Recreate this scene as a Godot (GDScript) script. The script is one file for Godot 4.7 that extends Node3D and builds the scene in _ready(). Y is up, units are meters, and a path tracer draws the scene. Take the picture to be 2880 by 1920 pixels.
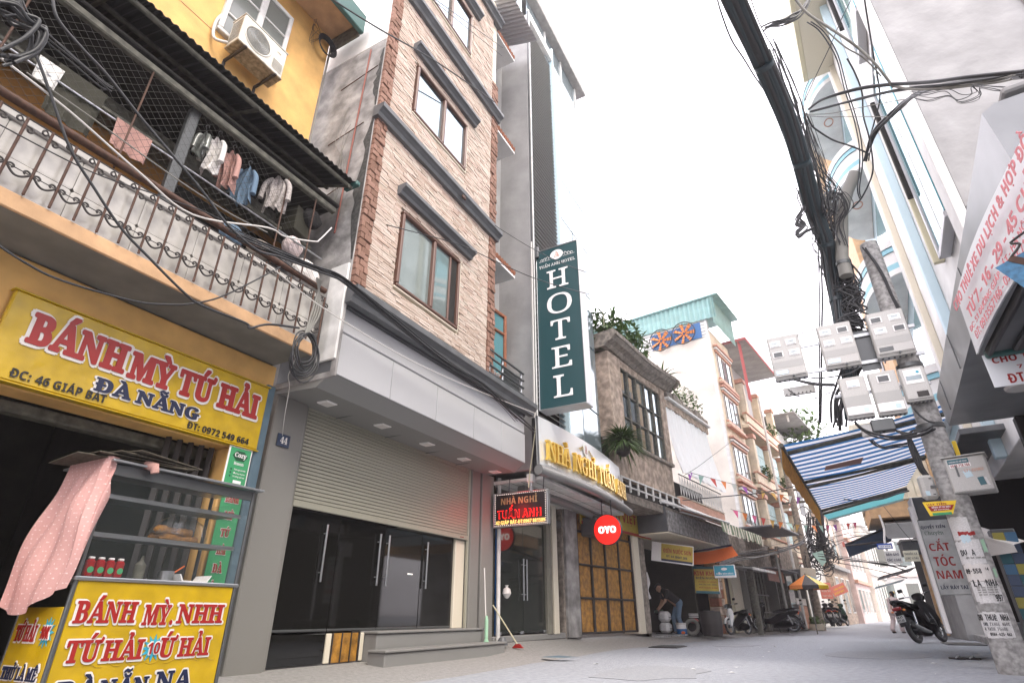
extends Node3D
# A narrow street of tube houses under a white overcast sky. Units are metres, y is up, the street runs along -z.

class MB:   # collects triangles; every face is given counter-clockwise as seen from outside
	var v := PackedVector3Array()
	var n := PackedVector3Array()
	var uv := PackedVector2Array()
	var c := PackedColorArray()
	var col := Color(1, 1, 1)
	var xf := Transform3D()
	func tn(a: Vector3, b: Vector3, d: Vector3, na: Vector3, nb: Vector3, nd: Vector3) -> void:
		v.append(xf * a); v.append(xf * d); v.append(xf * b)
		n.append((xf.basis * na).normalized()); n.append((xf.basis * nd).normalized()); n.append((xf.basis * nb).normalized())
		c.append(col); c.append(col); c.append(col)
		uv.append(Vector2(a.x, -a.y)); uv.append(Vector2(d.x, -d.y)); uv.append(Vector2(b.x, -b.y))
	func tri(a: Vector3, b: Vector3, d: Vector3) -> void:
		var k := (b - a).cross(d - a)
		if k.length_squared() < 1e-14:
			return
		k = k.normalized()
		tn(a, b, d, k, k, k)
	func quad(a: Vector3, b: Vector3, d: Vector3, e: Vector3) -> void:
		tri(a, b, d); tri(a, d, e)
	func box(lo: Vector3, hi: Vector3) -> void:
		var p := [Vector3(lo.x, lo.y, hi.z), Vector3(hi.x, lo.y, hi.z), Vector3(hi.x, hi.y, hi.z), Vector3(lo.x, hi.y, hi.z), Vector3(lo.x, lo.y, lo.z), Vector3(hi.x, lo.y, lo.z), Vector3(hi.x, hi.y, lo.z), Vector3(lo.x, hi.y, lo.z)]
		for f in [[0, 1, 2, 3], [5, 4, 7, 6], [1, 5, 6, 2], [4, 0, 3, 7], [3, 2, 6, 7], [4, 5, 1, 0]]:
			quad(p[f[0]], p[f[1]], p[f[2]], p[f[3]])
	func bev(size: Vector3, t: float) -> void:   # a box about the origin with chamfered edges
		var h := size / 2.0
		var k := Vector3(minf(t, h.x * 0.8), minf(t, h.y * 0.8), minf(t, h.z * 0.8))
		for ax in 3:
			var u := (ax + 1) % 3
			var w := (ax + 2) % 3
			for s in [-1.0, 1.0]:
				var q := []
				for e in [[-1, -1], [1, -1], [1, 1], [-1, 1]]:
					var p := Vector3()
					p[ax] = s * h[ax]; p[u] = e[0] * (h[u] - k[u]); p[w] = e[1] * (h[w] - k[w])
					q.append(p)
				if s > 0: quad(q[0], q[1], q[2], q[3])
				else: quad(q[3], q[2], q[1], q[0])
			for s1 in [-1.0, 1.0]:
				for s2 in [-1.0, 1.0]:
					var a := Vector3(); var b := Vector3(); var d := Vector3(); var e := Vector3()
					a[u] = s1 * h[u]; a[w] = s2 * (h[w] - k[w]); a[ax] = -(h[ax] - k[ax])
					b = a; b[ax] = h[ax] - k[ax]
					e[u] = s1 * (h[u] - k[u]); e[w] = s2 * h[w]; e[ax] = -(h[ax] - k[ax])
					d = e; d[ax] = h[ax] - k[ax]
					if s1 * s2 > 0: quad(b, a, e, d)
					else: quad(a, b, d, e)
		for sx in [-1.0, 1.0]:
			for sy in [-1.0, 1.0]:
				for sz in [-1.0, 1.0]:
					var a := Vector3(sx * h.x, sy * (h.y - k.y), sz * (h.z - k.z))
					var b := Vector3(sx * (h.x - k.x), sy * h.y, sz * (h.z - k.z))
					var d := Vector3(sx * (h.x - k.x), sy * (h.y - k.y), sz * h.z)
					if sx * sy * sz > 0: tri(a, b, d)
					else: tri(a, d, b)
	func tube(p: Array, r: Variant, sides := 8, caps := true) -> void:
		if p.size() < 2:
			return
		var up := Vector3(0.31, 0.87, 0.39)
		var prev := []
		var pn := []
		for i in p.size():
			var t: Vector3 = (p[mini(i + 1, p.size() - 1)] - p[maxi(i - 1, 0)]).normalized()
			var a := (up - t * up.dot(t))
			if a.length() < 0.05:
				a = Vector3(t.z, t.x, t.y) - t * Vector3(t.z, t.x, t.y).dot(t)
			a = a.normalized()
			up = a
			var b := t.cross(a)
			var rr: float = r[i] if r is Array else r
			var ring := []
			var rn := []
			for k in sides:
				var g := TAU * k / sides
				var d: Vector3 = a * cos(g) + b * sin(g)
				ring.append(p[i] + d * rr); rn.append(d)
			if i > 0:
				for k in sides:
					var q := (k + 1) % sides
					tn(prev[k], prev[q], ring[q], pn[k], pn[q], rn[q])
					tn(prev[k], ring[q], ring[k], pn[k], rn[q], rn[k])
			if caps and (i == 0 or i == p.size() - 1):
				for k in range(1, sides - 1):
					if i == 0: tn(ring[0], ring[k + 1], ring[k], -t, -t, -t)
					else: tn(ring[0], ring[k], ring[k + 1], t, t, t)
			prev = ring; pn = rn
	func lathe(prof: Array, seg := 20, axis := Vector3.UP, at := Vector3.ZERO) -> void:   # prof: Vector2(radius, height), rising
		var x := axis.cross(Vector3(0.3, 0.2, 0.93)).normalized()
		var y := axis.cross(x)
		for i in prof.size() - 1:
			var e: Vector2 = prof[i + 1] - prof[i]
			var m := Vector2(e.y, -e.x).normalized()
			for k in seg:
				var q := []
				var qn := []
				for o in [[i, k], [i, k + 1], [i + 1, k + 1], [i + 1, k]]:
					var g: float = TAU * o[1] / seg
					var d := x * cos(g) + y * sin(g)
					q.append(at + d * prof[o[0]].x + axis * prof[o[0]].y); qn.append(d * m.x + axis * m.y)
				tn(q[0], q[1], q[2], qn[0], qn[1], qn[2]); tn(q[0], q[2], q[3], qn[0], qn[2], qn[3])
	func prism(poly: PackedVector2Array, d0: float, d1: float) -> void:   # outline in x, y pushed from z = d0 to d1
		var p := poly
		if Geometry2D.is_polygon_clockwise(p):
			p = p.duplicate(); p.reverse()
		var ix := Geometry2D.triangulate_polygon(p)
		for i in range(0, ix.size(), 3):
			var a := p[ix[i]]; var b := p[ix[i + 1]]; var e := p[ix[i + 2]]
			if (b - a).cross(e - a) < 0:
				var t := b; b = e; e = t
			tri(Vector3(a.x, a.y, d1), Vector3(b.x, b.y, d1), Vector3(e.x, e.y, d1))
			tri(Vector3(a.x, a.y, d0), Vector3(e.x, e.y, d0), Vector3(b.x, b.y, d0))
		for i in p.size():
			var a := p[i]; var b := p[(i + 1) % p.size()]
			quad(Vector3(a.x, a.y, d0), Vector3(b.x, b.y, d0), Vector3(b.x, b.y, d1), Vector3(a.x, a.y, d1))
	func leaf(at: Vector3, dir: Vector3, len_: float, wid: float, droop := 0.3) -> void:
		var side := dir.cross(Vector3.UP)
		if side.length() < 0.05: side = Vector3.RIGHT
		side = side.normalized() * wid
		var a := at
		var m := at + dir * len_ * 0.55 - Vector3(0, len_ * droop * 0.25, 0)
		var e := at + dir * len_ - Vector3(0, len_ * droop, 0)
		tri(a - side * 0.3, a + side * 0.3, m + side); tri(a - side * 0.3, m + side, m - side)
		tri(m - side, m + side, e)
	func mesh() -> ArrayMesh:
		var arr := []
		arr.resize(Mesh.ARRAY_MAX)
		arr[Mesh.ARRAY_VERTEX] = v; arr[Mesh.ARRAY_NORMAL] = n; arr[Mesh.ARRAY_TEX_UV] = uv; arr[Mesh.ARRAY_COLOR] = c
		var ix := PackedInt32Array()
		ix.resize(v.size())
		for i in ix.size(): ix[i] = i
		arr[Mesh.ARRAY_INDEX] = ix
		var a := ArrayMesh.new()
		if v.size(): a.add_surface_from_arrays(Mesh.PRIMITIVE_TRIANGLES, arr)
		return a

const VIET := {"Ả": "A?", "Ạ": "A.", "Ấ": "Â'", "Ầ": "Â`", "Ẩ": "Â?", "Ẫ": "Â~", "Ậ": "Â.", "Ắ": "Ă'", "Ằ": "Ă`", "Ẵ": "Ă~", "Ặ": "Ă.", "Ế": "Ê'", "Ề": "Ê`", "Ệ": "Ê.", "Ễ": "Ê~", "Ỉ": "I?", "Ị": "I.", "Ọ": "O.", "Ỏ": "O?", "Ố": "Ô'", "Ồ": "Ô`", "Ộ": "Ô.", "Ơ": "O+", "Ớ": "O+'", "Ờ": "O+`", "Ợ": "O+.", "Ủ": "U?", "Ụ": "U.", "Ư": "U+", "Ứ": "U+'", "Ừ": "U+`", "Ử": "U+?", "Ữ": "U+~", "Ự": "U+.", "ả": "a?", "ạ": "a.", "ấ": "â'", "ầ": "â`", "ộ": "ô.", "ơ": "o+", "ư": "u+", "ứ": "u+'", "ừ": "u+`", "ữ": "u+~", "ự": "u+.", "ễ": "ê~", "ở": "o+?", "ợ": "o+.", "ử": "u+?", "ệ": "ê.", "ị": "i.", "ọ": "o.", "ế": "ê'", "ề": "ê`"}
var M := {}
var T := {}
var used := {}
var rng := RandomNumberGenerator.new()
var unit: ArrayMesh
var plain_unit: ArrayMesh
var fonts := {}
const L := PI / 2.0                      # facing of the left row (out = +x)
const A2 := 0.1431                       # the left row bends right here
const A3 := 0.0628                       # the right row
const O2 := Vector3(-5.1, 0, -11.6)
const O3 := Vector3(2.45, 0, -8.2)

func V(x: float, y: float, z: float) -> Vector3: return Vector3(x, y, z)
func numbered(s: String) -> String:
	used[s] = used.get(s, -1) + 1
	return s if used[s] == 0 else "%s_%03d" % [s, used[s]]
func tag(o: Node, label: String, category: String, group := "") -> Node:
	o.set_meta("label", label); o.set_meta("category", category)
	if group: o.set_meta("group", group)
	return o
func thing(called: String, label: String, category: String, at := Vector3.ZERO, turn := 0.0, group := "") -> Node3D:
	var o := Node3D.new()
	o.name = numbered(called)
	o.position = at; o.rotation.y = turn
	tag(o, label, category, group)
	add_child(o)
	return o
func part(p: Node, called: String, what: Variant, mat: Material, at := Vector3.ZERO, b := Basis()) -> MeshInstance3D:
	var o := MeshInstance3D.new()
	o.name = called
	o.mesh = what.mesh() if what is MB else what
	o.material_override = mat
	o.transform = Transform3D(b, at)
	p.add_child(o, true)
	return o
func slab(p: Node, called: String, mat: Material, lo: Vector3, hi: Vector3, b := Basis()) -> MeshInstance3D:   # a box between two corners with slightly broken edges
	var s := (hi - lo).abs()
	var t := minf(0.012, minf(s.x, minf(s.y, s.z)) * 0.25)
	var m := MB.new()
	m.bev(s, t)
	return part(p, called, m, mat, (lo + hi) / 2.0, b)
func piece(p: Node, called: String, mat: Material, at: Vector3, size: Vector3, b := Basis()) -> MeshInstance3D:   # shares one mesh between all pieces
	return part(p, called, unit, mat, at, b * Basis.from_scale(size))
func stuff(o: Node) -> Node:
	o.set_meta("kind", "stuff")
	return o
func single(called: String, label: String, category: String, what: Variant, mat: Material, at := Vector3.ZERO, turn := 0.0, group := "") -> MeshInstance3D:
	var o := part(self, numbered(called), what, mat, at, Basis(Vector3.UP, turn))
	tag(o, label, category, group)
	return o
func structure(called: String, what: Variant, mat: Material) -> MeshInstance3D:
	var o := part(self, called, what, mat)
	o.set_meta("kind", "structure")
	return o
func lin(r: float, g: float, b: float) -> Color: return Color(r, g, b).linear_to_srgb()
func mat(key: String, r: float, g: float, b: float, rough := 0.7, tex := "", scale := 1.0, metal := 0.0, bump := "", bs := 0.5) -> StandardMaterial3D:
	var m := StandardMaterial3D.new()
	m.resource_name = key
	m.albedo_color = lin(r, g, b); m.roughness = rough; m.metallic = metal
	if tex or bump:
		m.uv1_triplanar = true; m.uv1_world_triplanar = true
		m.uv1_scale = V(scale, scale, scale)
	if tex: m.albedo_texture = T[tex]
	if bump:
		m.normal_enabled = true; m.normal_texture = T[bump]; m.normal_scale = bs
	M[key] = m
	return m
func noise(key: String, type: int, freq: float, octaves: int, lo: float, hi: float, normal := false, lo2 := 0.0, hi2 := 1.0, seed_ := 1) -> void:
	var f := FastNoiseLite.new()
	f.noise_type = type; f.frequency = freq; f.fractal_octaves = octaves; f.seed = seed_
	var t := NoiseTexture2D.new()
	t.width = 512; t.height = 512; t.seamless = true; t.noise = f
	if normal:
		t.as_normal_map = true; t.bump_strength = 4.0
	else:
		var g := Gradient.new()
		g.set_color(0, Color(lo, lo, lo)); g.set_color(1, Color(hi, hi, hi)); g.set_offset(0, lo2); g.set_offset(1, hi2)
		t.color_ramp = g
	T[key] = t
func text(p: Node, called: String, s: String, m: Material, c: Vector3, w: float, h: float, depth := 0.006, font := "serif", b := Basis(), bold := 0.0) -> MeshInstance3D:
	var tm := TextMesh.new()
	var key := font
	if not fonts.has(key):
		var sf := SystemFont.new()
		sf.font_names = PackedStringArray([{"serif": "Droid Serif", "sans": "Droid Sans", "mono": "Droid Sans Mono", "thin": "Droid Sans", "serif_thin": "Droid Serif"}[font]])
		sf.font_weight = 700 if font == "serif" or font == "sans" else 400
		fonts[key] = sf
	tm.font = fonts[key]
	var base := ""
	var marks := []                      # the fonts lack stacked accents: the word is set plain and its accents are laid on
	for ch in s:
		if VIET.has(ch):
			for mk in VIET[ch].substr(1): marks.append([base.length(), mk])
			base += VIET[ch][0]
		else:
			base += ch
	tm.text = base; tm.font_size = 40; tm.pixel_size = 0.01; tm.depth = 0.1; tm.curve_step = 3.0
	var bb := tm.get_aabb()
	var acc := MB.new()
	for mk in marks:
		var x0: float = tm.font.get_string_size(base.substr(0, mk[0]), 0, -1, 40).x
		var x1: float = tm.font.get_string_size(base.substr(0, mk[0] + 1), 0, -1, 40).x
		var all: float = tm.font.get_string_size(base, 0, -1, 40).x
		var ch: String = base[mk[0]]
		var cx := ((x0 + x1) / 2.0 - all / 2.0) * 0.01
		var top := -0.14 + (0.29 if ch == ch.to_upper() else 0.22)
		if ch in "ÂÊÔĂâêôă": top += 0.075; cx += 0.05 if mk[1] in "'?" else -0.05 if mk[1] == "`" else 0.0
		var q := PackedVector2Array()
		match mk[1]:
			"'": q = [Vector2(-0.035, 0.03), Vector2(0.0, 0.03), Vector2(0.055, 0.10), Vector2(0.0, 0.10)]
			"`": q = [Vector2(0.035, 0.03), Vector2(0.0, 0.03), Vector2(-0.055, 0.10), Vector2(0.0, 0.10)]
			"?": q = [Vector2(-0.02, 0.025), Vector2(0.02, 0.025), Vector2(0.02, 0.05), Vector2(0.045, 0.075), Vector2(0.03, 0.11), Vector2(-0.03, 0.115), Vector2(-0.045, 0.09), Vector2(0.0, 0.085), Vector2(-0.02, 0.055)]
			"~": q = [Vector2(-0.07, 0.03), Vector2(-0.04, 0.06), Vector2(0.03, 0.035), Vector2(0.07, 0.075), Vector2(0.07, 0.10), Vector2(0.035, 0.07), Vector2(-0.03, 0.095), Vector2(-0.07, 0.06)]
			".": q = [Vector2(-0.025, 0), Vector2(0, -0.025), Vector2(0.025, 0), Vector2(0, 0.025)]
			"+": q = [Vector2(-0.02, -0.045), Vector2(0.03, -0.03), Vector2(0.05, 0.03), Vector2(0.02, 0.045), Vector2(0.01, -0.01), Vector2(-0.025, -0.015)]
		if mk[1] == ".": top = -0.14 - 0.055
		if mk[1] == "+": cx = (x1 - all / 2.0) * 0.01 - 0.015
		for i in q.size(): q[i] += Vector2(cx, top)
		acc.prism(q, -0.05, 0.05)
	var am: ArrayMesh
	if marks:
		am = acc.mesh()
		bb = bb.merge(am.get_aabb())
	var sc := V(w / maxf(bb.size.x, 0.01), h / maxf(bb.size.y, 0.01), depth / 0.1)
	var mid := bb.get_center() * sc
	var what: Mesh = tm
	if marks and bold <= 0.0:
		var st := SurfaceTool.new()
		st.append_from(tm, 0, Transform3D()); st.append_from(am, 0, Transform3D())
		what = st.commit()
	if bold > 0.0:   # thicker strokes: the word laid down eight times round its place
		var st := SurfaceTool.new()
		for k in 9:
			var o := V(cos(TAU * k / 8), sin(TAU * k / 8), 0) * bold * bold * 0.0085 if k < 8 else Vector3.ZERO
			o.z = k * 0.0002 / sc.z
			st.append_from(tm, 0, Transform3D(Basis(), o))
			if marks: st.append_from(am, 0, Transform3D(Basis(), o))
		what = st.commit()
	return part(p, called, what, m, c - b * V(mid.x, mid.y, 0.0), b * Basis.from_scale(sc))
func curve(p: Array, sub := 6) -> Array:   # Catmull-Rom through the points
	var out := []
	for i in p.size() - 1:
		var a: Vector3 = p[maxi(i - 1, 0)]; var b: Vector3 = p[i]; var d: Vector3 = p[i + 1]; var e: Vector3 = p[mini(i + 2, p.size() - 1)]
		for k in sub:
			out.append(b.cubic_interpolate(d, a, e, float(k) / sub))
	out.append(p[-1])
	return out
func cable(label: String, p: Array, r: float, m: Material, group := "") -> MeshInstance3D:
	var b := MB.new()
	b.tube(curve(p, 6), r, 6)
	return single("overhead_cable", label, "cable", b, m, Vector3.ZERO, 0.0, group)
func bundle(label: String, p: Array, r: float, count: int, spread: float, m: Material) -> Node3D:
	var t := thing("cable_bundle", label, "cables")
	for k in count:
		var q := []
		var o := V(rng.randf_range(-1, 1), rng.randf_range(-1, 1), rng.randf_range(-1, 1)) * spread
		for i in p.size():
			o = (o + V(rng.randf_range(-1, 1), rng.randf_range(-1, 1), rng.randf_range(-1, 1)) * spread * 0.7).limit_length(spread * 1.3)
			q.append(p[i] + o)
		var b := MB.new()
		b.tube(curve(q, 6), r * rng.randf_range(0.7, 1.15), 6)
		part(t, "strand", b, m)
	return t
func row2(s: float, y: float, n: float) -> Vector3:
	return O2 + V(sin(A2), 0, -cos(A2)) * s + V(0, y, 0) + V(cos(A2), 0, sin(A2)) * n
func row3(s: float, y: float, n: float) -> Vector3:
	return O3 + V(sin(A3), 0, -cos(A3)) * s + V(0, y, 0) + V(-cos(A3), 0, -sin(A3)) * n
func road_y(z: float) -> float: return clampf((-z - 32.0) * 0.011, 0.0, 0.35)

func _ready() -> void:
	rng.seed = 7
	var cam := Camera3D.new()
	cam.name = "camera"; cam.position = V(0, 0.6, 0); cam.rotation = V(0.45955, 0.49949, 0); cam.fov = 63.24; cam.near = 0.05; cam.far = 600.0
	add_child(cam); cam.current = true
	var we := WorldEnvironment.new(); we.name = "environment"
	var env := Environment.new()
	var ps := ProceduralSkyMaterial.new()
	ps.sky_top_color = Color(0.985, 0.965, 1.0); ps.sky_horizon_color = Color(1.0, 0.985, 1.0); ps.sky_curve = 0.2
	ps.ground_bottom_color = Color(0.55, 0.55, 0.56); ps.ground_horizon_color = Color(0.9, 0.9, 0.9); ps.sun_angle_max = 1.0
	ps.sky_energy_multiplier = 1.25; ps.ground_energy_multiplier = 0.5
	var sky := Sky.new(); sky.sky_material = ps
	env.background_mode = Environment.BG_SKY; env.sky = sky
	env.tonemap_mode = Environment.TONE_MAPPER_LINEAR; env.tonemap_exposure = 2.75
	env.fog_enabled = true; env.fog_density = 0.002; env.fog_light_color = Color(1.0, 0.97, 0.99)
	env.sdfgi_enabled = true; env.ssao_enabled = true; env.ssil_enabled = true
	we.environment = env; add_child(we)
	var sun := DirectionalLight3D.new(); sun.name = "sun"
	sun.light_energy = 0.5; sun.light_angular_distance = 25.0; sun.light_color = Color(1.0, 0.97, 0.93); sun.shadow_enabled = true
	sun.basis = Basis.looking_at(V(-0.55, -0.75, -0.25).normalized()); add_child(sun)

	materials()
	unit = piece_mesh()
	ground()
	house_46()
	food_cart()
	house_44()
	hotel_tower()
	old_house()
	hardware_shop()
	cream_houses()
	far_street()
	pole_and_meters()
	right_row()
	awning_and_salon()
	cables_left()
	cables_right()
	street_things()

func piece_mesh() -> ArrayMesh:
	var b := MB.new()
	b.bev(V(1, 1, 1), 0.06)
	return b.mesh()

func materials() -> void:
	noise("grime", FastNoiseLite.TYPE_SIMPLEX_SMOOTH, 0.008, 6, 0.86, 1.0, false, 0.1, 0.9)
	noise("stain", FastNoiseLite.TYPE_SIMPLEX_SMOOTH, 0.014, 6, 0.66, 1.0, false, 0.12, 0.85, 5)
	noise("fine", FastNoiseLite.TYPE_SIMPLEX, 0.06, 5, 0.88, 1.0, false, 0.1, 0.9, 2)
	noise("speck", FastNoiseLite.TYPE_SIMPLEX, 0.30, 3, 0.62, 1.0, false, 0.15, 0.85, 3)
	noise("road", FastNoiseLite.TYPE_SIMPLEX_SMOOTH, 0.05, 6, 0.88, 1.0, false, 0.1, 0.9, 8)
	noise("bump", FastNoiseLite.TYPE_SIMPLEX_SMOOTH, 0.03, 4, 0, 1, true, 0, 1, 4)
	noise("rough", FastNoiseLite.TYPE_SIMPLEX, 0.12, 3, 0, 1, true, 0, 1, 6)
	mat("asphalt", 0.33, 0.345, 0.37, 0.85, "road", 0.35, 0, "rough", 0.35)
	mat("pave", 0.31, 0.3, 0.285, 0.85, "road", 0.5, 0, "rough", 0.4)
	mat("granite", 0.31, 0.30, 0.275, 0.55, "speck", 2.2, 0, "", 0)
	mat("granite_step", 0.34, 0.335, 0.32, 0.5, "speck", 1.8)
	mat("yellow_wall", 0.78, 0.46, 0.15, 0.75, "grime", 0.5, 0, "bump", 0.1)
	mat("peach", 0.62, 0.38, 0.2, 0.7, "grime", 0.8, 0, "bump", 0.15)
	mat("soffit", 0.19, 0.185, 0.16, 0.85, "grime", 0.6)
	mat("tile_white", 0.55, 0.525, 0.485, 0.25, "grime", 0.8)
	mat("rust", 0.10, 0.045, 0.026, 0.75, "stain", 2.0)
	mat("iron", 0.025, 0.02, 0.018, 0.6)
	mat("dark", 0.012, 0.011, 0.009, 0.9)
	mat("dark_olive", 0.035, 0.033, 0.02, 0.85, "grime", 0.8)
	mat("roof_sheet", 0.035, 0.036, 0.033, 0.8, "grime", 1.0)
	mat("olive_steel", 0.14, 0.135, 0.105, 0.7, "stain", 1.2)
	mat("green_gutter", 0.035, 0.10, 0.09, 0.5)
	mat("ac_white", 0.66, 0.63, 0.55, 0.45, "grime", 1.5)
	mat("ac_dirty", 0.40, 0.34, 0.25, 0.6, "stain", 2.0)
	mat("black", 0.008, 0.008, 0.009, 0.5)
	mat("cable_black", 0.018, 0.019, 0.021, 0.45)
	mat("cable_teal", 0.02, 0.035, 0.042, 0.4)
	mat("cable_grey", 0.19, 0.185, 0.165, 0.6)
	mat("cable_white", 0.55, 0.53, 0.5, 0.5)
	mat("window_grey", 0.16, 0.17, 0.155, 0.15)
	mat("white_paint", 0.78, 0.77, 0.74, 0.5, "grime", 0.8)
	mat("sign_yellow", 0.54, 0.35, 0.003, 0.4, "fine", 0.12, 0, "bump", 0.25)
	mat("red", 0.3, 0.01, 0.007, 0.45)
	mat("navy", 0.005, 0.01, 0.045, 0.45)
	mat("white", 0.82, 0.80, 0.78, 0.5)
	mat("off_white", 0.66, 0.63, 0.6, 0.5)
	mat("cyan", 0.03, 0.33, 0.45, 0.45)
	mat("green_sign", 0.045, 0.30, 0.12, 0.4)
	mat("green_dark", 0.01, 0.07, 0.03, 0.4)
	mat("blue_post", 0.09, 0.15, 0.19, 0.6, "grime", 1.0)
	mat("steel", 0.42, 0.43, 0.44, 0.3, "", 1, 0.85)
	mat("steel_dark", 0.10, 0.105, 0.105, 0.4, "", 1, 0.5)
	mat("pink_cloth", 0.44, 0.25, 0.215, 0.9, "fine", 1.5)
	mat("orange_cloth", 0.72, 0.25, 0.12, 0.9)
	mat("cardboard", 0.10, 0.085, 0.06, 0.9, "stain", 3)
	mat("grey_paint", 0.36, 0.36, 0.365, 0.55, "grime", 0.35)
	mat("grey_panel", 0.42, 0.42, 0.43, 0.4)
	mat("grey_dark", 0.105, 0.11, 0.115, 0.45, "grime", 0.7)
	mat("grey_soffit", 0.22, 0.22, 0.21, 0.6)
	mat("side_concrete", 0.42, 0.405, 0.39, 0.9, "stain", 0.35, 0, "bump", 0.3)
	mat("shutter", 0.34, 0.33, 0.265, 0.45, "", 1, 0.2)
	mat("tinted", 0.008, 0.008, 0.007, 0.04)
	M.tinted.metallic_specular = 0.45
	mat("mirror_glass", 0.26, 0.32, 0.35, 0.05, "", 1, 0.9)
	mat("brown_frame", 0.115, 0.055, 0.038, 0.4)
	mat("cream", 0.66, 0.60, 0.48, 0.6)
	mat("tower_grey", 0.335, 0.33, 0.325, 0.7, "grime", 0.25, 0, "bump", 0.1)
	mat("louvre", 0.36, 0.355, 0.34, 0.5, "", 1, 0.3)
	mat("curtain_glass", 0.32, 0.385, 0.41, 0.08, "", 1, 0.55)
	mat("hotel_green", 0.012, 0.055, 0.062, 0.35)
	mat("gold", 0.78, 0.52, 0.10, 0.25, "", 1, 0.75)
	mat("terracotta", 0.33, 0.12, 0.06, 0.8, "grime", 2)
	mat("tan_sheet", 0.46, 0.22, 0.03, 0.55, "stain", 0.9, 0, "bump", 0.6)
	mat("old_wall", 0.6, 0.47, 0.37, 0.9, "stain", 0.55, 0, "bump", 0.4)
	mat("old_grey", 0.36, 0.31, 0.26, 0.95, "stain", 0.8, 0, "bump", 0.8)
	mat("cream_wall", 0.82, 0.75, 0.66, 0.8, "grime", 0.2)
	mat("salmon", 0.66, 0.36, 0.26, 0.7, "grime", 1)
	mat("pale_yellow", 0.8, 0.7, 0.54, 0.75, "grime", 0.5)
	mat("blue_panel", 0.34, 0.52, 0.54, 0.4, "grime", 0.8)
	mat("corr_green", 0.30, 0.50, 0.48, 0.5, "grime", 0.4)
	mat("corr_red", 0.55, 0.16, 0.16, 0.6)
	mat("corr_grey", 0.45, 0.45, 0.46, 0.5)
	mat("orange_blade", 0.85, 0.28, 0.06, 0.5)
	mat("blue", 0.02, 0.12, 0.32, 0.5)
	mat("leaf", 0.07, 0.13, 0.025, 0.6); M.leaf.backlight_enabled = true; M.leaf.backlight = lin(0.06, 0.10, 0.02); M.leaf.vertex_color_use_as_albedo = true
	mat("white_wall", 0.80, 0.785, 0.76, 0.6, "grime", 0.25)
	mat("teal_wall", 0.24, 0.47, 0.54, 0.5)
	mat("pale_blue", 0.52, 0.66, 0.72, 0.6)
	mat("beige", 0.58, 0.54, 0.42, 0.7)
	mat("olive_edge", 0.56, 0.52, 0.36, 0.7)
	mat("teal_glass", 0.13, 0.33, 0.37, 0.06, "", 1, 0.35)
	mat("concrete", 0.37, 0.36, 0.35, 0.95, "stain", 0.9, 0, "rough", 0.5)
	mat("plain_grey", 0.345, 0.34, 0.335, 0.85, "grime", 0.3, 0, "bump", 0.2)
	mat("meter_grey", 0.52, 0.51, 0.485, 0.4, "fine", 2)
	mat("meter_band", 0.36, 0.355, 0.34, 0.4)
	mat("stripe_blue", 0.02, 0.12, 0.3, 0.7); mat("stripe_white", 0.8, 0.78, 0.8, 0.7)
	for k in ["stripe_blue", "stripe_white"]:
		M[k].backlight_enabled = true
	M.stripe_blue.backlight = lin(0.02, 0.13, 0.33); M.stripe_white.backlight = lin(0.85, 0.83, 0.85)
	mat("valance", 0.62, 0.31, 0.01, 0.8, "stain", 1.0); M.valance.backlight_enabled = true; M.valance.backlight = lin(0.35, 0.17, 0.0)
	mat("teal_canvas", 0.3, 0.55, 0.55, 0.7); M.teal_canvas.backlight_enabled = true; M.teal_canvas.backlight = lin(0.1, 0.4, 0.42)
	mat("orange_canvas", 0.72, 0.16, 0.04, 0.8); M.orange_canvas.backlight_enabled = true; M.orange_canvas.backlight = lin(0.3, 0.06, 0.01)
	mat("tyre", 0.02, 0.02, 0.021, 0.85)
	mat("bike_black", 0.016, 0.014, 0.014, 0.3)
	mat("bike_white", 0.66, 0.65, 0.64, 0.3)
	mat("tail_red", 0.30, 0.01, 0.012, 0.2)
	mat("skin", 0.42, 0.25, 0.17, 0.6)
	mat("jeans", 0.12, 0.19, 0.27, 0.9, "fine", 3)
	mat("tee_black", 0.015, 0.014, 0.014, 0.9)
	mat("floral", 0.72, 0.6, 0.585, 0.9, "fine", 2.0)
	mat("hair", 0.012, 0.010, 0.009, 0.6)
	mat("yellow", 0.80, 0.55, 0.02, 0.5)
	mat("screen_red", 0.4, 0.0, 0.0, 0.4); M.screen_red.emission_enabled = true; M.screen_red.emission = Color(1.0, 0.10, 0.08); M.screen_red.emission_energy_multiplier = 1.1
	mat("led_white", 0.8, 0.8, 0.8, 0.4); M.led_white.emission_enabled = true; M.led_white.emission = Color(1, 0.95, 0.9); M.led_white.emission_energy_multiplier = 0.7
	mat("led_amber", 0.5, 0.4, 0.2, 0.4); M.led_amber.emission_enabled = true; M.led_amber.emission = Color(1, 0.75, 0.35); M.led_amber.emission_energy_multiplier = 0.7
	mat("led_off", 0.33, 0.26, 0.12, 0.5)
	mat("oyo_red", 0.75, 0.02, 0.01, 0.4); M.oyo_red.emission_enabled = true; M.oyo_red.emission = Color(0.95, 0.07, 0.03); M.oyo_red.emission_energy_multiplier = 0.35
	mat("stone", 1, 1, 1, 0.85, "fine", 2.0, 0, "rough", 0.7); M.stone.vertex_color_use_as_albedo = true
	mat("brick", 1, 1, 1, 0.9, "fine", 2.5, 0, "rough", 0.9)
	for k in 4:
		mat("brick%d" % k, 0.235 + 0.035 * k, 0.125 + 0.022 * k, 0.085 + 0.018 * k, 0.9, "fine", 2.5, 0, "rough", 0.9)
	for k in 4:
		mat("strip%d" % k, 0.50 + 0.045 * k, 0.385 + 0.05 * k, 0.31 + 0.05 * k, 0.85, "fine", 2.0, 0, "rough", 0.7)
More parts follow.
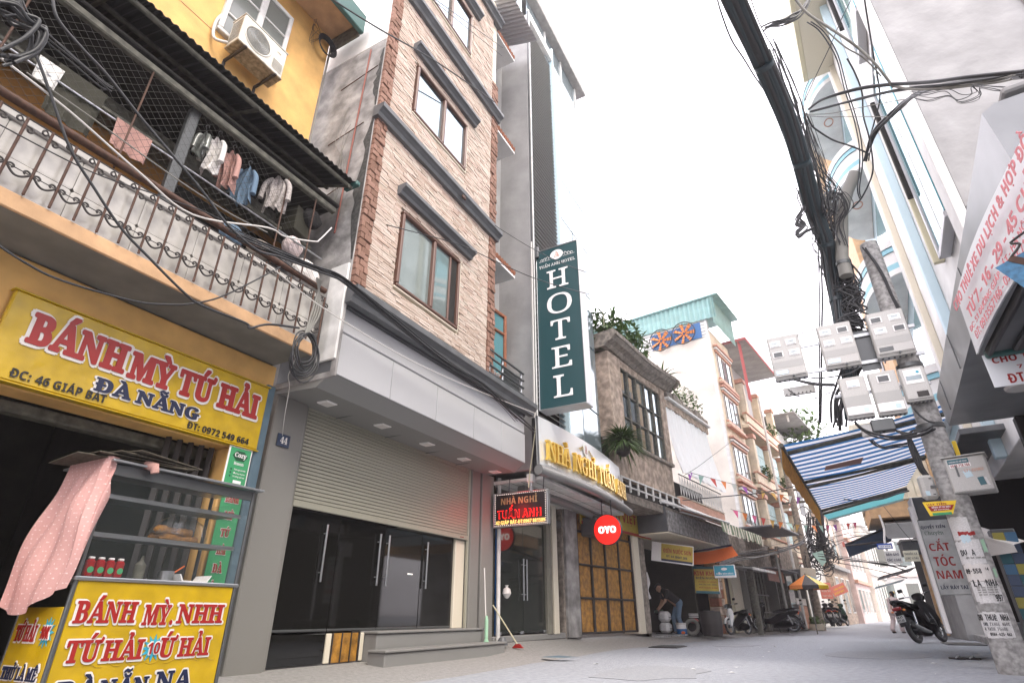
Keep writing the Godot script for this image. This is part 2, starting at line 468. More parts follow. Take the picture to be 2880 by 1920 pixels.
	mat("mesh_wire", 0.05, 0.048, 0.042, 0.6, "", 1, 0.4)
	mat("paper", 0.74, 0.73, 0.72, 0.8, "fine", 1.2)
	mat("pane", 0.2, 0.24, 0.24, 0.03); M.pane.transparency = BaseMaterial3D.TRANSPARENCY_ALPHA; M.pane.albedo_color.a = 0.04
	mat("pale_pane", 0.27, 0.32, 0.31, 0.04, "", 1, 0.55)
	mat("gold_dull", 0.35, 0.24, 0.06, 0.5)
	mat("navy_plate", 0.02, 0.035, 0.075, 0.4)
	mat("mop_green", 0.35, 0.58, 0.40, 0.7)
	mat("bread", 0.55, 0.25, 0.05, 0.6, "stain", 5)
	var dots := Image.create(64, 64, false, Image.FORMAT_RGB8)
	dots.fill(lin(0.50, 0.28, 0.255))
	for q in [[8, 8], [40, 40], [8, 40], [40, 8], [24, 24], [56, 56], [24, 56], [56, 24]]:
		dots.fill_rect(Rect2i(q[0] - 2, q[1] - 2, 4, 4), lin(0.74, 0.62, 0.58))
	mat("pink_dots", 1, 1, 1, 0.9)
	M.pink_dots.albedo_texture = ImageTexture.create_from_image(dots); M.pink_dots.uv1_triplanar = true; M.pink_dots.uv1_scale = V(9, 9, 9)
	mat("tower_brown", 0.40, 0.38, 0.36, 0.6, "grime", 1)
	mat("lobby", 0.16, 0.15, 0.12, 0.8, "grime", 0.6)
	mat("shop_glass", 0.03, 0.035, 0.03, 0.04, "", 1, 0.2)
	mat("olive_edge2", 0.20, 0.19, 0.15, 0.7, "grime", 1)
	mat("silver_panel", 0.56, 0.57, 0.58, 0.28, "", 1, 0.35)
	mat("grey_dark2", 0.17, 0.17, 0.165, 0.4)
	mat("sign_side", 0.50, 0.52, 0.54, 0.4, "", 1, 0.3)
	mat("screen_dim", 0.10, 0.006, 0.006, 0.5)
	mat("sign_yellow_dull", 0.55, 0.40, 0.05, 0.5, "grime", 0.6)
	mat("teal_dark", 0.02, 0.11, 0.14, 0.5)
	mat("fringe_green", 0.16, 0.22, 0.13, 0.8)
	mat("canopy_grey", 0.30, 0.31, 0.32, 0.35, "grime", 0.4, 0.2)
	mat("pink_shutter", 0.50, 0.27, 0.24, 0.7)
	mat("banner_white", 0.66, 0.68, 0.70, 0.45)
	mat("red_faded", 0.62, 0.20, 0.22, 0.6)
	mat("blue_rust", 0.05, 0.20, 0.36, 0.6, "stain", 4)
	mat("barber_white", 0.5, 0.51, 0.5, 0.6, "grime", 1)
	mat("navy_tile", 0.06, 0.09, 0.16, 0.4)
	mat("yellow_tile", 0.34, 0.30, 0.06, 0.4)
	mat("blue_tile", 0.06, 0.16, 0.28, 0.4)
	mat("salmon_red", 0.66, 0.2, 0.16, 0.6)
	mat("pink_wall", 0.74, 0.58, 0.54, 0.7, "grime", 0.4)
	mat("navy_canvas", 0.03, 0.08, 0.16, 0.7)
	mat("blue_bright", 0.02, 0.07, 0.35, 0.5)
	mat("rod_red", 0.22, 0.06, 0.04, 0.6)
	mat("curtain_white", 0.88, 0.87, 0.85, 0.8)
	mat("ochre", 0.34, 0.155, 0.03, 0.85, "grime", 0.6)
	mat("mold", 0.075, 0.075, 0.07, 0.95, "stain", 2.0)
	mat("patch", 0.30, 0.31, 0.325, 0.9, "road", 0.6)
	mat("meter_glass", 0.42, 0.46, 0.46, 0.08, "", 1, 0.3)
	mat("pole_concrete", 0.50, 0.49, 0.475, 0.95, "stain", 1.6, 0, "rough", 0.7)
	mat("paint_cloth", 0.55, 0.5, 0.47, 0.9, "stain", 4)

func ground() -> void:
	var b := MB.new()
	var zs := [40.0, 8.0, 0.0, -8.0, -16.0, -24.0, -32.0, -40.0, -50.0, -63.8, -120.0, -400.0]
	var xs := [-300.0, -40.0, -8.0, 0.0, 8.0, 40.0, 300.0]
	for i in zs.size() - 1:
		for k in xs.size() - 1:
			b.quad(V(xs[k], road_y(zs[i]), zs[i]), V(xs[k + 1], road_y(zs[i]), zs[i]), V(xs[k + 1], road_y(zs[i + 1]), zs[i + 1]), V(xs[k], road_y(zs[i + 1]), zs[i + 1]))
	structure("road", b, M.asphalt)
	# the pavement in front of the left row: a worn concrete ramp up to the shop fronts
	b = MB.new()
	var rows := []
	for i in 45:
		var z := 3.0 - i * 1.0
		var bend := maxf(0.0, -z - 11.6) * tan(A2)
		var hb := lerpf(0.10, 0.26, smoothstep(7.8, 9.2, -z)) - 0.14 * smoothstep(14.0, 17.0, -z)
		var row := []
		for k in 9:
			var f := k / 8.0
			var x0 := -3.72 - 0.35 * smoothstep(5.0, 14.0, -z) + bend * 0.92 + sin(z * 1.7) * 0.04
			var x := lerpf(x0, -7.5 + bend, f)
			var y := road_y(z) + 0.022 + hb * smoothstep(0.05, 0.5, f)
			if k == 0: y = road_y(z) - 0.03
			if k == 1: y += 0.006 * sin(z * 3.1)
			row.append(V(x, y, z))
		rows.append(row)
	for i in rows.size() - 1:
		for k in 8:
			b.quad(rows[i][k], rows[i][k + 1], rows[i + 1][k + 1], rows[i + 1][k])
	for i in b.n.size(): b.n[i] = Vector3.UP
	structure("pavement", flip(b), M.pave)
	# litter and patches on the ground
	var lb := MB.new()
	for k in 26:
		var q := V(rng.randf_range(-3.4, 1.2), 0.0, rng.randf_range(-22, -3.2))
		q.y = road_y(q.z) + 0.004
		var s := rng.randf_range(0.015, 0.05)
		lb.xf = Transform3D(Basis(Vector3.UP, rng.randf() * 6.0), q)
		lb.quad(V(-s, 0, s * 0.6), V(s, 0.006, s * 0.5), V(s * 0.8, 0, -s * 0.6), V(-s * 0.9, 0.008, -s * 0.5))
	var lit := single("street_litter", "pale scraps of paper and leaves scattered over the grey road", "litter", lb, M.paper)
	stuff(lit)
	# worn patches and a drain in the road
	for q in [[-2.2, -7.5, 1.1], [0.3, -12.5, 1.4], [-2.4, -15.0, 0.8], [-0.6, -5.2, 0.7]]:
		var poly := PackedVector2Array()
		for k in 14:
			var a := TAU * k / 14
			var r: float = q[2] * rng.randf_range(0.75, 1.15)
			poly.append(Vector2(cos(a) * r * 0.6, sin(a) * r))
		var pb := MB.new(); pb.prism(poly, 0.0, 0.003)
		var o := part(self, "road_patch", pb, M.patch, V(q[0], 0.002, q[1]), Basis(V(1, 0, 0), -PI / 2))
		o.set_meta("kind", "structure")
	var dr := thing("drain_cover", "rusty iron drain grate set in the kerb line before the tan gate", "drain cover", V(-3.55, 0.004, -13.5))
	slab(dr, "frame", M.iron, V(-0.3, 0, -0.45), V(0.3, 0.012, 0.45))
	for k in 9: slab(dr, "bar", M.steel_dark, V(-0.26, 0.013, -0.4 + k * 0.092), V(0.26, 0.022, -0.36 + k * 0.092))
	# kerb platform of the right row
	b = MB.new()
	var pts := PackedVector2Array([Vector2(1.95, 0), Vector2(9, 0), Vector2(9, 60), Vector2(1.95 + 60 * tan(A3), 60)])
	var pl := MB.new()
	pl.box(V(0, 0, 0), V(7, 0.16, 42))
	part(self, "right_kerb", pl, M.concrete, V(1.78, -0.01, -6.0), Basis(Vector3.UP, -A3) * Basis(Vector3.UP, PI) * Basis(Vector3.UP, 0)).set_meta("kind", "structure")
	get_node("right_kerb").transform = Transform3D(Basis(Vector3.UP, -A3), V(1.42 + 42 * sin(A3 + 0.012), -0.01, -6.2 - 42 * cos(A3)))

func flip(b: MB) -> MB:
	for i in range(0, b.v.size(), 3):
		var t := b.v[i + 1]; b.v[i + 1] = b.v[i + 2]; b.v[i + 2] = t
	for i in b.n.size():
		if b.n[i].y < 0: b.n[i] = -b.n[i]
	return b

func house_46() -> void:
	var h := thing("yellow_house", "yellow plastered house with tiled balcony and black corrugated awning over the sandwich shop", "house", V(-5.05, 0, -3.75), L)
	# ground floor: shop opening with a dark room behind
	slab(h, "lintel", M.yellow_wall, V(-6, 2.1, -0.25), V(0, 3.10, 0))
	slab(h, "jamb", M.yellow_wall, V(-0.36, 0.1, -0.25), V(-0.12, 2.1, 0))
	slab(h, "corner_post", M.blue_post, V(-0.115, 0.1, -0.3), V(-0.005, 2.85, 0.06))
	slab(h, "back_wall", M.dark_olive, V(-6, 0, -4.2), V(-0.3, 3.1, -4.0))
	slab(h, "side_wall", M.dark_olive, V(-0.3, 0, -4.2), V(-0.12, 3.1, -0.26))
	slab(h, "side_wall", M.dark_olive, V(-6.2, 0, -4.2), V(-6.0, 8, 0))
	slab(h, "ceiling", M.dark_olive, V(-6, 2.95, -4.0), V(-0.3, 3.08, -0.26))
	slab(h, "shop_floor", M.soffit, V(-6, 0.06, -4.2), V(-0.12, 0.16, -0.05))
	for k in 9:
		piece(h, "door_leaf", M.iron, V(-0.42 - k * 0.055, 1.15, -0.18 - (k % 2) * 0.07), V(0.05, 1.9, 0.03), Basis(Vector3.UP, 0.9 if k % 2 else -0.9))
	for k in 8:
		piece(h, "door_leaf", M.iron, V(-2.5 - k * 0.06, 1.15, -0.30 - (k % 2) * 0.07), V(0.05, 1.95, 0.03), Basis(Vector3.UP, 0.9 if k % 2 else -0.9))
	slab(h, "roller_box", M.olive_steel, V(-2.3, 2.0, -0.40), V(-0.37, 2.09, -0.26))
	# balcony slab and tiled parapet
	slab(h, "balcony_slab", M.soffit, V(-6, 3.112, -0.3), V(-0.03, 3.225, 0.555))
	slab(h, "slab_fascia", M.peach, V(-6, 3.105, 0.557), V(-0.028, 3.235, 0.585))
	slab(h, "parapet", M.soffit, V(-6, 3.226, 0.44), V(-0.03, 3.86, 0.49))
	slab(h, "parapet_cap", M.tile_white, V(-6, 3.80, 0.492), V(-0.03, 3.87, 0.545))
	for r in 2:
		for k in 24:
			piece(h, "wall_tile", M.tile_white, V(-0.15 - k * 0.245, 3.372 + r * 0.284, 0.505 + rng.randf_range(-0.0015, 0.0015)), V(0.241, 0.280, 0.03))
	# rusty hand rail and scrolled grille
	var b := MB.new()
	b.tube([V(-6, 3.935, 0.56), V(0.0, 3.935, 0.56)], 0.034, 12)
	part(h, "handrail", b, M.rust)
	var bar := MB.new()
	bar.tube([V(0, 3.24, 0), V(0, 3.83, 0)], 0.0105, 6)
	var barm := bar.mesh()
	var sc := MB.new()
	for s in [-1.0, 1.0]:
		var p := []
		for k in 16:
			var g := k / 15.0
			var a := PI * 0.5 - g * 4.6
			var r := 0.026 * (1.0 - g * 0.62)
			p.append(V(s * (0.036 + cos(a) * r), 3.735 + (0.02 if s > 0 else -0.02) * 0 + sin(a) * r + 0.0, 0.0) if s > 0 else V(-(0.036 + cos(a) * r), 3.785 + sin(a) * r, 0.0))
		sc.tube(p, 0.0075, 5)
		sc.tube([V(0, 3.76, 0), p[0]], 0.0058, 5)
	var scm := sc.mesh()
	var lo := MB.new()
	var arc := []
	for k in 13:
		var g := k / 12.0
		arc.append(V(0.012 + g * 0.136, 3.40 - sin(g * PI) * 0.05, 0))
	lo.tube(arc, 0.0085, 5)
	for s in [0.0, 1.0]:
		var p := []
		for k in 14:
			var g := k / 13.0
			var a := (PI - g * 4.4) if s == 0.0 else (g * 4.4)
			var r := 0.024 * (1.0 - g * 0.6)
			p.append(V((0.035 if s == 0.0 else 0.125) + cos(a) * r, 3.405 + sin(a) * r, 0))
		lo.tube(p, 0.0075, 5)
	var lom := lo.mesh()
	for k in 34:
		var x := -0.02 - k * 0.16
		part(h, "baluster", barm, M.rust, V(x, 0, 0.60))
		part(h, "scroll", scm, M.iron, V(x, 0, 0.60))
		part(h, "scroll_arc", lom, M.iron, V(x - 0.16, 0, 0.60))
	b = MB.new(); b.tube([V(-6, 3.405, 0.6), V(-0.01, 3.405, 0.6)], 0.004, 5)
	part(h, "lower_rail", b, M.iron)
	b = MB.new(); b.tube([V(-6, 3.825, 0.6), V(-0.01, 3.825, 0.6)], 0.006, 5)
	part(h, "upper_rail", b, M.iron)
	# recessed wall behind the balcony with dark doors
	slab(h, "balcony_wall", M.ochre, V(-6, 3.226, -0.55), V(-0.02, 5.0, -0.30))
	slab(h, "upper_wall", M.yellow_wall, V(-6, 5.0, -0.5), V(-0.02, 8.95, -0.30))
	slab(h, "wall_joint", M.peach, V(-6, 7.05, -0.299), V(-1.6, 7.06, -0.293))
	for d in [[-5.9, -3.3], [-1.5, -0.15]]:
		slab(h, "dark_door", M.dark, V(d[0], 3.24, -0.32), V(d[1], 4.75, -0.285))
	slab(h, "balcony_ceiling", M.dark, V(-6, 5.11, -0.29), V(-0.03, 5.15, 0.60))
	slab(h, "balcony_beam", M.olive_steel, V(-6, 4.82, -0.28), V(-0.05, 5.0, -0.05))
	slab(h, "balcony_beam", M.olive_steel, V(-6, 5.02, 0.50), V(-0.05, 5.10, 0.57))
	slab(h, "balcony_beam", M.olive_steel, V(-6, 4.58, 0.20), V(-0.05, 4.63, 0.25))
	for x in [-1.83, -4.6]:
		slab(h, "balcony_post", M.steel_dark, V(x - 0.05, 3.88, 0.40), V(x + 0.05, 5.06, 0.48))
	for x in [-0.35, -0.75, -2.3, -3.2]:
		b = MB.new(); b.tube([V(x, 3.88, 0.55), V(x, 5.03, 0.55)], 0.009, 6)
		part(h, "thin_bar", b, M.rust)
	b = MB.new(); b.tube([V(-6, 4.38, 0.46), V(-0.05, 4.38, 0.46)], 0.011, 6)
	part(h, "drying_rail", b, M.steel)
	# diamond wire mesh closing the balcony
	var w := MB.new()
	var step := 0.085
	for k in range(-14, 62):
		for s in [-1.0, 1.0]:
			var x0 := -5.0 + k * step
			var p := [V(x0, 3.95, 0.535), V(x0 + s * 1.08, 5.03, 0.535)]
			if minf(p[0].x, p[1].x) < -5.0 or maxf(p[0].x, p[1].x) > -0.03:
				continue
			w.tube(p, 0.0016, 3, false)
	stuff(part(h, "wire_mesh", w, M.mesh_wire))
	# corrugated awning
	b = MB.new()
	var n := 320
	for i in n:
		var xa := -6.0 + 6.02 * i / n; var xb := -6.0 + 6.02 * (i + 1) / n
		var ya := sin(xa * 82.0) * 0.013; var yb := sin(xb * 82.0) * 0.013
		var e0 := V(xa, 5.41 + ya, 0.82); var e1 := V(xb, 5.41 + yb, 0.82); var t1 := V(xb, 5.86 + yb, -0.3); var t0 := V(xa, 5.86 + ya, -0.3)
		b.quad(e0, e1, t1, t0)
		var dn := V(0, -0.006, 0)
		b.quad(e1 + dn, e0 + dn, t0 + dn, t1 + dn)
		b.quad(e0 + dn, e1 + dn, e1, e0)
	part(h, "corrugated_awning", b, M.roof_sheet)
	for q in [[5.36, 0.74], [5.55, 0.30], [5.74, -0.18]]:
		slab(h, "purlin", M.olive_steel, V(-6, q[0] - 0.02, q[1] - 0.025), V(-0.02, q[0] + 0.025, q[1] + 0.025))
	for x in [-0.1, -1.4, -2.8, -4.2]:
		b = MB.new(); b.tube([V(x, 5.33, 0.78), V(x, 5.78, -0.3)], 0.02, 6)
		part(h, "rafter", b, M.olive_steel)
	slab(h, "gutter_end", M.green_gutter, V(-0.05, 5.37, 0.62), V(0.015, 5.44, 0.85))
	# eave at the top
	slab(h, "eave_soffit", M.peach, V(-6, 8.88, -0.3), V(-0.02, 8.98, 0.32))
	slab(h, "eave_fascia", M.green_gutter, V(-6, 8.62, 0.322), V(0.02, 9.02, 0.40))
	slab(h, "eave_end", M.olive_steel, V(-0.018, 8.6, -0.3), V(0.02, 9.0, 0.32))
	# window with white frame
	var wy := 7.1
	var fx := -1.62
	var wd := part(h, "window", MB.new(), M.white_paint, V(fx, wy, -0.30))
	var bm := MB.new(); bm.box(V(0, 0, 0), V(0.90, 1.35, 0.02)); wd.mesh = bm.mesh()
	for q in [[0, 0, 0.90, 0.06], [0, 1.29, 0.90, 1.35], [0, 0.06, 0.06, 1.29], [0.84, 0.06, 0.90, 1.29], [0.41, 0.06, 0.50, 1.29], [0.0602, 0.86, 0.409, 0.89], [0.501, 0.86, 0.839, 0.89], [0.0602, 0.36, 0.409, 0.39], [0.501, 0.36, 0.839, 0.39]]:
		slab(wd, "frame", M.white_paint, V(q[0], q[1], 0.022), V(q[2], q[3], 0.06))
	for q in [[0.06, 0.41], [0.50, 0.84]]:
		for r in [[0.06, 0.36], [0.39, 0.86], [0.89, 1.29]]:
			slab(wd, "pane", M.window_grey, V(q[0], r[0], 0.024), V(q[1], r[1], 0.036))
	slab(h, "downpipe", M.cable_grey, V(-0.03, 5.9, -0.29), V(-0.005, 8.85, -0.26))

	# things on the balcony
	cloth("hanging_cloth", "pink towel pegged over the drying rail of the balcony", V(-4.58, 4.39, -1.51), 0.30, 0.29, M.pink_cloth)
	cloth("hanging_cloth", "white cloth hung highest on the left of the yellow house balcony", V(-4.60, 4.49, -0.85), 0.17, 0.23, M.white_paint)
	cloth("hanging_cloth", "wide dark green blanket hung over the balcony rail beside the white cloth", V(-4.62, 4.56, -1.07), 0.36, 0.50, M.dark_olive)
	garment("grey white shirt on a hanger, left of the pink one on the balcony", V(-4.6, 4.98, -2.20), M.off_white, 0.46, 0.075)
	garment("dusty pink shirt on a hanger between white and grey clothes", V(-4.6, 4.95, -2.38), M.pink_cloth, 0.50, 0.075)
	garment("grey blue patterned blouse hanging right of the dusty pink shirt", V(-4.6, 4.90, -2.58), M.jeans, 0.50, 0.09)
	garment("brown print dress hanging last before the end of the balcony", V(-4.58, 5.06, -2.94), M.paint_cloth, 0.48, 0.11)
	garment("pale green top hanging beside the grey balcony post", V(-4.6, 4.94, -2.07), M.window_grey, 0.34, 0.045)
	# sacks and bundles
	sack("white_sack", "bulging white sack behind the wire mesh at the end of the balcony", V(-4.64, 4.10, -3.54), V(0.17, 0.18, 0.12), M.off_white)
	sack("purple_sack", "faded purple sack above the white sack on the balcony", V(-4.70, 4.38, -3.36), V(0.12, 0.13, 0.10), M.floral)
	for q in [["grey_bundle", "grey bundle of rags between the white sack and the last balcony bars", -3.22, 4.08, "grey_dark"], ["brown_bundle", "brown bundle wedged behind the balcony rail below the print dress", -2.95, 4.05, "old_grey"], ["blue_bundle", "dull blue bundle on the balcony left of the brown one", -2.62, 4.03, "jeans"], ["dark_bundle", "dark bundle high in the corner above the storage box", -3.5, 4.86, "tee_black"]]:
		sack(q[0], q[1], V(-4.66, q[3], q[2]), V(0.13, 0.13, 0.1), M[q[4]])
	single("foam_box", "pale storage box with blue print stacked at the end of the balcony", "box", boxm(V(0.26, 0.34, 0.3)), M.dark_olive, V(-4.80, 4.74, -3.38), L + 0.2)

	ac_unit()
	shop_signs_46()

func boxm(s: Vector3, t := 0.01) -> ArrayMesh:
	var b := MB.new(); b.bev(s, t)
	return b.mesh()

func cloth(called: String, label: String, at: Vector3, w: float, h: float, m: Material) -> void:
	# a cloth folded over a rail that runs along z
	var b := MB.new()
	var nx := 12; var ny := 10
	var ph := rng.randf() * 6.0
	var g := []
	for i in nx + 1:
		var row := []
		for k in ny + 1:
			var f := float(k) / ny
			var x := (float(i) / nx - 0.5) * w * (1.0 - 0.10 * f * sin(ph + i))
			row.append(V(x, -f * h + 0.012, 0.013 + 0.016 * f * sin(i * 1.3 + ph) + 0.01 * f))
		g.append(row)
	for i in nx:
		for k in ny:
			b.quad(g[i][k + 1], g[i + 1][k + 1], g[i + 1][k], g[i][k])
			var q := V(0, 0, -0.004)
			b.quad(g[i + 1][k + 1] + q, g[i][k + 1] + q, g[i][k] + q, g[i + 1][k] + q)
	single(called, label, "cloth", b, m, at, L)

func garment(label: String, at: Vector3, m: Material, h: float, wid: float) -> void:
	var t := thing("hanging_garment", label, "clothes", at, L - 0.9)
	var b := MB.new()
	var ph := at.z * 9.0
	var g := []
	for i in 15:
		var row := []
		for k in 13:
			var f := k / 12.0
			var x := i / 7.0 - 1.0
			var hw := wid * (0.25 + 0.95 * smoothstep(0.0, 0.22, f) - 0.25 * smoothstep(0.3, 0.6, f) + 0.15 * f)
			var drop := f * h * (1.0 + 0.06 * sin(x * 4.0 + ph)) + absf(x) * 0.05 * (1.0 - f)
			row.append(V(x * hw + 0.012 * sin(f * 5.0 + ph), -drop, (0.035 * sin(x * 7.0 + ph) + 0.02 * sin(x * 13.0 + f * 4.0)) * (0.25 + f)))
		g.append(row)
	for i in 14:
		for k in 12:
			b.quad(g[i][k + 1], g[i + 1][k + 1], g[i + 1][k], g[i][k])
			var q := V(0, 0, -0.012)
			b.quad(g[i + 1][k + 1] + q, g[i][k + 1] + q, g[i][k] + q, g[i + 1][k] + q)
	for s in [-1.0, 1.0]:
		b.tube(curve([V(s * wid * 0.6, -0.07, 0.0), V(s * wid * 1.15, -0.16 * h / 0.46, 0.02), V(s * wid * 1.3, -0.36 * h / 0.46, 0.03)], 4), [0.02, 0.024, 0.027, 0.028, 0.028, 0.028, 0.028, 0.028, 0.03], 7)
	part(t, "fabric", b, m)
	b = MB.new()
	var p := []
	for k in 10:
		var a := -0.6 + k * 0.5
		p.append(V(cos(a) * 0.018, 0.05 + sin(a) * 0.018, 0))
	p.append(V(0, 0, 0))
	b.tube(p, 0.003, 5)
	part(t, "hanger_hook", b, M.steel)

func sack(called: String, label: String, at: Vector3, r: Vector3, m: Material) -> void:
	var b := MB.new()
	var nu := 16; var nv := 10
	var g := []
	for i in nv + 1:
		var row := []
		for k in nu:
			var th := PI * i / nv; var ph := TAU * k / nu
			var wob := 1.0 + 0.10 * sin(ph * 3.0 + at.z * 7.0) * sin(th) + 0.07 * sin(ph * 5.0 + i)
			row.append(V(sin(th) * cos(ph) * r.x * wob, -cos(th) * r.y, sin(th) * sin(ph) * r.z * wob))
		g.append(row)
	for i in nv:
		for k in nu:
			var q := (k + 1) % nu
			var a: Vector3 = g[i][k]; var e: Vector3 = g[i][q]; var c: Vector3 = g[i + 1][q]; var d: Vector3 = g[i + 1][k]
			b.quad(a, d, c, e)
	single(called, label, "sack", b, m, at, L)

func ac_unit() -> void:
	var t := thing("air_conditioner", "white air conditioner condenser with round fan on brackets below the top window", "air conditioner", V(-5.35, 6.78, -2.56), L)
	t.basis = Basis(Vector3.UP, L) * Basis.from_scale(V(0.88, 0.88, 0.88))
	slab(t, "casing", M.ac_white, V(-0.36, 0.02, 0.16), V(0.36, 0.56, 0.44))
	slab(t, "base_pan", M.ac_dirty, V(-0.37, 0.0, 0.15), V(0.37, 0.03, 0.45))
	slab(t, "top_cover", M.ac_white, V(-0.37, 0.555, 0.15), V(0.37, 0.575, 0.45))
	var b := MB.new()
	b.lathe([Vector2(0.215, 0), Vector2(0.22, 0.008), Vector2(0.21, 0.014), Vector2(0.195, 0.008), Vector2(0.195, 0.002), Vector2(0.0, 0.002)], 32, Vector3(0, 0, 1), V(-0.10, 0.29, 0.438))
	part(t, "fan_ring", b, M.ac_white)
	b = MB.new()
	b.lathe([Vector2(0.19, 0.0), Vector2(0.0, 0.001)], 28, Vector3(0, 0, 1), V(-0.10, 0.29, 0.444))
	part(t, "fan_opening", b, M.window_grey)
	for k in 8:
		b = MB.new()
		var p := []
		for i in 25:
			var a := TAU * i / 24
			p.append(V(-0.10 + cos(a) * (0.025 + k * 0.023), 0.29 + sin(a) * (0.025 + k * 0.023), 0.449))
		b.tube(p, 0.0025, 4, false)
		part(t, "guard_ring", b, M.ac_dirty)
	for k in 9:
		slab(t, "louvre", M.ac_white, V(0.17, 0.08 + k * 0.022, 0.4405), V(0.33, 0.09 + k * 0.022, 0.447))
	for k in 14:
		slab(t, "side_slot", M.window_grey, V(-0.3635, 0.10 + k * 0.03, 0.19), V(-0.3605, 0.112 + k * 0.03, 0.41))
	slab(t, "badge", M.ac_dirty, V(0.2, 0.42, 0.4405), V(0.27, 0.44, 0.443))
	for x in [-0.25, 0.25]:
		slab(t, "bracket", M.iron, V(x - 0.02, -0.045, 0.0), V(x + 0.02, -0.002, 0.48))
		slab(t, "bracket", M.iron, V(x - 0.02, -0.30, 0.0), V(x + 0.02, -0.046, 0.03))
	b = MB.new()
	b.tube(curve([V(-0.36, 0.1, 0.2), V(-0.50, 0.12, 0.08), V(-0.52, 0.5, 0.03), V(-0.42, 0.9, 0.02), V(-0.45, 1.3, 0.02)], 5), 0.022, 8)
	part(t, "pipe", b, M.cable_white)

func shop_signs_46() -> void:
	var t := thing("sandwich_shop_sign", "long yellow sign board reading BÁNH MỲ TỨ HẢI over the dark shop", "sign", V(-4.99, 2.46, -2.50), L)
	slab(t, "board", M.sign_yellow, V(-1.16, -0.34, -0.04), V(1.15, 0.34, 0.02))
	slab(t, "frame", M.sign_yellow, V(-1.175, -0.353, -0.05), V(1.165, -0.341, 0.028))
	slab(t, "frame", M.sign_yellow, V(-1.175, 0.341, -0.05), V(1.165, 0.353, 0.028))
	for q in [["BÁNH", -0.64, 0.13, 0.70, 0.30], ["MỲ", -0.06, 0.112, 0.38, 0.29], ["TỨ", 0.365, 0.118, 0.35, 0.30], ["HẢI", 0.825, 0.128, 0.45, 0.32]]:
		var hh: float = q[4]
		text(t, "lettering", q[0], M.off_white, V(q[1], q[2], 0.0255), q[3] * 1.05, hh * 1.07, 0.004, "serif", Basis(), 1.9)
		text(t, "lettering", q[0], M.red, V(q[1], q[2], 0.031), q[3], hh, 0.005, "serif", Basis(), 1.35)
	text(t, "lettering", "ĐÀ NẴNG", M.off_white, V(0.0, -0.14, 0.0255), 0.925, 0.185, 0.004, "serif", Basis(), 1.8)
	text(t, "lettering", "ĐÀ NẴNG", M.navy, V(0.0, -0.14, 0.031), 0.90, 0.17, 0.005, "serif", Basis(), 1.3)
	text(t, "lettering", "ĐC: 46 GIÁP BÁT", M.black, V(-0.67, -0.265, 0.028), 0.66, 0.085, 0.004, "sans")
	text(t, "lettering", "ĐT: 0972 549 664", M.black, V(0.70, -0.285, 0.028), 0.66, 0.062, 0.004, "sans")

	t = thing("drink_poster", "green vertical poster with a white cup logo hung below the yellow sign", "poster", V(-4.985, 1.92, -3.49), L)
	slab(t, "sheet", M.white, V(-0.135, -0.19, -0.01), V(0.125, 0.19, 0.0))
	slab(t, "print", M.green_sign, V(-0.12, -0.175, 0.001), V(0.11, 0.175, 0.004))
	var b := MB.new()
	b.lathe([Vector2(0.075, 0), Vector2(0.0, 0.003)], 6, Vector3(0, 0, 1), V(0, 0, 0))
	part(t, "logo", b, M.green_dark, V(-0.005, 0.10, 0.005), Basis.from_scale(V(1.15, 0.75, 1)))
	text(t, "lettering", "Cozy", M.white, V(-0.005, 0.10, 0.012), 0.13, 0.06, 0.003, "serif")
	text(t, "lettering", "Moments", M.white, V(-0.005, 0.025, 0.006), 0.11, 0.03, 0.003, "serif_thin")
	for k in 3:
		text(t, "lettering", ["Thơm ngon tự nhiên", "Lắng Đọng Từng Phút", "Tri mừng cuộc vui"][k], M.white, V(0.02, -0.035 - k * 0.033, 0.006), 0.13, 0.02, 0.002, "thin")
		b = MB.new(); b.lathe([Vector2(0.010, 0), Vector2(0, 0.002)], 10, Vector3(0, 0, 1), V(-0.075, -0.035 - k * 0.033, 0.005))
		part(t, "tick", b, M.green_dark)
	slab(t, "label", M.white, V(-0.03, -0.165, 0.005), V(0.06, -0.135, 0.008))

	t = thing("menu_strip", "narrow green banner of red lettering on the shop jamb behind the food cart", "banner", V(-4.985, 1.22, -3.50), L)
	slab(t, "sheet", M.green_sign, V(-0.11, -0.48, -0.008), V(0.11, 0.48, 0.0))
	for k in 6:
		text(t, "lettering", ["BÁNH", "MỲ", "TỨ", "HẢI", "ĐÀ", "NẴNG"][k], M.off_white, V(0, 0.40 - k * 0.155, 0.003), 0.150 if k in [0, 5] else 0.10, 0.095, 0.003, "serif", Basis(), 1.5)
		text(t, "lettering", ["BÁNH", "MỲ", "TỨ", "HẢI", "ĐÀ", "NẴNG"][k], M.red, V(0, 0.40 - k * 0.155, 0.007), 0.143 if k in [0, 5] else 0.093, 0.088, 0.003, "serif", Basis(), 0.9)
	t = thing("green_card", "small green and white card at the left end under the long yellow sign", "sign", V(-4.985, 2.0, -1.36), L)
	slab(t, "sheet", M.white, V(-0.12, -0.12, -0.01), V(0.10, 0.12, 0.0))
	slab(t, "print", M.green_sign, V(-0.1, -0.1, 0.001), V(0.075, 0.1, 0.004))

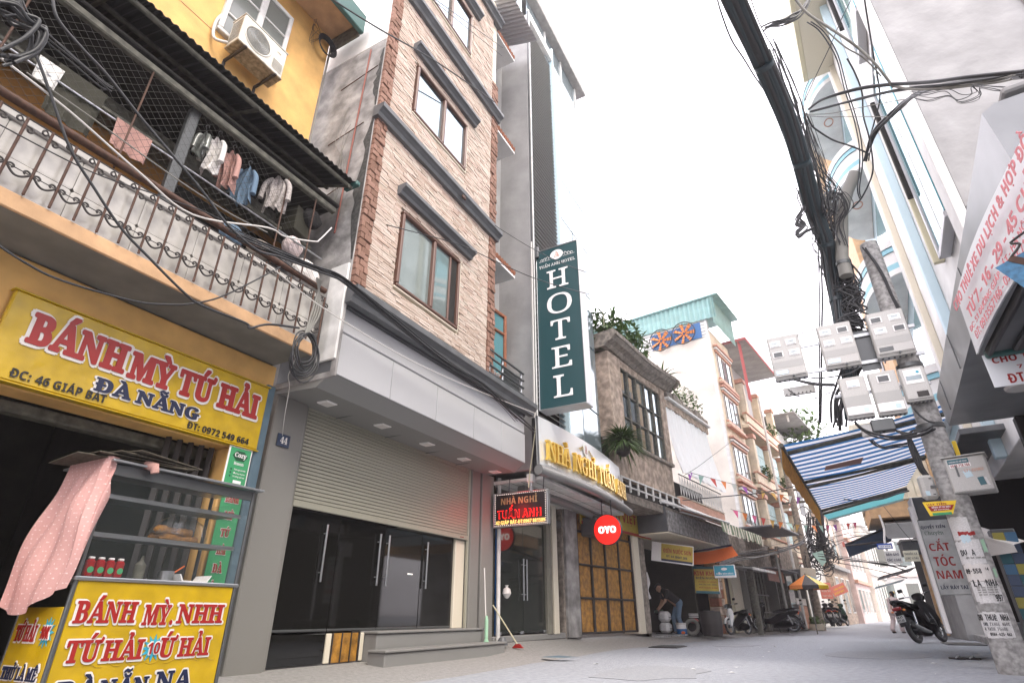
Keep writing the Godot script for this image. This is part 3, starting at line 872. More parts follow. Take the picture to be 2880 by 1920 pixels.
func food_cart() -> void:
	# front at x = -4.2, from z = -2.0 to -3.16
	var t := thing("food_cart", "glass sided sandwich cart with yellow printed panels in front of the yellow house", "food cart", V(-4.2, 0.1, -2.0), L)
	var W := 1.14
	for x in [0.0, W]:
		for z in [0.0, -0.55]:
			slab(t, "post", M.steel_dark, V(x - 0.013, 0.02, z - 0.013), V(x + 0.013, 1.44, z + 0.013))
	slab(t, "front_panel", M.sign_yellow, V(0.016, 0.04, -0.012), V(W - 0.016, 0.70, 0.004))
	slab(t, "side_panel", M.sign_yellow, V(-0.012, 0.04, -0.535), V(0.004, 0.55, -0.016))
	slab(t, "side_panel", M.steel_dark, V(W - 0.004, 0.04, -0.535), V(W + 0.008, 0.70, -0.016))
	slab(t, "counter", M.steel, V(-0.02, 0.702, -0.57), V(W + 0.02, 0.725, 0.02))
	slab(t, "canopy", M.steel, V(-0.03, 1.442, -0.60), V(W + 0.06, 1.458, 0.06))
	slab(t, "canopy_edge", M.steel_dark, V(0.016, 1.36, -0.01), V(W - 0.016, 1.438, 0.01))
	for y in [0.99, 1.24]:
		slab(t, "shelf", M.steel_dark, V(0.0, y, -0.42), V(W, y + 0.012, -0.10))
		slab(t, "shelf_edge", M.steel, V(0.016, y - 0.016, -0.098), V(W - 0.016, y + 0.014, -0.085))
	slab(t, "glass_front", M.pane, V(0.016, 0.727, -0.004), V(W - 0.016, 1.355, 0.0))
	for x in [0.002, W - 0.002]:
		slab(t, "glass_side", M.pane, V(x - 0.003, 0.727, -0.53), V(x + 0.003, 1.355, -0.02))
	# print on the front panel
	for q in [["BÁNH", 0.235, 0.54, 0.37, 0.155], ["MỲ.", 0.58, 0.525, 0.21, 0.155], ["NHH", 0.895, 0.515, 0.36, 0.118], ["TỨ", 0.165, 0.325, 0.20, 0.155], ["HẢI", 0.405, 0.325, 0.25, 0.155], ["Ứ", 0.70, 0.325, 0.115, 0.155], ["HẢI", 0.90, 0.325, 0.235, 0.155]]:
		text(t, "lettering", q[0], M.off_white, V(q[1], q[2], 0.008), q[3] * 1.06, q[4] * 1.09, 0.003, "serif", Basis(), 1.6)
		text(t, "lettering", q[0], M.red, V(q[1], q[2], 0.012), q[3], q[4], 0.003, "serif", Basis(), 1.0)
	for q in [["ĐÀ", 0.19, 0.11, 0.23, 0.135], ["NẴN", 0.47, 0.12, 0.30, 0.15], ["NA", 0.80, 0.105, 0.26, 0.11]]:
		text(t, "lettering", q[0], M.off_white, V(q[1], q[2], 0.008), q[3] * 1.06, q[4] * 1.09, 0.003, "serif", Basis(), 1.6)
		text(t, "lettering", q[0], M.navy, V(q[1], q[2], 0.012), q[3], q[4], 0.003, "serif", Basis(), 1.0)
	var star := PackedVector2Array()
	for k in 24:
		var a := TAU * k / 24
		var r := 0.085 if k % 2 == 0 else 0.045
		star.append(Vector2(cos(a) * r, sin(a) * r))
	var b := MB.new(); b.prism(star, 0.0, 0.003)
	part(t, "starburst", b, M.cyan, V(0.60, 0.305, 0.006))
	text(t, "lettering", "10", M.off_white, V(0.60, 0.305, 0.012), 0.09, 0.075, 0.003, "sans", Basis(), 1.5)
	text(t, "lettering", "10", M.red, V(0.60, 0.305, 0.016), 0.08, 0.068, 0.003, "sans", Basis(), 0.5)
	# creases in the vinyl
	for k in 7:
		b = MB.new()
		var x := 0.18 + k * 0.13; var p := []
		for i in 5: p.append(V(x + i * 0.03, 0.222 + 0.012 * sin(i * 1.4 + k), 0.0055))
		b.tube(p, 0.0025, 4)
		part(t, "crease", b, M.sign_yellow)
	# print on the side that faces the camera
	var sb := Basis(Vector3.UP, -PI / 2)
	for q in [["TỨ HẢI", 0.42, M.red, -0.35, 0.25, 0.12], ["THỬ LÀ MÊ", 0.20, M.navy, -0.27, 0.42, 0.09], ["ĂN LÀ PHÊ", 0.07, M.navy, -0.27, 0.42, 0.09]]:
		text(t, "lettering", q[0], M.off_white, V(-0.016, q[1], q[3]), q[4] * 1.06, q[5] * 1.1, 0.003, "serif", sb, 1.6)
		text(t, "lettering", q[0], q[2], V(-0.020, q[1], q[3]), q[4], q[5], 0.003, "serif", sb, 1.0)
	b = MB.new(); b.prism(star, 0.0, 0.003)
	part(t, "starburst", b, M.cyan, V(-0.0135, 0.41, -0.11), sb)
	text(t, "lettering", "10K", M.off_white, V(-0.020, 0.41, -0.11), 0.11, 0.075, 0.003, "sans", sb, 1.5)
	text(t, "lettering", "10K", M.red, V(-0.024, 0.41, -0.11), 0.10, 0.068, 0.003, "sans", sb, 0.5)
	# cloth draped over the near corner
	t = thing("draped_cloth", "pink dotted cloth draped over the near corner of the food cart", "cloth", V(-4.2, 0.1, -2.0), L)
	b = MB.new()
	var ny := 24; var nx := 22
	var g := []
	for i in nx + 1:
		var row := []
		for k in ny + 1:
			var f := float(i) / nx; var d := float(k) / ny
			# runs along the side edge, turning the corner to the front
			var s := lerpf(-0.46, 0.085, f)
			var p := V(-0.03, 0, minf(s, 0.03)) if s < 0.03 else V(-0.03 + (s - 0.03), 0, 0.045)
			var drop := 0.92 - 0.03 * f - 0.55 * smoothstep(0.90, 1.0, f)
			p.y = 1.475 - d * drop - 0.06 * d * sin(f * 5.0)
			p.x -= (0.02 + 0.05 * d * (1.0 - f) + 0.04 * sin(d * 2.4)) * (1.0 if s < 0.03 else 0.2) + (0.016 * sin(f * 19.0 + d * 3.0) + 0.012 * sin(f * 7.0 - d * 9.0)) * smoothstep(0.0, 0.4, d)
			p.z += 0.014 * sin(f * 17.0 + d * 2.0) * d - 0.12 * d * d * (1 - f) + 0.03 * sin(d * 6.0 + f * 4.0)
			row.append(p)
		g.append(row)
	for i in nx:
		for k in ny:
			b.quad(g[i][k + 1], g[i + 1][k + 1], g[i + 1][k], g[i][k])
	part(t, "drape", b, M.pink_dots)
	b = MB.new()
	for i in nx:
		var a: Vector3 = g[i][0]; var c: Vector3 = g[i + 1][0]
		b.quad(a, c, c + V(0.16, 0.0, -0.06), a + V(0.16, 0.004, -0.06))
	part(t, "fold", b, M.pink_cloth)
	b = MB.new()
	b.tube([V(0.20, 1.47, 0.02), V(0.24, 1.45, 0.07), V(0.25, 1.41, 0.075)], [0.03, 0.035, 0.028], 8)
	part(t, "rolled_end", b, M.pink_cloth)
	# cardboard on top
	t = thing("cardboard_sheets", "stack of dark bent cardboard sheets lying on the cart roof", "cardboard", V(-4.2, 1.562, -2.0), L)
	for k in 4:
		var pb := MB.new(); pb.bev(V(0.72 - k * 0.06, 0.008, 0.5), 0.002)
		part(t, "sheet", pb, M.cardboard, V(0.16 + k * 0.05, 0.012 + k * 0.016, -0.22 + k * 0.02), Basis(Vector3.UP, -0.12 + k * 0.1) * Basis(V(0, 0, 1), 0.03 - k * 0.02))
	# goods in the cart
	for k in 4:
		var j := thing("juice_carton", "small red carton with green fruit print, %s in the row on the cart counter" % ["nearest", "second", "third", "farthest"][k], "carton", V(-4.30, 0.826, -2.10 - k * 0.062), L, "juice cartons on the cart counter")
		slab(j, "body", M.tail_red, V(-0.025, 0, -0.025), V(0.025, 0.11, 0.025))
		slab(j, "cap", M.white, V(-0.016, 0.111, -0.012), V(0.016, 0.125, 0.014))
		b = MB.new(); b.lathe([Vector2(0.02, 0), Vector2(0, 0.003)], 12, Vector3(0, 0, 1), V(0, 0.045, 0.0255))
		part(j, "fruit_print", b, M.green_sign)
	t = thing("squeeze_bottle", "cloudy squeeze bottle standing right of the juice cartons", "bottle", V(-4.36, 0.826, -2.46))
	b = MB.new(); b.lathe([Vector2(0.034, 0), Vector2(0.036, 0.01), Vector2(0.036, 0.10), Vector2(0.015, 0.125), Vector2(0.008, 0.16), Vector2(0.0, 0.162)], 14)
	part(t, "body", b, M.olive_steel)
	t = thing("steel_cup", "steel cup with an orange spoon on the cart counter", "cup", V(-4.36, 0.826, -2.66))
	b = MB.new(); b.lathe([Vector2(0.05, 0), Vector2(0.055, 0.07), Vector2(0.050, 0.07), Vector2(0.045, 0.01), Vector2(0, 0.01)], 16)
	part(t, "body", b, M.steel)
	b = MB.new(); b.tube([V(0, 0.02, 0), V(0.06, 0.11, -0.09)], 0.006, 6)
	part(t, "spoon", b, M.orange_canvas)
	t = thing("white_tray", "white plastic tray on the cart counter", "tray", V(-4.32, 0.826, -2.82), L)
	b = MB.new(); b.prism(PackedVector2Array([Vector2(-0.10, 0), Vector2(0.10, 0), Vector2(0.13, 0.05), Vector2(0.12, 0.05), Vector2(0.093, 0.008), Vector2(-0.093, 0.008), Vector2(-0.12, 0.05), Vector2(-0.13, 0.05)]), -0.1, 0.08)
	part(t, "body", b, M.white)
	t = thing("bread_bag", "clear bag of golden bread rolls on the middle shelf of the cart", "bag", V(-4.42, 1.105, -2.72), L)
	for k in 11:
		b = MB.new()
		var a := V(-0.17 + (k % 6) * 0.062, 0.028 + (k / 6) * 0.05, rng.randf_range(-0.05, 0.03))
		b.tube([a + V(-0.055, -0.008, 0.02), a + V(-0.02, 0, 0), a + V(0.03, 0.002, 0), a + V(0.06, -0.006, -0.02)], [0.010, 0.030, 0.030, 0.010], 10)
		part(t, "bread_roll", b, M.bread)
	b = MB.new()
	b.lathe([Vector2(0.21, 0.0), Vector2(0.23, 0.05), Vector2(0.20, 0.13), Vector2(0.10, 0.18), Vector2(0.16, 0.23)], 14)
	part(t, "film", b, M.pane, V(0, 0, 0), Basis.from_scale(V(1, 1, 0.5)))
	t = single("plastic_stool", "orange red plastic stool behind the near edge of the food cart", "stool", stool_mesh(), M.orange_canvas, V(-4.65, 0.12, -1.62))

func stool_mesh() -> ArrayMesh:
	var b := MB.new()
	for x in [-1.0, 1.0]:
		for z in [-1.0, 1.0]:
			b.tube([V(x * 0.17, 0, z * 0.17), V(x * 0.12, 0.45, z * 0.12)], 0.022, 6)
	b.box(V(-0.15, 0.44, -0.15), V(0.15, 0.48, 0.15))
	return b.mesh()

func house_44() -> void:
	# local: x runs away along the street from z = -3.9, z is out from the stone front at x = -4.25
	var h := thing("stone_hotel", "narrow house with beige split stone front, brown brick edges and grey canopy", "house", V(-4.25, 0, -3.9), L)
	var BW := 4.87
	# --- ground floor
	slab(h, "pillar", M.granite, V(0.0, 0.05, -1.25), V(0.44, 2.86, -0.89))
	slab(h, "pillar", M.granite, V(0.44, 0.05, -1.20), V(0.53, 2.86, -0.955))
	slab(h, "pillar", M.granite, V(4.13, 0.05, -1.25), V(4.40, 2.86, -0.90))
	slab(h, "pillar", M.granite, V(4.44, 0.05, -1.25), V(4.84, 2.86, -0.885))
	slab(h, "pillar_joint", M.grey_dark, V(4.40, 0.05, -1.2), V(4.44, 2.86, -0.95))
	var sh := Node3D.new(); sh.name = "roller_shutter"; h.add_child(sh)
	sh.position = V(0.0, 0.0, -0.96)
	var y := 1.80
	for k in 25:
		piece(sh, "slat", M.shutter, V(2.33, y + k * 0.0435, 0.0), V(3.64, 0.036, 0.022))
	slab(sh, "backing", M.dark, V(0.51, 1.71, -0.03), V(4.15, 2.88, -0.012))
	slab(sh, "bottom_bar", M.shutter, V(0.51, 1.70, -0.008), V(4.15, 1.775, 0.02))
	slab(sh, "guide", M.shutter, V(4.10, 0.4, -0.02), V(4.135, 2.86, 0.03))
	text(sh, "label", "CỬA CUỐN", M.tail_red, V(3.93, 1.735, 0.022), 0.11, 0.02, 0.002, "sans")
	# dark glass doors
	slab(h, "door_back", M.dark, V(0.5, 0.05, -2.6), V(4.2, 2.9, -2.5))
	slab(h, "door_side", M.dark, V(0.40, 0.05, -2.5), V(0.5, 2.9, -1.05))
	slab(h, "door_side", M.cream, V(3.86, 0.43, -1.55), V(4.125, 1.70, -1.0))
	for q in [[0.54, 1.36], [1.37, 2.20], [2.21, 3.04], [3.05, 3.86]]:
		var d := slab(h, "glass_door", M.tinted, V(q[0], 0.44, -1.06), V(q[1], 1.70, -1.045))
		slab(d, "rail", M.steel_dark, V(-(q[1] - q[0]) / 2.0, -0.63, -0.012), V((q[1] - q[0]) / 2.0, -0.60, 0.012))
	for x in [1.12, 2.08, 2.26, 3.13]:
		var hd := Node3D.new(); hd.name = "door_handle"; h.add_child(hd, true)
		hd.position = V(x, 0, -1.0)
		var b := MB.new(); b.tube([V(0, 0.95, 0), V(0, 1.58, 0)], 0.013, 10)
		part(hd, "bar", b, M.steel)
		for yy in [1.05, 1.48]:
			b = MB.new(); b.tube([V(0, yy, 0), V(0, yy, -0.045)], 0.008, 8)
			part(hd, "stand_off", b, M.steel)
	# strip light seen inside
	slab(h, "inside_lamp", M.led_white, V(2.75, 1.12, -1.042), V(2.86, 1.132, -1.038))
	# low glass left of the steps
	slab(h, "low_glass", M.tinted, V(0.54, 0.12, -1.04), V(1.33, 0.42, -1.02))
	slab(h, "low_post", M.cream, V(1.34, 0.12, -1.03), V(1.42, 0.42, -1.0))
	slab(h, "low_panel", M.tan_sheet, V(1.44, 0.12, -1.03), V(1.86, 0.42, -1.005))
	for x in [1.43, 1.58, 1.73, 1.87]:
		slab(h, "low_bar", M.iron, V(x - 0.008, 0.12, -1.004), V(x + 0.008, 0.43, -0.99))
	slab(h, "low_post", M.cream, V(1.89, 0.12, -1.03), V(1.95, 0.42, -0.99))
	# steps
	slab(h, "step", M.granite_step, V(1.96, 0.05, -1.2), V(4.42, 0.405, -0.80))
	slab(h, "step_top", M.granite_step, V(1.94, 0.406, -1.2), V(4.43, 0.435, -0.775))
	slab(h, "step", M.granite_step, V(1.80, 0.0, -0.79), V(4.62, 0.215, -0.52))
	slab(h, "step_top", M.granite_step, V(1.78, 0.216, -0.773), V(4.64, 0.245, -0.495))
	# --- canopy box
	var b2 := MB.new()
	var prof := PackedVector2Array([Vector2(-1.0, 2.86), Vector2(-0.30, 2.82), Vector2(-0.10, 2.95), Vector2(-0.10, 3.46), Vector2(-1.0, 3.46)])
	b2.xf = Transform3D(Basis(V(0, 0, 1), V(0, 1, 0), V(-1, 0, 0)), V(4.52, 0, 0))
	b2.prism(prof, 0.0, 4.52)
	part(h, "canopy_box", b2, M.grey_soffit)
	var xs := [0.0, 0.95, 1.90, 2.85, 3.68, 4.52]
	for k in 5:
		slab(h, "canopy_panel", M.grey_panel, V(xs[k] + 0.004, 2.955, -0.098), V(xs[k + 1] - 0.004, 3.455, -0.085))
		if k > 0:
			slab(h, "soffit_joint", M.grey_dark, V(xs[k] - 0.004, 2.84, -0.95), V(xs[k] + 0.004, 2.848, -0.30))
	slab(h, "end_panel", M.grey_dark, V(-0.012, 2.97, -0.95), V(-0.002, 3.455, -0.11))
	slab(h, "fascia", M.grey_panel, V(0.0, 3.475, -0.95), V(4.52, 3.78, -0.093))
	slab(h, "fascia_joint", M.grey_dark, V(0.0, 3.46, -0.95), V(4.52, 3.475, -0.105))
	for k in 5:
		var dl := Node3D.new(); dl.name = "downlight"; h.add_child(dl, true)
		dl.position = V(0.46 + k * 0.98, 2.836, -0.60)
		slab(dl, "trim", M.white, V(-0.085, -0.012, -0.085), V(0.085, 0.01, 0.085))
		slab(dl, "diffuser", M.off_white, V(-0.06, -0.018, -0.06), V(0.06, -0.0125, 0.06))
	moulding(h, "base_cornice", V(-0.03, 3.79, 0), 4.62, 0.20, 0.14)
	slab(h, "cornice_deck", M.grey_dark, V(0.0, 3.785, -0.9), V(4.55, 3.87, -0.08))
	# --- upper floors
	slab(h, "stone_wall", M.cream, V(0.02, 3.86, -0.35), V(3.22, 13.6, -0.03))
	slab(h, "side_wall", M.side_concrete, V(-0.01, 2.9, -5.0), V(0.018, 8.4, -0.03))
	slab(h, "side_wall", M.white_wall, V(-0.01, 8.41, -5.0), V(0.018, 13.6, -0.03))
	slab(h, "corner_trim", M.white_paint, V(-0.035, 3.1, -0.34), V(0.0, 4.35, -0.05))
	slab(h, "bay_wall", M.tower_grey, V(3.2, 3.86, -5.0), V(4.82, 14.0, -0.80))
	slab(h, "stone_flank", M.side_concrete, V(3.19, 3.86, -0.79), V(3.22, 13.6, -0.03))
	rng.seed = 44
	# brown bricks at both edges
	var yy := 3.90
	var row := 0
	while yy < 12.9:
		for side in 2:
			var x0 := 0.0 if side == 0 else 3.0
			var wd := 0.20 if side == 0 else 0.23
			var cut := wd * (0.62 if row % 2 == 0 else 0.36) + rng.randf_range(-0.012, 0.012)
			for q in [[x0, x0 + cut], [x0 + cut, x0 + wd]]:
				var dz := rng.randf_range(0.0, 0.028)
				piece(h, "brick", M["brick%d" % rng.randi_range(0, 3)], V((q[0] + q[1]) / 2, yy + 0.044, -0.012 + dz / 2), V(q[1] - q[0] - 0.008, 0.082, 0.05 + dz), Basis(V(0, 0, 1), rng.randf_range(-0.02, 0.02)) * Basis(Vector3.UP, rng.randf_range(-0.09, 0.09)) * Basis(Vector3.RIGHT, rng.randf_range(-0.09, 0.09)))
		yy += 0.0905
		row += 1
		if yy > 10.7: break
	var wins := [[0.71, 2.13, 4.41, 5.63], [0.69, 2.14, 7.52, 8.60], [0.69, 2.14, 10.52, 11.72]]
	# split stone strips: the lowest as pieces, the rest joined
	var st := MB.new()
	var count := 0
	yy = 3.88
	while yy < 13.4:
		var hh := rng.randf_range(0.024, 0.044)
		var x := 0.20
		while x < 3.0:
			var ww := minf(rng.randf_range(0.09, 0.30), 3.0 - x)
			if 3.0 - x - ww < 0.06: ww = 3.0 - x
			var ok := true
			var x1 := x + ww
			for w in wins:
				if yy + hh > w[2] - 0.03 and yy < w[3] + 0.03 and x1 > w[0] - 0.03 and x < w[1] + 0.03:
					if x < w[0] - 0.08: x1 = w[0] - 0.03
					elif x >= w[1] + 0.03 - 0.02: pass
					elif x1 > w[1] + 0.1 :
						x = w[1] + 0.03
					else:
						ok = false
			if ok and x1 - x > 0.02:
				var dz := rng.randf_range(0.0, 0.011)
				var ctr := V((x + x1) / 2, yy + hh / 2, -0.012 + dz / 2)
				var sz := V(x1 - x - 0.0025, hh - 0.0025, 0.034 + dz)
				var bb := Basis(Vector3.UP, rng.randf_range(-0.05, 0.05)) * Basis(Vector3.RIGHT, rng.randf_range(-0.08, 0.08))
				if count < 300:
					piece(h, "stone_strip", M["strip%d" % rng.randi_range(0, 3)], ctr, sz, bb)
					count += 1
				else:
					var t := rng.randi_range(0, 3)
					var warm := rng.randf_range(0.93, 1.05)
					st.col = Color((0.50 + 0.045 * t), (0.385 + 0.05 * t) * warm, (0.31 + 0.05 * t) * warm)
					st.xf = Transform3D(bb, ctr)
					st.box(-sz / 2, sz / 2)
			x = maxf(x1, x + 0.01)
		yy += hh
	stuff(part(h, "stone_cladding", st, M.stone))
	# windows with hoods
	for w in wins:
		var fr := Node3D.new(); fr.name = "window"; h.add_child(fr, true)
		var x0: float = w[0]; var x1: float = w[1]; var y0: float = w[2]; var y1: float = w[3]
		var mx := x0 + (x1 - x0) * 0.53
		for q in [[x0, y0, x1, y0 + 0.05], [x0, y1 - 0.05, x1, y1], [x0, y0 + 0.051, x0 + 0.05, y1 - 0.051], [x1 - 0.05, y0 + 0.051, x1, y1 - 0.051], [mx - 0.03, y0 + 0.051, mx + 0.03, y1 - 0.051]]:
			slab(fr, "frame", M.brown_frame, V(q[0], q[1], -0.04), V(q[2], q[3], 0.045))
		slab(fr, "pane", M.mirror_glass if y0 > 6.0 else M.pale_pane, V(x0 + 0.05, y0 + 0.05, -0.02), V(mx - 0.03, y1 - 0.05, -0.012))
		slab(fr, "pane", M.mirror_glass if y0 > 6.0 else M.pale_pane, V(mx + 0.03, y0 + 0.05, -0.012), V(x1 - 0.05, y1 - 0.05, -0.004))
		if y0 < 6.0:
			slab(fr, "open_gap", M.dark, V(x1 - 0.22, y0 + 0.05, -0.003), V(x1 - 0.05, y1 - 0.05, 0.001))
			slab(fr, "sash", M.brown_frame, V(x1 - 0.26, y0 + 0.05, -0.003), V(x1 - 0.22, y1 - 0.05, 0.02))
		slab(fr, "sill", M.cream, V(x0 - 0.03, y0 - 0.03, -0.03), V(x1 + 0.03, y0 - 0.003, 0.03))
		slab(fr, "reveal", M.cream, V(x1 + 0.002, y0, -0.03), V(x1 + 0.03, y1 + 0.02, 0.03))
		moulding(h, "window_hood", V(x0 - 0.15, y1 + 0.18, 0), 1.84, 0.15, 0.16)
	for yc in [6.72, 9.72, 12.75]:
		moulding(h, "string_course", V(-0.05, yc, 0), 3.30, 0.19, 0.16)
	slab(h, "rust_stain_plate", M.rust, V(1.92, 6.735, 0.13), V(2.02, 6.80, 0.163))
	# --- recessed bay with balconies
	slab(h, "bay_siding", M.white_wall, V(3.22, 6.25, -0.79), V(3.62, 13.6, -0.76))
	for k in 22:
		slab(h, "siding_joint", M.cable_grey, V(3.22, 6.4 + k * 0.33, -0.76), V(3.62, 6.408 + k * 0.33, -0.755))
	for ye in [6.45, 9.68, 12.7]:
		var e := Node3D.new(); e.name = "tiled_eave"; h.add_child(e, true)
		e.position = V(0, ye, 0)
		var bb := MB.new()
		bb.xf = Transform3D(Basis(V(0, 0, 1), V(0, 1, 0), V(-1, 0, 0)), V(4.10, 0, 0))
		bb.prism(PackedVector2Array([Vector2(-0.78, 0.0), Vector2(-0.05, 0.0), Vector2(-0.05, 0.06), Vector2(-0.78, 0.32)]), 0.0, 0.86)
		part(e, "slope", bb, M.white_wall)
		for k in 9:
			var tb := MB.new(); tb.tube([V(0, 0.09, -0.03), V(0, 0.36, -0.79)], 0.048, 8)
			part(e, "roof_tile", tb, M.terracotta, V(3.28 + k * 0.095, 0, 0))
	var wf := Node3D.new(); wf.name = "bay_window"; h.add_child(wf)
	wf.transform = Transform3D(Basis(Vector3.UP, -0.10), V(3.6, 4.62, -0.72))
	for q in [[0, 0, 0.07, 1.42], [1.03, 0, 1.10, 1.42], [0.07, 1.35, 1.03, 1.42], [0.07, 0, 1.03, 0.07], [0.07, 0.95, 1.03, 1.0], [0.53, 0.07, 0.57, 0.95]]:
		slab(wf, "frame", M.terracotta, V(q[0], q[1], 0), V(q[2], q[3], 0.06))
	slab(wf, "pane", M.teal_glass, V(0.07, 1.0, 0.01), V(1.03, 1.35, 0.02))
	slab(wf, "pane", M.teal_glass, V(0.07, 0.07, 0.01), V(1.03, 0.95, 0.02))
	for k in 5:
		var bb := MB.new(); bb.lathe([Vector2(0.055, 0), Vector2(0, 0.003)], 9, Vector3(0, 0, 1), V(0.30 + (k * 0.37) - floorf(k * 0.37 / 0.7) * 0.7, 0.2 + k * 0.24, 0.022))
		part(wf, "flower_print", bb, M.gold_dull)
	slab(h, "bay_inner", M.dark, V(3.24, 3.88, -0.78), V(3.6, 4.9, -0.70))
	var rl := Node3D.new(); rl.name = "balcony_railing"; h.add_child(rl)
	for k in 5:
		var bb := MB.new(); bb.tube([V(3.08, 3.95 + k * 0.135, 0.03), V(4.26, 3.95 + k * 0.135, 0.03)], 0.02, 8)
		part(rl, "rail", bb, M.steel_dark)
	for x in [3.12, 3.55, 4.22]:
		var bb := MB.new(); bb.tube([V(x, 3.86, 0.0), V(x, 4.5, 0.0)], 0.022, 8)
		part(rl, "baluster", bb, M.steel)
	slab(rl, "screen", M.steel_dark, V(3.56, 3.9, -0.03), V(4.2, 4.42, -0.018))
	for x in [3.28, 3.42]:
		slab(rl, "bracket", M.off_white, V(x, 4.15, -0.06), V(x + 0.06, 4.22, 0.0))
	var rf := MB.new()
	for i in 60:
		var xa := 3.1 + 1.3 * i / 60.0; var xb := 3.1 + 1.3 * (i + 1) / 60.0
		var ya := sin(xa * 60.0) * 0.02; var yb := sin(xb * 60.0) * 0.02
		rf.quad(V(xa, 13.5 + ya, 0.45), V(xb, 13.5 + yb, 0.45), V(xb, 14.1 + yb, -1.0), V(xa, 14.1 + ya, -1.0))
	part(h, "tin_roof", rf, M.corr_grey)
	# rusted rods and loose wires on the side wall
	var rb := MB.new(); rb.tube([V(-0.03, 4.9, -0.40), V(-0.03, 8.3, -0.30)], 0.012, 6)
	part(h, "rusty_rod", rb, M.rod_red)
	for q in [[5.6, -0.75, -0.25], [6.6, -0.85, -0.2], [7.7, -0.8, -0.1]]:
		rb = MB.new(); rb.tube([V(-0.03, q[0], q[1]), V(-0.03, q[0] + 0.12, q[2])], 0.008, 5)
		part(h, "rusty_rod", rb, M.rust)
	for k in 4:
		rb = MB.new()
		rb.tube(curve([V(-0.035, 7.2 - k * 0.2, -0.55 + k * 0.05), V(-0.04, 6.6, -0.7 + k * 0.08), V(-0.035, 6.0, -0.4 - k * 0.06), V(-0.035, 5.4, -0.5)], 6), 0.004, 4)
		part(h, "loose_wire", rb, M.cable_grey)
	for q in [[4.4, 6.9, 0.20], [7.0, 8.2, 0.12]]:
		var mp := PackedVector2Array([Vector2(-0.035, q[0]), Vector2(-0.035, q[1])])
		for k in 15:
			var f := k / 14.0
			mp.append(Vector2(-0.06 - rng.randf_range(0.2, 1.0) * q[2] * sin(f * PI), lerpf(q[1], q[0], f)))
		var mm := MB.new(); mm.prism(mp, 0.0, 0.003)
		part(h, "mould_stain", mm, M.mold, V(-0.0105, 0, 0), Basis(Vector3.UP, -PI / 2))
	var pl := thing("number_plate", "small dark blue house number plate reading 44 on the granite pillar", "number plate", V(-5.125, 2.35, -4.07), L)
	slab(pl, "plate", M.navy_plate, V(-0.085, -0.07, -0.008), V(0.085, 0.07, 0.005))
	text(pl, "lettering", "44", M.off_white, V(0, 0, 0.008), 0.095, 0.075, 0.003, "serif")
	# broom and mop leaning by the right pillar
	var t := thing("mop", "pale green handled mop leaning upright against the granite pillar", "mop", V(-4.95, 0.245, -8.25))
	rb = MB.new(); rb.tube([V(0, 0.05, 0), V(-0.06, 1.05, 0.0)], 0.011, 8)
	part(t, "handle", rb, M.off_white)
	rb = MB.new(); rb.lathe([Vector2(0.012, 0), Vector2(0.028, 0.06), Vector2(0.028, 0.3), Vector2(0.012, 0.36)], 10)
	part(t, "sleeve", rb, M.mop_green)
	rb = MB.new()
	for k in 16:
		var a := TAU * k / 16
		rb.tube([V(cos(a) * 0.01, 0.07, sin(a) * 0.01), V(cos(a) * 0.035, 0.0, sin(a) * 0.035)], 0.006, 4)
	part(t, "strings", rb, M.mop_green)
	t = thing("broom", "wooden handled broom with a red plastic head on the pavement by the steps", "broom", V(-4.76, 0.14, -8.92))
	rb = MB.new(); rb.tube([V(0, 0.04, 0), V(-0.30, 0.62, 0.30)], 0.011, 8)
	part(t, "handle", rb, M.olive_edge)
	rb = MB.new(); rb.prism(PackedVector2Array([Vector2(-0.03, 0.06), Vector2(0.03, 0.06), Vector2(0.10, 0.0), Vector2(-0.10, 0.0)]), -0.02, 0.02)
	part(t, "head", rb, M.red)
	t = thing("grey_rag", "dark grey rag heaped beside the broom head", "rag", V(-4.95, 0.18, -8.75))
	rb = MB.new(); rb.lathe([Vector2(0.09, 0), Vector2(0.08, 0.06), Vector2(0.05, 0.11), Vector2(0.0, 0.13)], 9)
	part(t, "cloth", rb, M.grey_dark)
	rb = MB.new()
	rb.tube([V(0, 0, 0), V(0, 2.75, 0)], 0.035, 10)
	single("downpipe", "thin white drain pipe standing right of the granite pillars", "pipe", rb, M.white_paint, V(-5.08, 0.1, -8.83))

func moulding(h: Node, called: String, at: Vector3, length: float, height: float, out: float) -> void:
	var p := PackedVector2Array([Vector2(-0.03, 0), Vector2(out * 0.45, 0), Vector2(out * 0.55, height * 0.3), Vector2(out * 0.8, height * 0.5), Vector2(out, height * 0.6), Vector2(out, height), Vector2(-0.03, height)])
	var b := MB.new()
	# outline lies in (z, y); pushed along x
	b.xf = Transform3D(Basis(V(0, 0, 1), V(0, 1, 0), V(-1, 0, 0)), V(length, 0, 0))
	b.prism(p, 0.0, length)
	part(h, called, b, M.grey_dark, at)

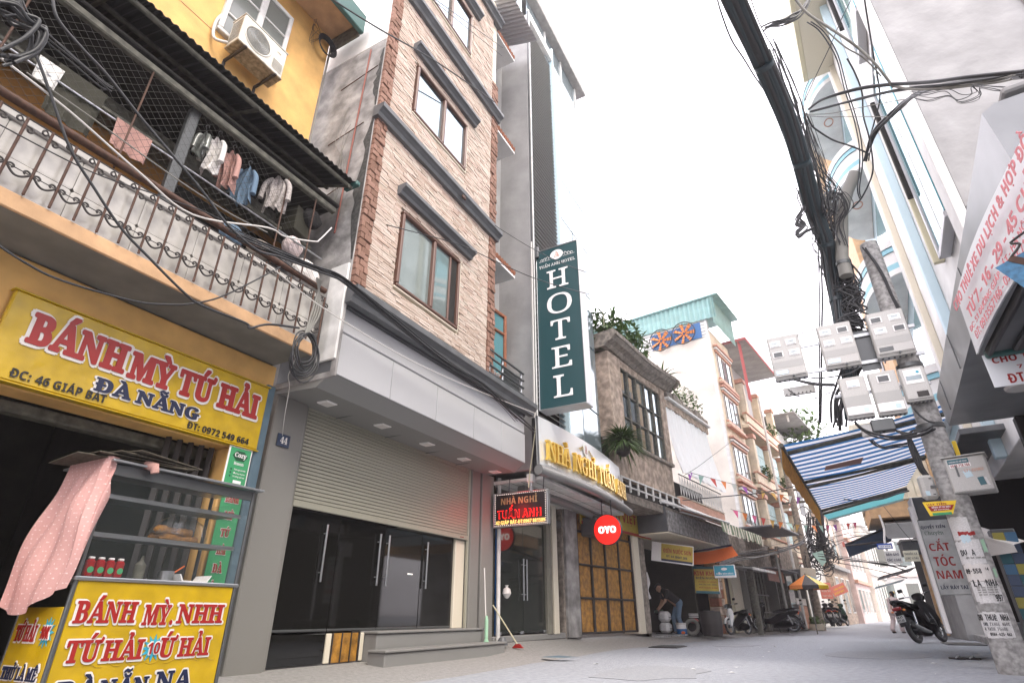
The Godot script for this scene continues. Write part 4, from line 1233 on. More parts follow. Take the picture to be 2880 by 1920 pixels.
func hotel_tower() -> void:
	# local: x runs away from z = -8.72, z is out from the street face at x = -4.25
	var h := thing("hotel_tower", "tall grey hotel tower with a dark louvred strip and pale blue glass front", "building", V(-4.25, 0, -8.72), L)
	slab(h, "side_wall", M.tower_grey, V(-0.03, 2.9, -9.0), V(0.05, 15.0, -0.04))
	slab(h, "corner_profile", M.grey_dark, V(-0.035, 2.95, -0.036), V(0.07, 15.6, 0.02))
	slab(h, "corner_bead", M.white_paint, V(-0.036, 2.9, 0.021), V(0.0, 15.6, 0.034))
	slab(h, "core", M.tower_grey, V(0.06, 2.95, -9.0), V(3.5, 15.2, -0.30))
	slab(h, "louvre_backing", M.dark, V(0.08, 3.3, -0.29), V(1.52, 15.3, -0.2))
	var k := 0
	while k < 100:
		piece(h, "louvre", M.louvre, V(0.80, 3.55 + k * 0.117, -0.11), V(1.44, 0.014, 0.13), Basis(V(1, 0, 0), 0.62))
		k += 1
	slab(h, "louvre_frame", M.pale_blue, V(1.525, 3.3, -0.28), V(1.60, 15.9, 0.02))
	slab(h, "louvre_frame", M.white_paint, V(0.07, 15.32, -0.28), V(1.524, 15.62, 0.015))
	# glass curtain
	var ys := [3.3, 4.9, 6.6, 8.1, 9.6, 10.95, 12.3, 13.65, 15.0]
	var xs := [1.61, 2.37, 3.48]
	for i in 8:
		for j in 2:
			slab(h, "glass_pane", M.curtain_glass, V(xs[j] + 0.012, ys[i] + 0.012, -0.05), V(xs[j + 1] - 0.012, ys[i + 1] - 0.012, 0.0), Basis(V(0, 1, 0), rng.randf_range(-0.004, 0.004)))
	slab(h, "glass_joint", M.cable_grey, V(1.61, 3.3, -0.07), V(3.48, 15.0, -0.052))
	# lit band of windows under the parapet
	for j in 3:
		var x0 := 0.1 + j * 1.15
		slab(h, "top_pane", M.curtain_glass, V(x0, 15.66 if j == 0 else 15.05, -0.12), V(x0 + 1.08, 16.3, -0.08))
		slab(h, "top_mullion", M.white_paint, V(x0 + 1.09, 15.64 if j == 0 else 15.05, -0.13), V(x0 + 1.14, 16.3, -0.04))
	slab(h, "parapet", M.tower_brown, V(-0.05, 16.31, -4.0), V(3.98, 16.55, 0.16))
	slab(h, "side_glass", M.curtain_glass, V(-0.02, 15.05, -6.0), V(0.04, 16.3, -0.2))
	for j in 14:
		slab(h, "side_mullion", M.white_paint, V(-0.05, 15.05, -0.3 - j * 0.42), V(-0.021, 16.3, -0.26 - j * 0.42))
	slab(h, "sign_bracket", M.grey_dark, V(-0.01, 7.35, 0.0), V(0.06, 7.62, 0.12))
	slab(h, "far_wall", M.tower_grey, V(3.49, 2.95, -9.0), V(3.55, 15.0, -0.06))
	# ground floor with glass doors and a bulging canopy
	slab(h, "lobby_back", M.lobby, V(0.1, 0.2, -4.5), V(3.3, 3.0, -4.4))
	slab(h, "lobby_side", M.dark_olive, V(0.0, 0.2, -4.4), V(0.1, 3.0, -0.9))
	slab(h, "lobby_side", M.lobby, V(3.3, 0.2, -4.4), V(3.4, 3.0, -0.9))
	slab(h, "lobby_floor", M.granite_step, V(0.0, 0.2, -4.4), V(3.4, 0.30, -0.85))
	slab(h, "blue_jamb", M.blue, V(0.13, 0.3, -0.92), V(0.19, 2.3, -0.87))
	for q in [[0.2, 1.12], [1.13, 2.05]]:
		slab(h, "glass_door", M.shop_glass, V(q[0], 0.33, -0.90), V(q[1], 2.30, -0.888))
	slab(h, "door_head", M.grey_dark, V(0.12, 2.31, -0.95), V(3.4, 2.45, -0.86))
	for x in [1.06, 1.19]:
		var hd := Node3D.new(); hd.name = "door_handle"; h.add_child(hd, true)
		var b := MB.new(); b.tube([V(x, 0.85, -0.84), V(x, 1.55, -0.84)], 0.012, 8)
		part(hd, "bar", b, M.steel)
		for yy in [0.95, 1.45]:
			b = MB.new(); b.tube([V(x, yy, -0.84), V(x, yy, -0.888)], 0.008, 6)
			part(hd, "stand_off", b, M.steel)
	for x in [1.05, 2.0, 0.25]:
		slab(h, "patch_fitting", M.steel, V(x - 0.06, 0.315, -0.886), V(x + 0.06, 0.36, -0.875))
	slab(h, "post", M.olive_edge2, V(2.06, 0.28, -0.95), V(2.28, 2.8, -0.83))
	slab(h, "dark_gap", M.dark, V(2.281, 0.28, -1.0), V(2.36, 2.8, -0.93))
	slab(h, "post", M.cream, V(2.361, 0.28, -0.95), V(2.58, 2.8, -0.83))
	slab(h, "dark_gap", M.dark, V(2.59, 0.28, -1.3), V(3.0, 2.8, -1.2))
	slab(h, "post", M.side_concrete, V(3.0, 0.26, -1.2), V(3.45, 2.9, -0.86))
	slab(h, "canopy_soffit", M.white_paint, V(0.0, 2.72, -0.95), V(4.4, 2.78, 0.10))
	for j in 4:
		slab(h, "soffit_joint", M.cable_grey, V(0.0, 2.712, -0.75 + j * 0.21), V(4.4, 2.719, -0.745 + j * 0.21))
	# a furniture shape behind the glass
	var cb := MB.new()
	cb.tube(curve([V(1.55, 0.35, -1.6), V(1.6, 0.7, -1.6), V(1.5, 0.95, -1.62), V(1.62, 1.1, -1.65), V(1.8, 1.12, -1.6)], 6), [0.035, 0.035, 0.035, 0.035, 0.035, 0.035, 0.035, 0.035, 0.035, 0.035, 0.035, 0.035, 0.035, 0.035, 0.035, 0.035, 0.035, 0.035, 0.035, 0.035, 0.035, 0.035, 0.035, 0.035, 0.035], 8)
	single("white_stand", "white curved stand seen through the hotel glass door", "stand", cb, M.white_paint, V(-4.25, 0, -8.72), L)
	single("white_bag", "small white plastic bag hung by the blue door jamb", "bag", bag_mesh(), M.off_white, V(-5.0, 0.98, -8.98), L)

	# the sign canopy: a curved fascia with a tube along its foot
	var t := thing("guesthouse_sign", "curved silver fascia with gold raised letters NHÀ NGHỈ TUẤN ANH over the hotel door", "sign", V(-4.25, 0, -8.72), L)
	var n := 16
	var x0 := -0.32; var x1 := 4.12
	var out := func(f: float) -> float: return 0.20 + 0.13 * sin(f * PI)
	var fb := MB.new()
	for i in n:
		var fa := float(i) / n; var fc := float(i + 1) / n
		var a := V(lerpf(x0, x1, fa), 2.90, out.call(fa)); var c := V(lerpf(x0, x1, fc), 2.90, out.call(fc))
		var up := V(0, 0.86, -0.02)
		var upb := V(0, 0.86, -0.02)
		fb.quad(a, c, c + upb, a + up)
		var back := V(0, 0, -0.05)
		fb.quad(c + back, a + back, a + up + back, c + upb + back)
		fb.quad(a + up, c + upb, c + upb + back, a + up + back)
	fb.quad(V(x1, 2.9, 0.20), V(x1, 2.9, 0.15), V(x1, 3.76, 0.13), V(x1, 3.76, 0.18))
	part(t, "fascia", fb, M.silver_panel)
	var tb := MB.new(); var tp := []
	for i in n + 1:
		var f := float(i) / n
		tp.append(V(lerpf(x0 - 0.05, x1 + 0.40, f), 2.80, 0.20 + 0.17 * sin(f * PI)))
	tb.tube(tp, 0.085, 14)
	part(t, "tube", tb, M.grey_dark2)
	tb = MB.new(); tp = []
	for i in n + 1:
		var f := float(i) / n
		tp.append(V(lerpf(0.3, x1, f), 2.66, -0.48 + 0.12 * sin(f * PI)))
	tb.tube(tp, 0.085, 12)
	part(t, "inner_tube", tb, M.grey_dark2)
	var words := "NHÀ NGHỈ TUẤN ANH"
	var px := x0 + 0.14
	for ch in words:
		if ch == " ":
			px += 0.13
			continue
		var w: float = {"N": 0.29, "H": 0.29, "À": 0.28, "Ấ": 0.28, "A": 0.28, "G": 0.28, "Ỉ": 0.14, "T": 0.25, "U": 0.28}.get(ch, 0.25)
		var f := (px + w / 2 - x0) / (x1 - x0)
		var ang := -atan(0.13 * PI * cos(f * PI) / (x1 - x0))
		var tall: float = 0.46 if ch in "ÀỈẤ" else 0.35
		if ch == "Ấ": tall = 0.53
		text(t, "letter", ch, M.gold, V(px + w / 2, 3.0 + tall / 2, out.call(f) + 0.055), w * 0.95, tall, 0.07, "serif", Basis(Vector3.UP, ang))
		px += w * 1.02
	var lg := MB.new(); lg.lathe([Vector2(0.13, 0), Vector2(0.125, 0.006), Vector2(0, 0.007)], 24, Vector3(0, 0, 1))
	part(t, "logo_disc", lg, M.white_paint, V(1.55, 3.56, 0.325))
	text(t, "logo_letters", "A", M.red, V(1.55, 3.575, 0.336), 0.10, 0.16, 0.003, "serif_thin")
	for s in [-1.0, 1.0]:
		for k2 in 3:
			tb = MB.new(); tp = []
			for i in 14:
				var a := i / 13.0 * 4.6
				tp.append(V(s * (0.17 + k2 * 0.07 + cos(a) * 0.04 * (1 - i / 20.0)), 0.02 - k2 * 0.03 + sin(a) * 0.05 * (1 - i / 20.0), 0))
			tb.tube(tp, 0.007, 5)
			part(t, "logo_scroll", tb, M.gold_dull, V(1.55, 3.54, 0.33))
	text(t, "lettering", "TUẤN ANH", M.gold_dull, V(1.55, 3.41, 0.328), 0.3, 0.05, 0.003, "serif")
	text(t, "address", "42 GIÁP BÁT", M.white, V(0.18, 2.955, 0.265), 0.6, 0.06, 0.004, "sans")

	# projecting HOTEL sign, its faces across the street
	t = thing("hotel_sign", "tall dark green light box reading HOTEL that projects from the grey tower", "sign", V(-3.745, 3.98, -8.80))
	slab(t, "box", M.sign_side, V(-0.475, 0, -0.30), V(0.475, 3.56, 0.0))
	slab(t, "face", M.hotel_green, V(-0.455, 0.03, 0.001), V(0.455, 3.53, 0.012))
	for q in [[-0.475, 0, -0.456, 3.56], [0.456, 0, 0.475, 3.56], [-0.455, 0, 0.455, 0.028], [-0.455, 3.532, 0.455, 3.56]]:
		slab(t, "frame", M.steel, V(q[0], q[1], -0.001), V(q[2], q[3], 0.022))
	for k2 in 5:
		text(t, "letter", "HOTEL"[k2], M.white, V(0.0 + 0.02 * (1 if k2 else 0), 2.76 - k2 * 0.585, 0.017), [0.46, 0.52, 0.40, 0.40, 0.37][k2], [0.42, 0.45, 0.43, 0.43, 0.43][k2], 0.006, "serif_thin", Basis(), 0.5)
	text(t, "lettering", "TUẤN ANH HOTEL", M.white, V(0.0, 3.14, 0.016), 0.80, 0.10, 0.005, "serif_thin")
	lg = MB.new(); lg.lathe([Vector2(0.125, 0), Vector2(0.12, 0.006), Vector2(0, 0.007)], 26, Vector3(0, 0, 1))
	part(t, "logo_disc", lg, M.white, V(0.0, 3.34, 0.012), Basis.from_scale(V(1.15, 0.95, 1)))
	text(t, "logo_letters", "A", M.salmon, V(0.0, 3.35, 0.021), 0.11, 0.14, 0.003, "serif_thin")
	text(t, "logo_letters", "A", M.salmon, V(0.03, 3.33, 0.0215), 0.08, 0.10, 0.003, "serif_thin")
	for s in [-1.0, 1.0]:
		for k2 in 3:
			tb = MB.new(); tp = []
			for i in 14:
				var a := i / 13.0 * 4.8
				tp.append(V(s * (0.19 + k2 * 0.07 + cos(a) * 0.035 * (1 - i / 20.0)), -k2 * 0.015 + sin(a) * 0.04 * (1 - i / 20.0), 0))
			tb.tube(tp, 0.006, 5)
			part(t, "logo_scroll", tb, M.white, V(0, 3.31, 0.015))
		slab(t, "logo_line", M.white, V(s * 0.14 if s > 0 else -0.40, 3.255, 0.0125), V(0.40 if s > 0 else -0.14, 3.263, 0.016))
	# vertical cable ladder beside the sign
	var pl := MB.new(); pl.tube([V(0, 0, 0), V(0, 4.4, 0)], 0.018, 6)
	single("sign_conduit", "white conduit running up the corner beside the green hotel sign", "conduit", pl, M.cable_white, V(-4.235, 3.3, -8.62))

	# LED sign
	t = thing("led_sign", "black LED sign with glowing red TUẤN ANH hung beside the granite pillar", "sign", V(-4.545, 1.955, -8.62))
	slab(t, "case", M.steel_dark, V(-0.52, 0, -0.10), V(0.52, 0.575, 0.0))
	slab(t, "face", M.black, V(-0.505, 0.014, 0.001), V(0.505, 0.561, 0.008))
	for q in [[-0.52, 0, -0.506, 0.575], [0.506, 0, 0.52, 0.575], [-0.505, 0, 0.505, 0.013], [-0.505, 0.562, 0.505, 0.575]]:
		slab(t, "frame", M.steel, V(q[0], q[1], -0.001), V(q[2], q[3], 0.016))
	text(t, "lettering", "NHÀ NGHỈ", M.led_off, V(-0.02, 0.45, 0.011), 0.70, 0.15, 0.004, "sans")
	text(t, "lettering", "TUẤN ANH", M.screen_red, V(-0.02, 0.25, 0.011), 0.84, 0.22, 0.004, "sans")
	text(t, "lettering", "TUẤN ANH", M.screen_dim, V(-0.02, 0.245, 0.016), 0.815, 0.185, 0.004, "sans")
	text(t, "lettering", "42 GIÁP BÁT-ĐT:0967 881589", M.led_amber, V(0.0, 0.085, 0.011), 0.94, 0.075, 0.004, "sans")
	var dm := boxm(V(0.012, 0.012, 0.006), 0.003)
	for i in 27:
		for yy in [0.03, 0.546]:
			part(t, "bulb", dm, M.led_white, V(-0.485 + i * 0.0373, yy, 0.011))
	for i in 13:
		for xx in [-0.485, 0.485]:
			part(t, "bulb", dm, M.led_white, V(xx, 0.065 + i * 0.037, 0.011))
	for x in [-0.25, 0.42]:
		tb = MB.new(); tb.tube([V(x, 0.57, -0.05), V(x + 0.02, 0.82, -0.05)], 0.008, 6)
		part(t, "hanger", tb, M.black)
	var om := OmniLight3D.new(); om.name = "led_glow"; om.light_color = Color(1, 0.1, 0.07); om.light_energy = 0.10; om.light_size = 0.2; om.omni_range = 6; om.omni_attenuation = 2; om.shadow_enabled = true
	om.position = V(-4.545, 2.2, -8.52); add_child(om)

	# OYO disc
	t = thing("round_sign", "round red lit sign with white letters OYO hanging under the hotel canopy", "sign", V(-3.92, 2.16, -11.2))
	tb = MB.new(); tb.lathe([Vector2(0.0, -0.07), Vector2(0.275, -0.07), Vector2(0.285, -0.06), Vector2(0.285, 0.0), Vector2(0.278, 0.004), Vector2(0.0, 0.005)], 36, Vector3(0, 0, 1))
	part(t, "disc", tb, M.oyo_red)
	tb = MB.new(); tb.lathe([Vector2(0.286, -0.072), Vector2(0.296, -0.07), Vector2(0.296, 0.003), Vector2(0.286, 0.006)], 36, Vector3(0, 0, 1))
	part(t, "rim", tb, M.black)
	text(t, "lettering", "OYO", M.led_white, V(0.0, 0.0, 0.009), 0.36, 0.125, 0.006, "sans", Basis(), 1.2)
	for x in [-0.1, 0.1]:
		tb = MB.new(); tb.tube([V(x, 0.26, -0.03), V(x, 0.58, -0.03)], 0.01, 6)
		part(t, "hanger", tb, M.black)
	# camera and lamp under the canopy corner
	t = thing("security_camera", "small white security camera under the corner of the silver canopy", "camera", V(-4.33, 2.66, -8.62))
	slab(t, "junction_box", M.white_paint, V(-0.06, 0.0, -0.06), V(0.06, 0.14, 0.06))
	tb = MB.new(); tb.lathe([Vector2(0.0, -0.17), Vector2(0.04, -0.15), Vector2(0.045, -0.11), Vector2(0.02, -0.06), Vector2(0.02, 0.0)], 14)
	part(t, "dome", tb, M.steel)
	# grille left of the canopy where the bundle passes
	t = thing("dark_grille", "narrow dark vertical grille at the tower corner above the silver canopy", "grille", V(-4.25, 2.85, -8.60), L)
	for k2 in 9:
		slab(t, "bar", M.grey_dark, V(0.0, k2 * 0.1, -0.02), V(0.14, k2 * 0.1 + 0.03, 0.03))
	slab(t, "rail", M.black, V(-0.02, -0.05, -0.03), V(0.0, 0.95, 0.04))

func bag_mesh() -> ArrayMesh:
	var b := MB.new()
	b.lathe([Vector2(0.0, -0.12), Vector2(0.03, -0.11), Vector2(0.075, -0.04), Vector2(0.06, 0.03), Vector2(0.015, 0.06), Vector2(0.035, 0.09)], 10)
	return b.mesh()

func leaves(count: int, at: Vector3, r: Vector3, len_: float, wid: float, tone := 1.0) -> MB:
	var b := MB.new()
	for k in count:
		var d := V(rng.randfn(0, 0.5), rng.randfn(0, 0.5), rng.randfn(0, 0.5)).limit_length(1.0)
		var q := at + d * r
		var g := rng.randf_range(0.6, 1.5) * tone
		b.col = Color(g * rng.randf_range(0.85, 1.2), g, g * rng.randf_range(0.6, 1.0))
		b.leaf(q, V(rng.randf_range(-1, 1), rng.randf_range(-0.5, 0.9), rng.randf_range(-1, 1)).normalized(), len_ * rng.randf_range(0.6, 1.3), wid, 0.25)
	return b

func spiky(count: int, len_: float, wid: float) -> MB:
	var b := MB.new()
	for k in count:
		var a := rng.randf() * TAU
		var e := rng.randf_range(-0.35, 1.1)
		var d := V(cos(a) * cos(e), sin(e), sin(a) * cos(e))
		var l := len_ * rng.randf_range(0.6, 1.1)
		var g := rng.randf_range(0.5, 1.6)
		b.col = Color(g, g, g * 0.9)
		var p := []
		var side := d.cross(Vector3.UP).normalized() * wid
		var prev := Vector3.ZERO
		for i in range(1, 5):
			var f := i / 4.0
			var q := d * l * f - V(0, l * 0.45 * f * f, 0)
			var w0 := side * (1.0 - (i - 1) / 4.0); var w1 := side * (1.0 - f)
			b.tri(prev - w0, prev + w0, q + w1)
			b.tri(prev - w0, q + w1, q - w1)
			prev = q
	return b

func old_house() -> void:
	var tr := L - A2
	var h := thing("old_house", "weathered brown house with a grid window, curved cornice and tan sheet metal gate", "house", O2, tr)
	# gate
	var g := Node3D.new(); g.name = "gate"; h.add_child(g)
	var xs := [0.62, 1.24, 1.92, 2.62, 3.34]
	var ys := [0.27, 0.95, 1.63, 2.33, 3.0]
	for i in 4:
		for j in 4:
			slab(g, "sheet", M.tan_sheet, V(xs[i] + 0.02, ys[j] + 0.02, -0.05), V(xs[i + 1] - 0.02, ys[j + 1] - 0.02, -0.035 + 0.008 * ((i * 3 + j) % 3)), Basis(V(0, 1, 0), 0.012 * (((i + 2 * j) % 3) - 1)))
	for x in xs: slab(g, "bar", M.iron, V(x - 0.03, 0.25, -0.036), V(x + 0.03, 3.0, 0.02))
	for y in ys: slab(g, "bar", M.iron, V(0.6, y - 0.022, -0.04), V(3.36, y + 0.022, 0.012))
	slab(h, "gate_post", M.side_concrete, V(0.05, 0.2, -0.5), V(0.56, 3.0, 0.06))
	slab(h, "gate_post", M.cream, V(3.42, 0.2, -0.4), V(3.74, 3.0, 0.05))
	slab(h, "gate_post", M.old_grey, V(3.75, 0.2, -0.5), V(4.3, 3.0, -0.05))
	slab(h, "shade_box", M.grey_dark, V(0.75, 2.22, 0.05), V(1.75, 2.62, 0.45))
	slab(h, "floor_slab", M.old_grey, V(0.3, 3.02, -2.0), V(8.6, 3.22, 0.86))
	slab(h, "party_wall", M.old_grey, V(0.0, 0.0, -6.0), V(0.1, 6.7, 0.0))
	# ledge rail
	var rl := Node3D.new(); rl.name = "ledge_railing"; h.add_child(rl)
	for y in [3.33, 3.52]: slab(rl, "rail", M.white_paint, V(1.2, y, 0.91), V(4.85, y + 0.035, 0.95))
	for k in 9: slab(rl, "post", M.white_paint, V(1.22 + k * 0.44, 3.225, 0.905), V(1.26 + k * 0.44, 3.56, 0.955))
	# bay with the window
	for k in 5:
		slab(h, "wall_panel", M.old_wall, V(1.12 + k * 0.725, 3.56, 0.70), V(1.12 + (k + 1) * 0.725 - 0.012, 4.42, 0.86 + 0.006 * (k % 2)))
	slab(h, "sill", M.old_grey, V(1.05, 4.425, 0.6), V(4.8, 4.52, 0.93))
	slab(h, "column", M.old_wall, V(1.12, 4.53, 0.2), V(1.80, 6.78, 0.90))
	slab(h, "column", M.old_wall, V(4.42, 4.53, 0.2), V(4.76, 6.78, 0.90))
	slab(h, "window_head", M.old_wall, V(1.801, 6.56, 0.3), V(4.419, 6.78, 0.88))
	slab(h, "bay_back", M.dark_olive, V(1.0, 3.2, -4.0), V(8.4, 6.78, -0.6))
	var wd := Node3D.new(); wd.name = "grid_window"; h.add_child(wd)
	var wx := [1.81, 2.30, 2.82, 3.35, 3.88, 4.41]
	var wy := [4.53, 5.20, 5.85, 6.55]
	for i in 5:
		for j in 3:
			slab(wd, "pane", M.mirror_glass if (i + j) % 4 else M.pale_pane, V(wx[i] + 0.02, wy[j] + 0.02, 0.79), V(wx[i + 1] - 0.02, wy[j + 1] - 0.02, 0.80), Basis(V(0, 1, 0), 0.006 * ((i * 2 + j) % 3 - 1)))
	for x in wx: slab(wd, "mullion", M.olive_steel, V(x - 0.035, 4.53, 0.78), V(x + 0.035, 6.55, 0.86))
	for y in wy: slab(wd, "mullion", M.olive_steel, V(1.81, y - 0.022, 0.785), V(4.41, y + 0.022, 0.852))
	# sweeping cornice
	var b := MB.new()
	var prof := [Vector2(0.0, 6.78), Vector2(0.12, 6.80), Vector2(0.20, 6.88), Vector2(0.34, 6.93), Vector2(0.42, 7.02), Vector2(0.46, 7.03), Vector2(0.46, 7.14), Vector2(0.40, 7.2)]
	var n := 24
	for i in n:
		for k in prof.size() - 1:
			var q := []
			for o in [[i, k], [i + 1, k], [i + 1, k + 1], [i, k + 1]]:
				var f: float = float(o[0]) / n
				var out: float = prof[o[1]].x * (1.0 - 0.5 * pow(maxf(0.0, f - 0.9) / 0.1, 2.0)) + 0.80
				var lift := 0.05 * cos(f * TAU)
				q.append(V(0.95 + f * 4.35, prof[o[1]].y + lift, out))
			b.quad(q[0], q[1], q[2], q[3])
		var fa := float(i) / n; var fb := float(i + 1) / n
		b.quad(V(0.95 + fa * 4.35, 7.2 + 0.05 * cos(fa * TAU), 1.2), V(0.95 + fb * 4.35, 7.2 + 0.05 * cos(fb * TAU), 1.2), V(0.95 + fb * 4.35, 7.2 + 0.05 * cos(fb * TAU), -0.4), V(0.95 + fa * 4.35, 7.2 + 0.05 * cos(fa * TAU), -0.4))
	for s in [0, 1]:
		var pp := PackedVector2Array()
		for q in prof: pp.append(Vector2(q.x + 0.80, q.y + 0.05))
		pp.append(Vector2(-0.4, 7.24)); pp.append(Vector2(-0.4, 6.8))
		var eb := MB.new()
		eb.xf = Transform3D(Basis(V(0, 0, 1), V(0, 1, 0), V(-1, 0, 0)), V(0.955 if s == 0 else 5.29, 0, 0))
		eb.prism(pp, 0.0, 0.02)
		part(h, "cornice_end", eb, M.old_grey)
	part(h, "cornice", b, M.old_grey)
	# second wing: pleated white curtain under a planted roof edge
	slab(h, "wing_head", M.old_wall, V(4.77, 6.30, 0.2), V(8.5, 6.52, 0.92))
	slab(h, "wing_gutter", M.white_paint, V(4.80, 6.525, 0.3), V(8.55, 6.60, 1.02))
	for k in 8:
		slab(h, "coping_stone", M.old_grey, V(4.82 + k * 0.466, 6.605, 0.55), V(4.82 + k * 0.466 + rng.randf_range(0.40, 0.458), 6.78 + rng.randf_range(0.0, 0.12), 0.98 + rng.randf_range(-0.04, 0.05)))
	b = MB.new()
	for i in 150:
		var xa := 4.8 + 3.6 * i / 150.0; var xb := 4.8 + 3.6 * (i + 1) / 150.0
		var f := func(x: float, y: float) -> float: return 0.86 + 0.045 * sin(x * 38.0 + y * 0.7) + 0.02 * sin(x * 11.0 + y * 2.0) + 0.10 * (6.3 - y) * (6.3 - y) * 0.75
		for j in 4:
			var y0 := 4.25 + j * 0.51; var y1 := y0 + 0.51
			b.quad(V(xa, y0, f.call(xa, y0)), V(xb, y0, f.call(xb, y0)), V(xb, y1, f.call(xb, y1)), V(xa, y1, f.call(xa, y1)))
	part(h, "pleated_curtain", b, M.curtain_white)
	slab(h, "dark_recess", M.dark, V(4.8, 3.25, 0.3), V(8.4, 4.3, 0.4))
	var ir := Node3D.new(); ir.name = "iron_railing"; h.add_child(ir)
	for y in [3.62, 4.22]: slab(ir, "rail", M.iron, V(4.8, y, 0.98), V(8.5, y + 0.03, 1.01))
	for k in 18:
		slab(ir, "bar", M.white_paint, V(4.84 + k * 0.21, 3.65, 0.985), V(4.852 + k * 0.21, 4.22, 1.0))
		if k < 17:
			for s in [-1.0, 1.0]:
				var rb := MB.new(); rb.tube([V(4.85 + k * 0.21, 3.93 - s * 0.25, 0.995), V(5.05 + k * 0.21, 3.93 + s * 0.25, 0.995)], 0.008, 4)
				part(ir, "lattice", rb, M.white_paint)
	slab(h, "rail_base", M.salmon, V(4.8, 3.23, 0.87), V(8.55, 3.60, 1.0))
	slab(h, "rail_base_trim", M.cream, V(4.8, 3.605, 0.86), V(8.55, 3.625, 1.03))
	# plants
	var t := thing("roof_plants", "bushy green plants growing along the curved cornice of the old house", "plants", row2(2.4, 7.15, 0.7), tr)
	stuff(part(t, "foliage", leaves(900, V(-0.2, 0.45, 0.1), V(1.5, 0.5, 0.5), 0.24, 0.035, 3.2), M.leaf))
	for k in 6:
		b = MB.new(); b.tube(curve([V(-1.2 + k * 0.45, 0, 0), V(-1.15 + k * 0.45, 0.4, 0.1), V(-1.25 + k * 0.5, 0.9, 0.15)], 4), 0.015, 5)
		part(t, "stem", b, M.olive_edge)
	t = thing("spiky_plant", "plant with long light green blades at the right end of the curved cornice", "plant", row2(4.75, 7.2, 0.9), tr)
	stuff(part(t, "blades", spiky(26, 0.95, 0.05), M.leaf))
	part(t, "pot", lathe_mesh([Vector2(0.12, -0.05), Vector2(0.16, 0.12), Vector2(0.14, 0.12)]), M.terracotta)
	t = thing("teal_climber", "thin blue green climber standing at the left edge of the old house roof", "plant", row2(0.9, 6.9, 0.4), tr)
	stuff(part(t, "foliage", leaves(260, V(0, 0.6, 0), V(0.75, 0.75, 0.4), 0.17, 0.04, 1.2), M.leaf))
	b = MB.new(); b.tube(curve([V(0, -0.3, 0), V(0.05, 0.3, 0.1), V(-0.2, 1.1, 0)], 5), 0.02, 5)
	part(t, "stem", b, M.olive_edge)
	t = thing("roof_shrub", "sparse pale green shrub on the coping above the white curtain", "plant", row2(7.4, 6.75, 0.6), tr)
	stuff(part(t, "foliage", leaves(420, V(0, 0.5, 0), V(1.3, 0.55, 0.4), 0.16, 0.03, 4.0), M.leaf))
	for k in 7:
		b = MB.new(); b.tube(curve([V(-0.9 + k * 0.3, 0, 0), V(-0.95 + k * 0.32, 0.4, 0.1), V(-1.1 + k * 0.37, 0.9 + 0.1 * sin(k), 0.0)], 4), 0.008, 4)
		part(t, "twig", b, M.olive_edge)
	t = thing("hanging_bush", "dark round bush of long narrow leaves hanging beside the silver hotel fascia", "plant", row2(1.0, 4.30, 1.15), tr)
	stuff(part(t, "blades", spiky(620, 0.80, 0.024), M.leaf))
	part(t, "pot", lathe_mesh([Vector2(0.05, -0.38), Vector2(0.16, -0.3), Vector2(0.2, -0.05), Vector2(0.17, -0.05)]), M.iron)
	# lattice mast and wires on the roof
	t = thing("roof_mast", "leaning steel rod frame with brush on the roof of the old house", "mast", row2(0.6, 7.0, -0.2), tr)
	b = MB.new(); b.tube([V(-0.1, 0, 0), V(-0.7, 3.0, 0)], 0.02, 5); part(t, "rod", b, M.cable_grey)
	b = MB.new(); b.tube([V(-0.6, 2.2, 0.1), V(0.6, 2.0, 0.1), V(1.9, 0.6, 0.1)], 0.015, 5); part(t, "rod", b, M.cable_grey)

	# yellow sign with red letters over the gate
	t = thing("yellow_red_sign", "yellow fascia sign with red letters VIỆT HÀ above the sheet metal gate", "sign", row2(2.6, 2.82, 0.10), tr)
	slab(t, "board", M.sign_yellow_dull, V(-1.9, -0.34, -0.05), V(1.9, 0.34, 0.0))
	text(t, "lettering", "BIA HƠI VIỆT HÀ", M.red, V(0.15, 0.06, 0.004), 3.0, 0.36, 0.004, "sans")
	slab(t, "stripe", M.red, V(-1.9, -0.335, 0.001), V(1.9, -0.27, 0.008))
	slab(t, "picture", M.off_white, V(1.52, -0.18, 0.001), V(1.72, 0.26, 0.006))

func lathe_mesh(p: Array) -> ArrayMesh:
	var b := MB.new(); b.lathe(p, 16)
	return b.mesh()

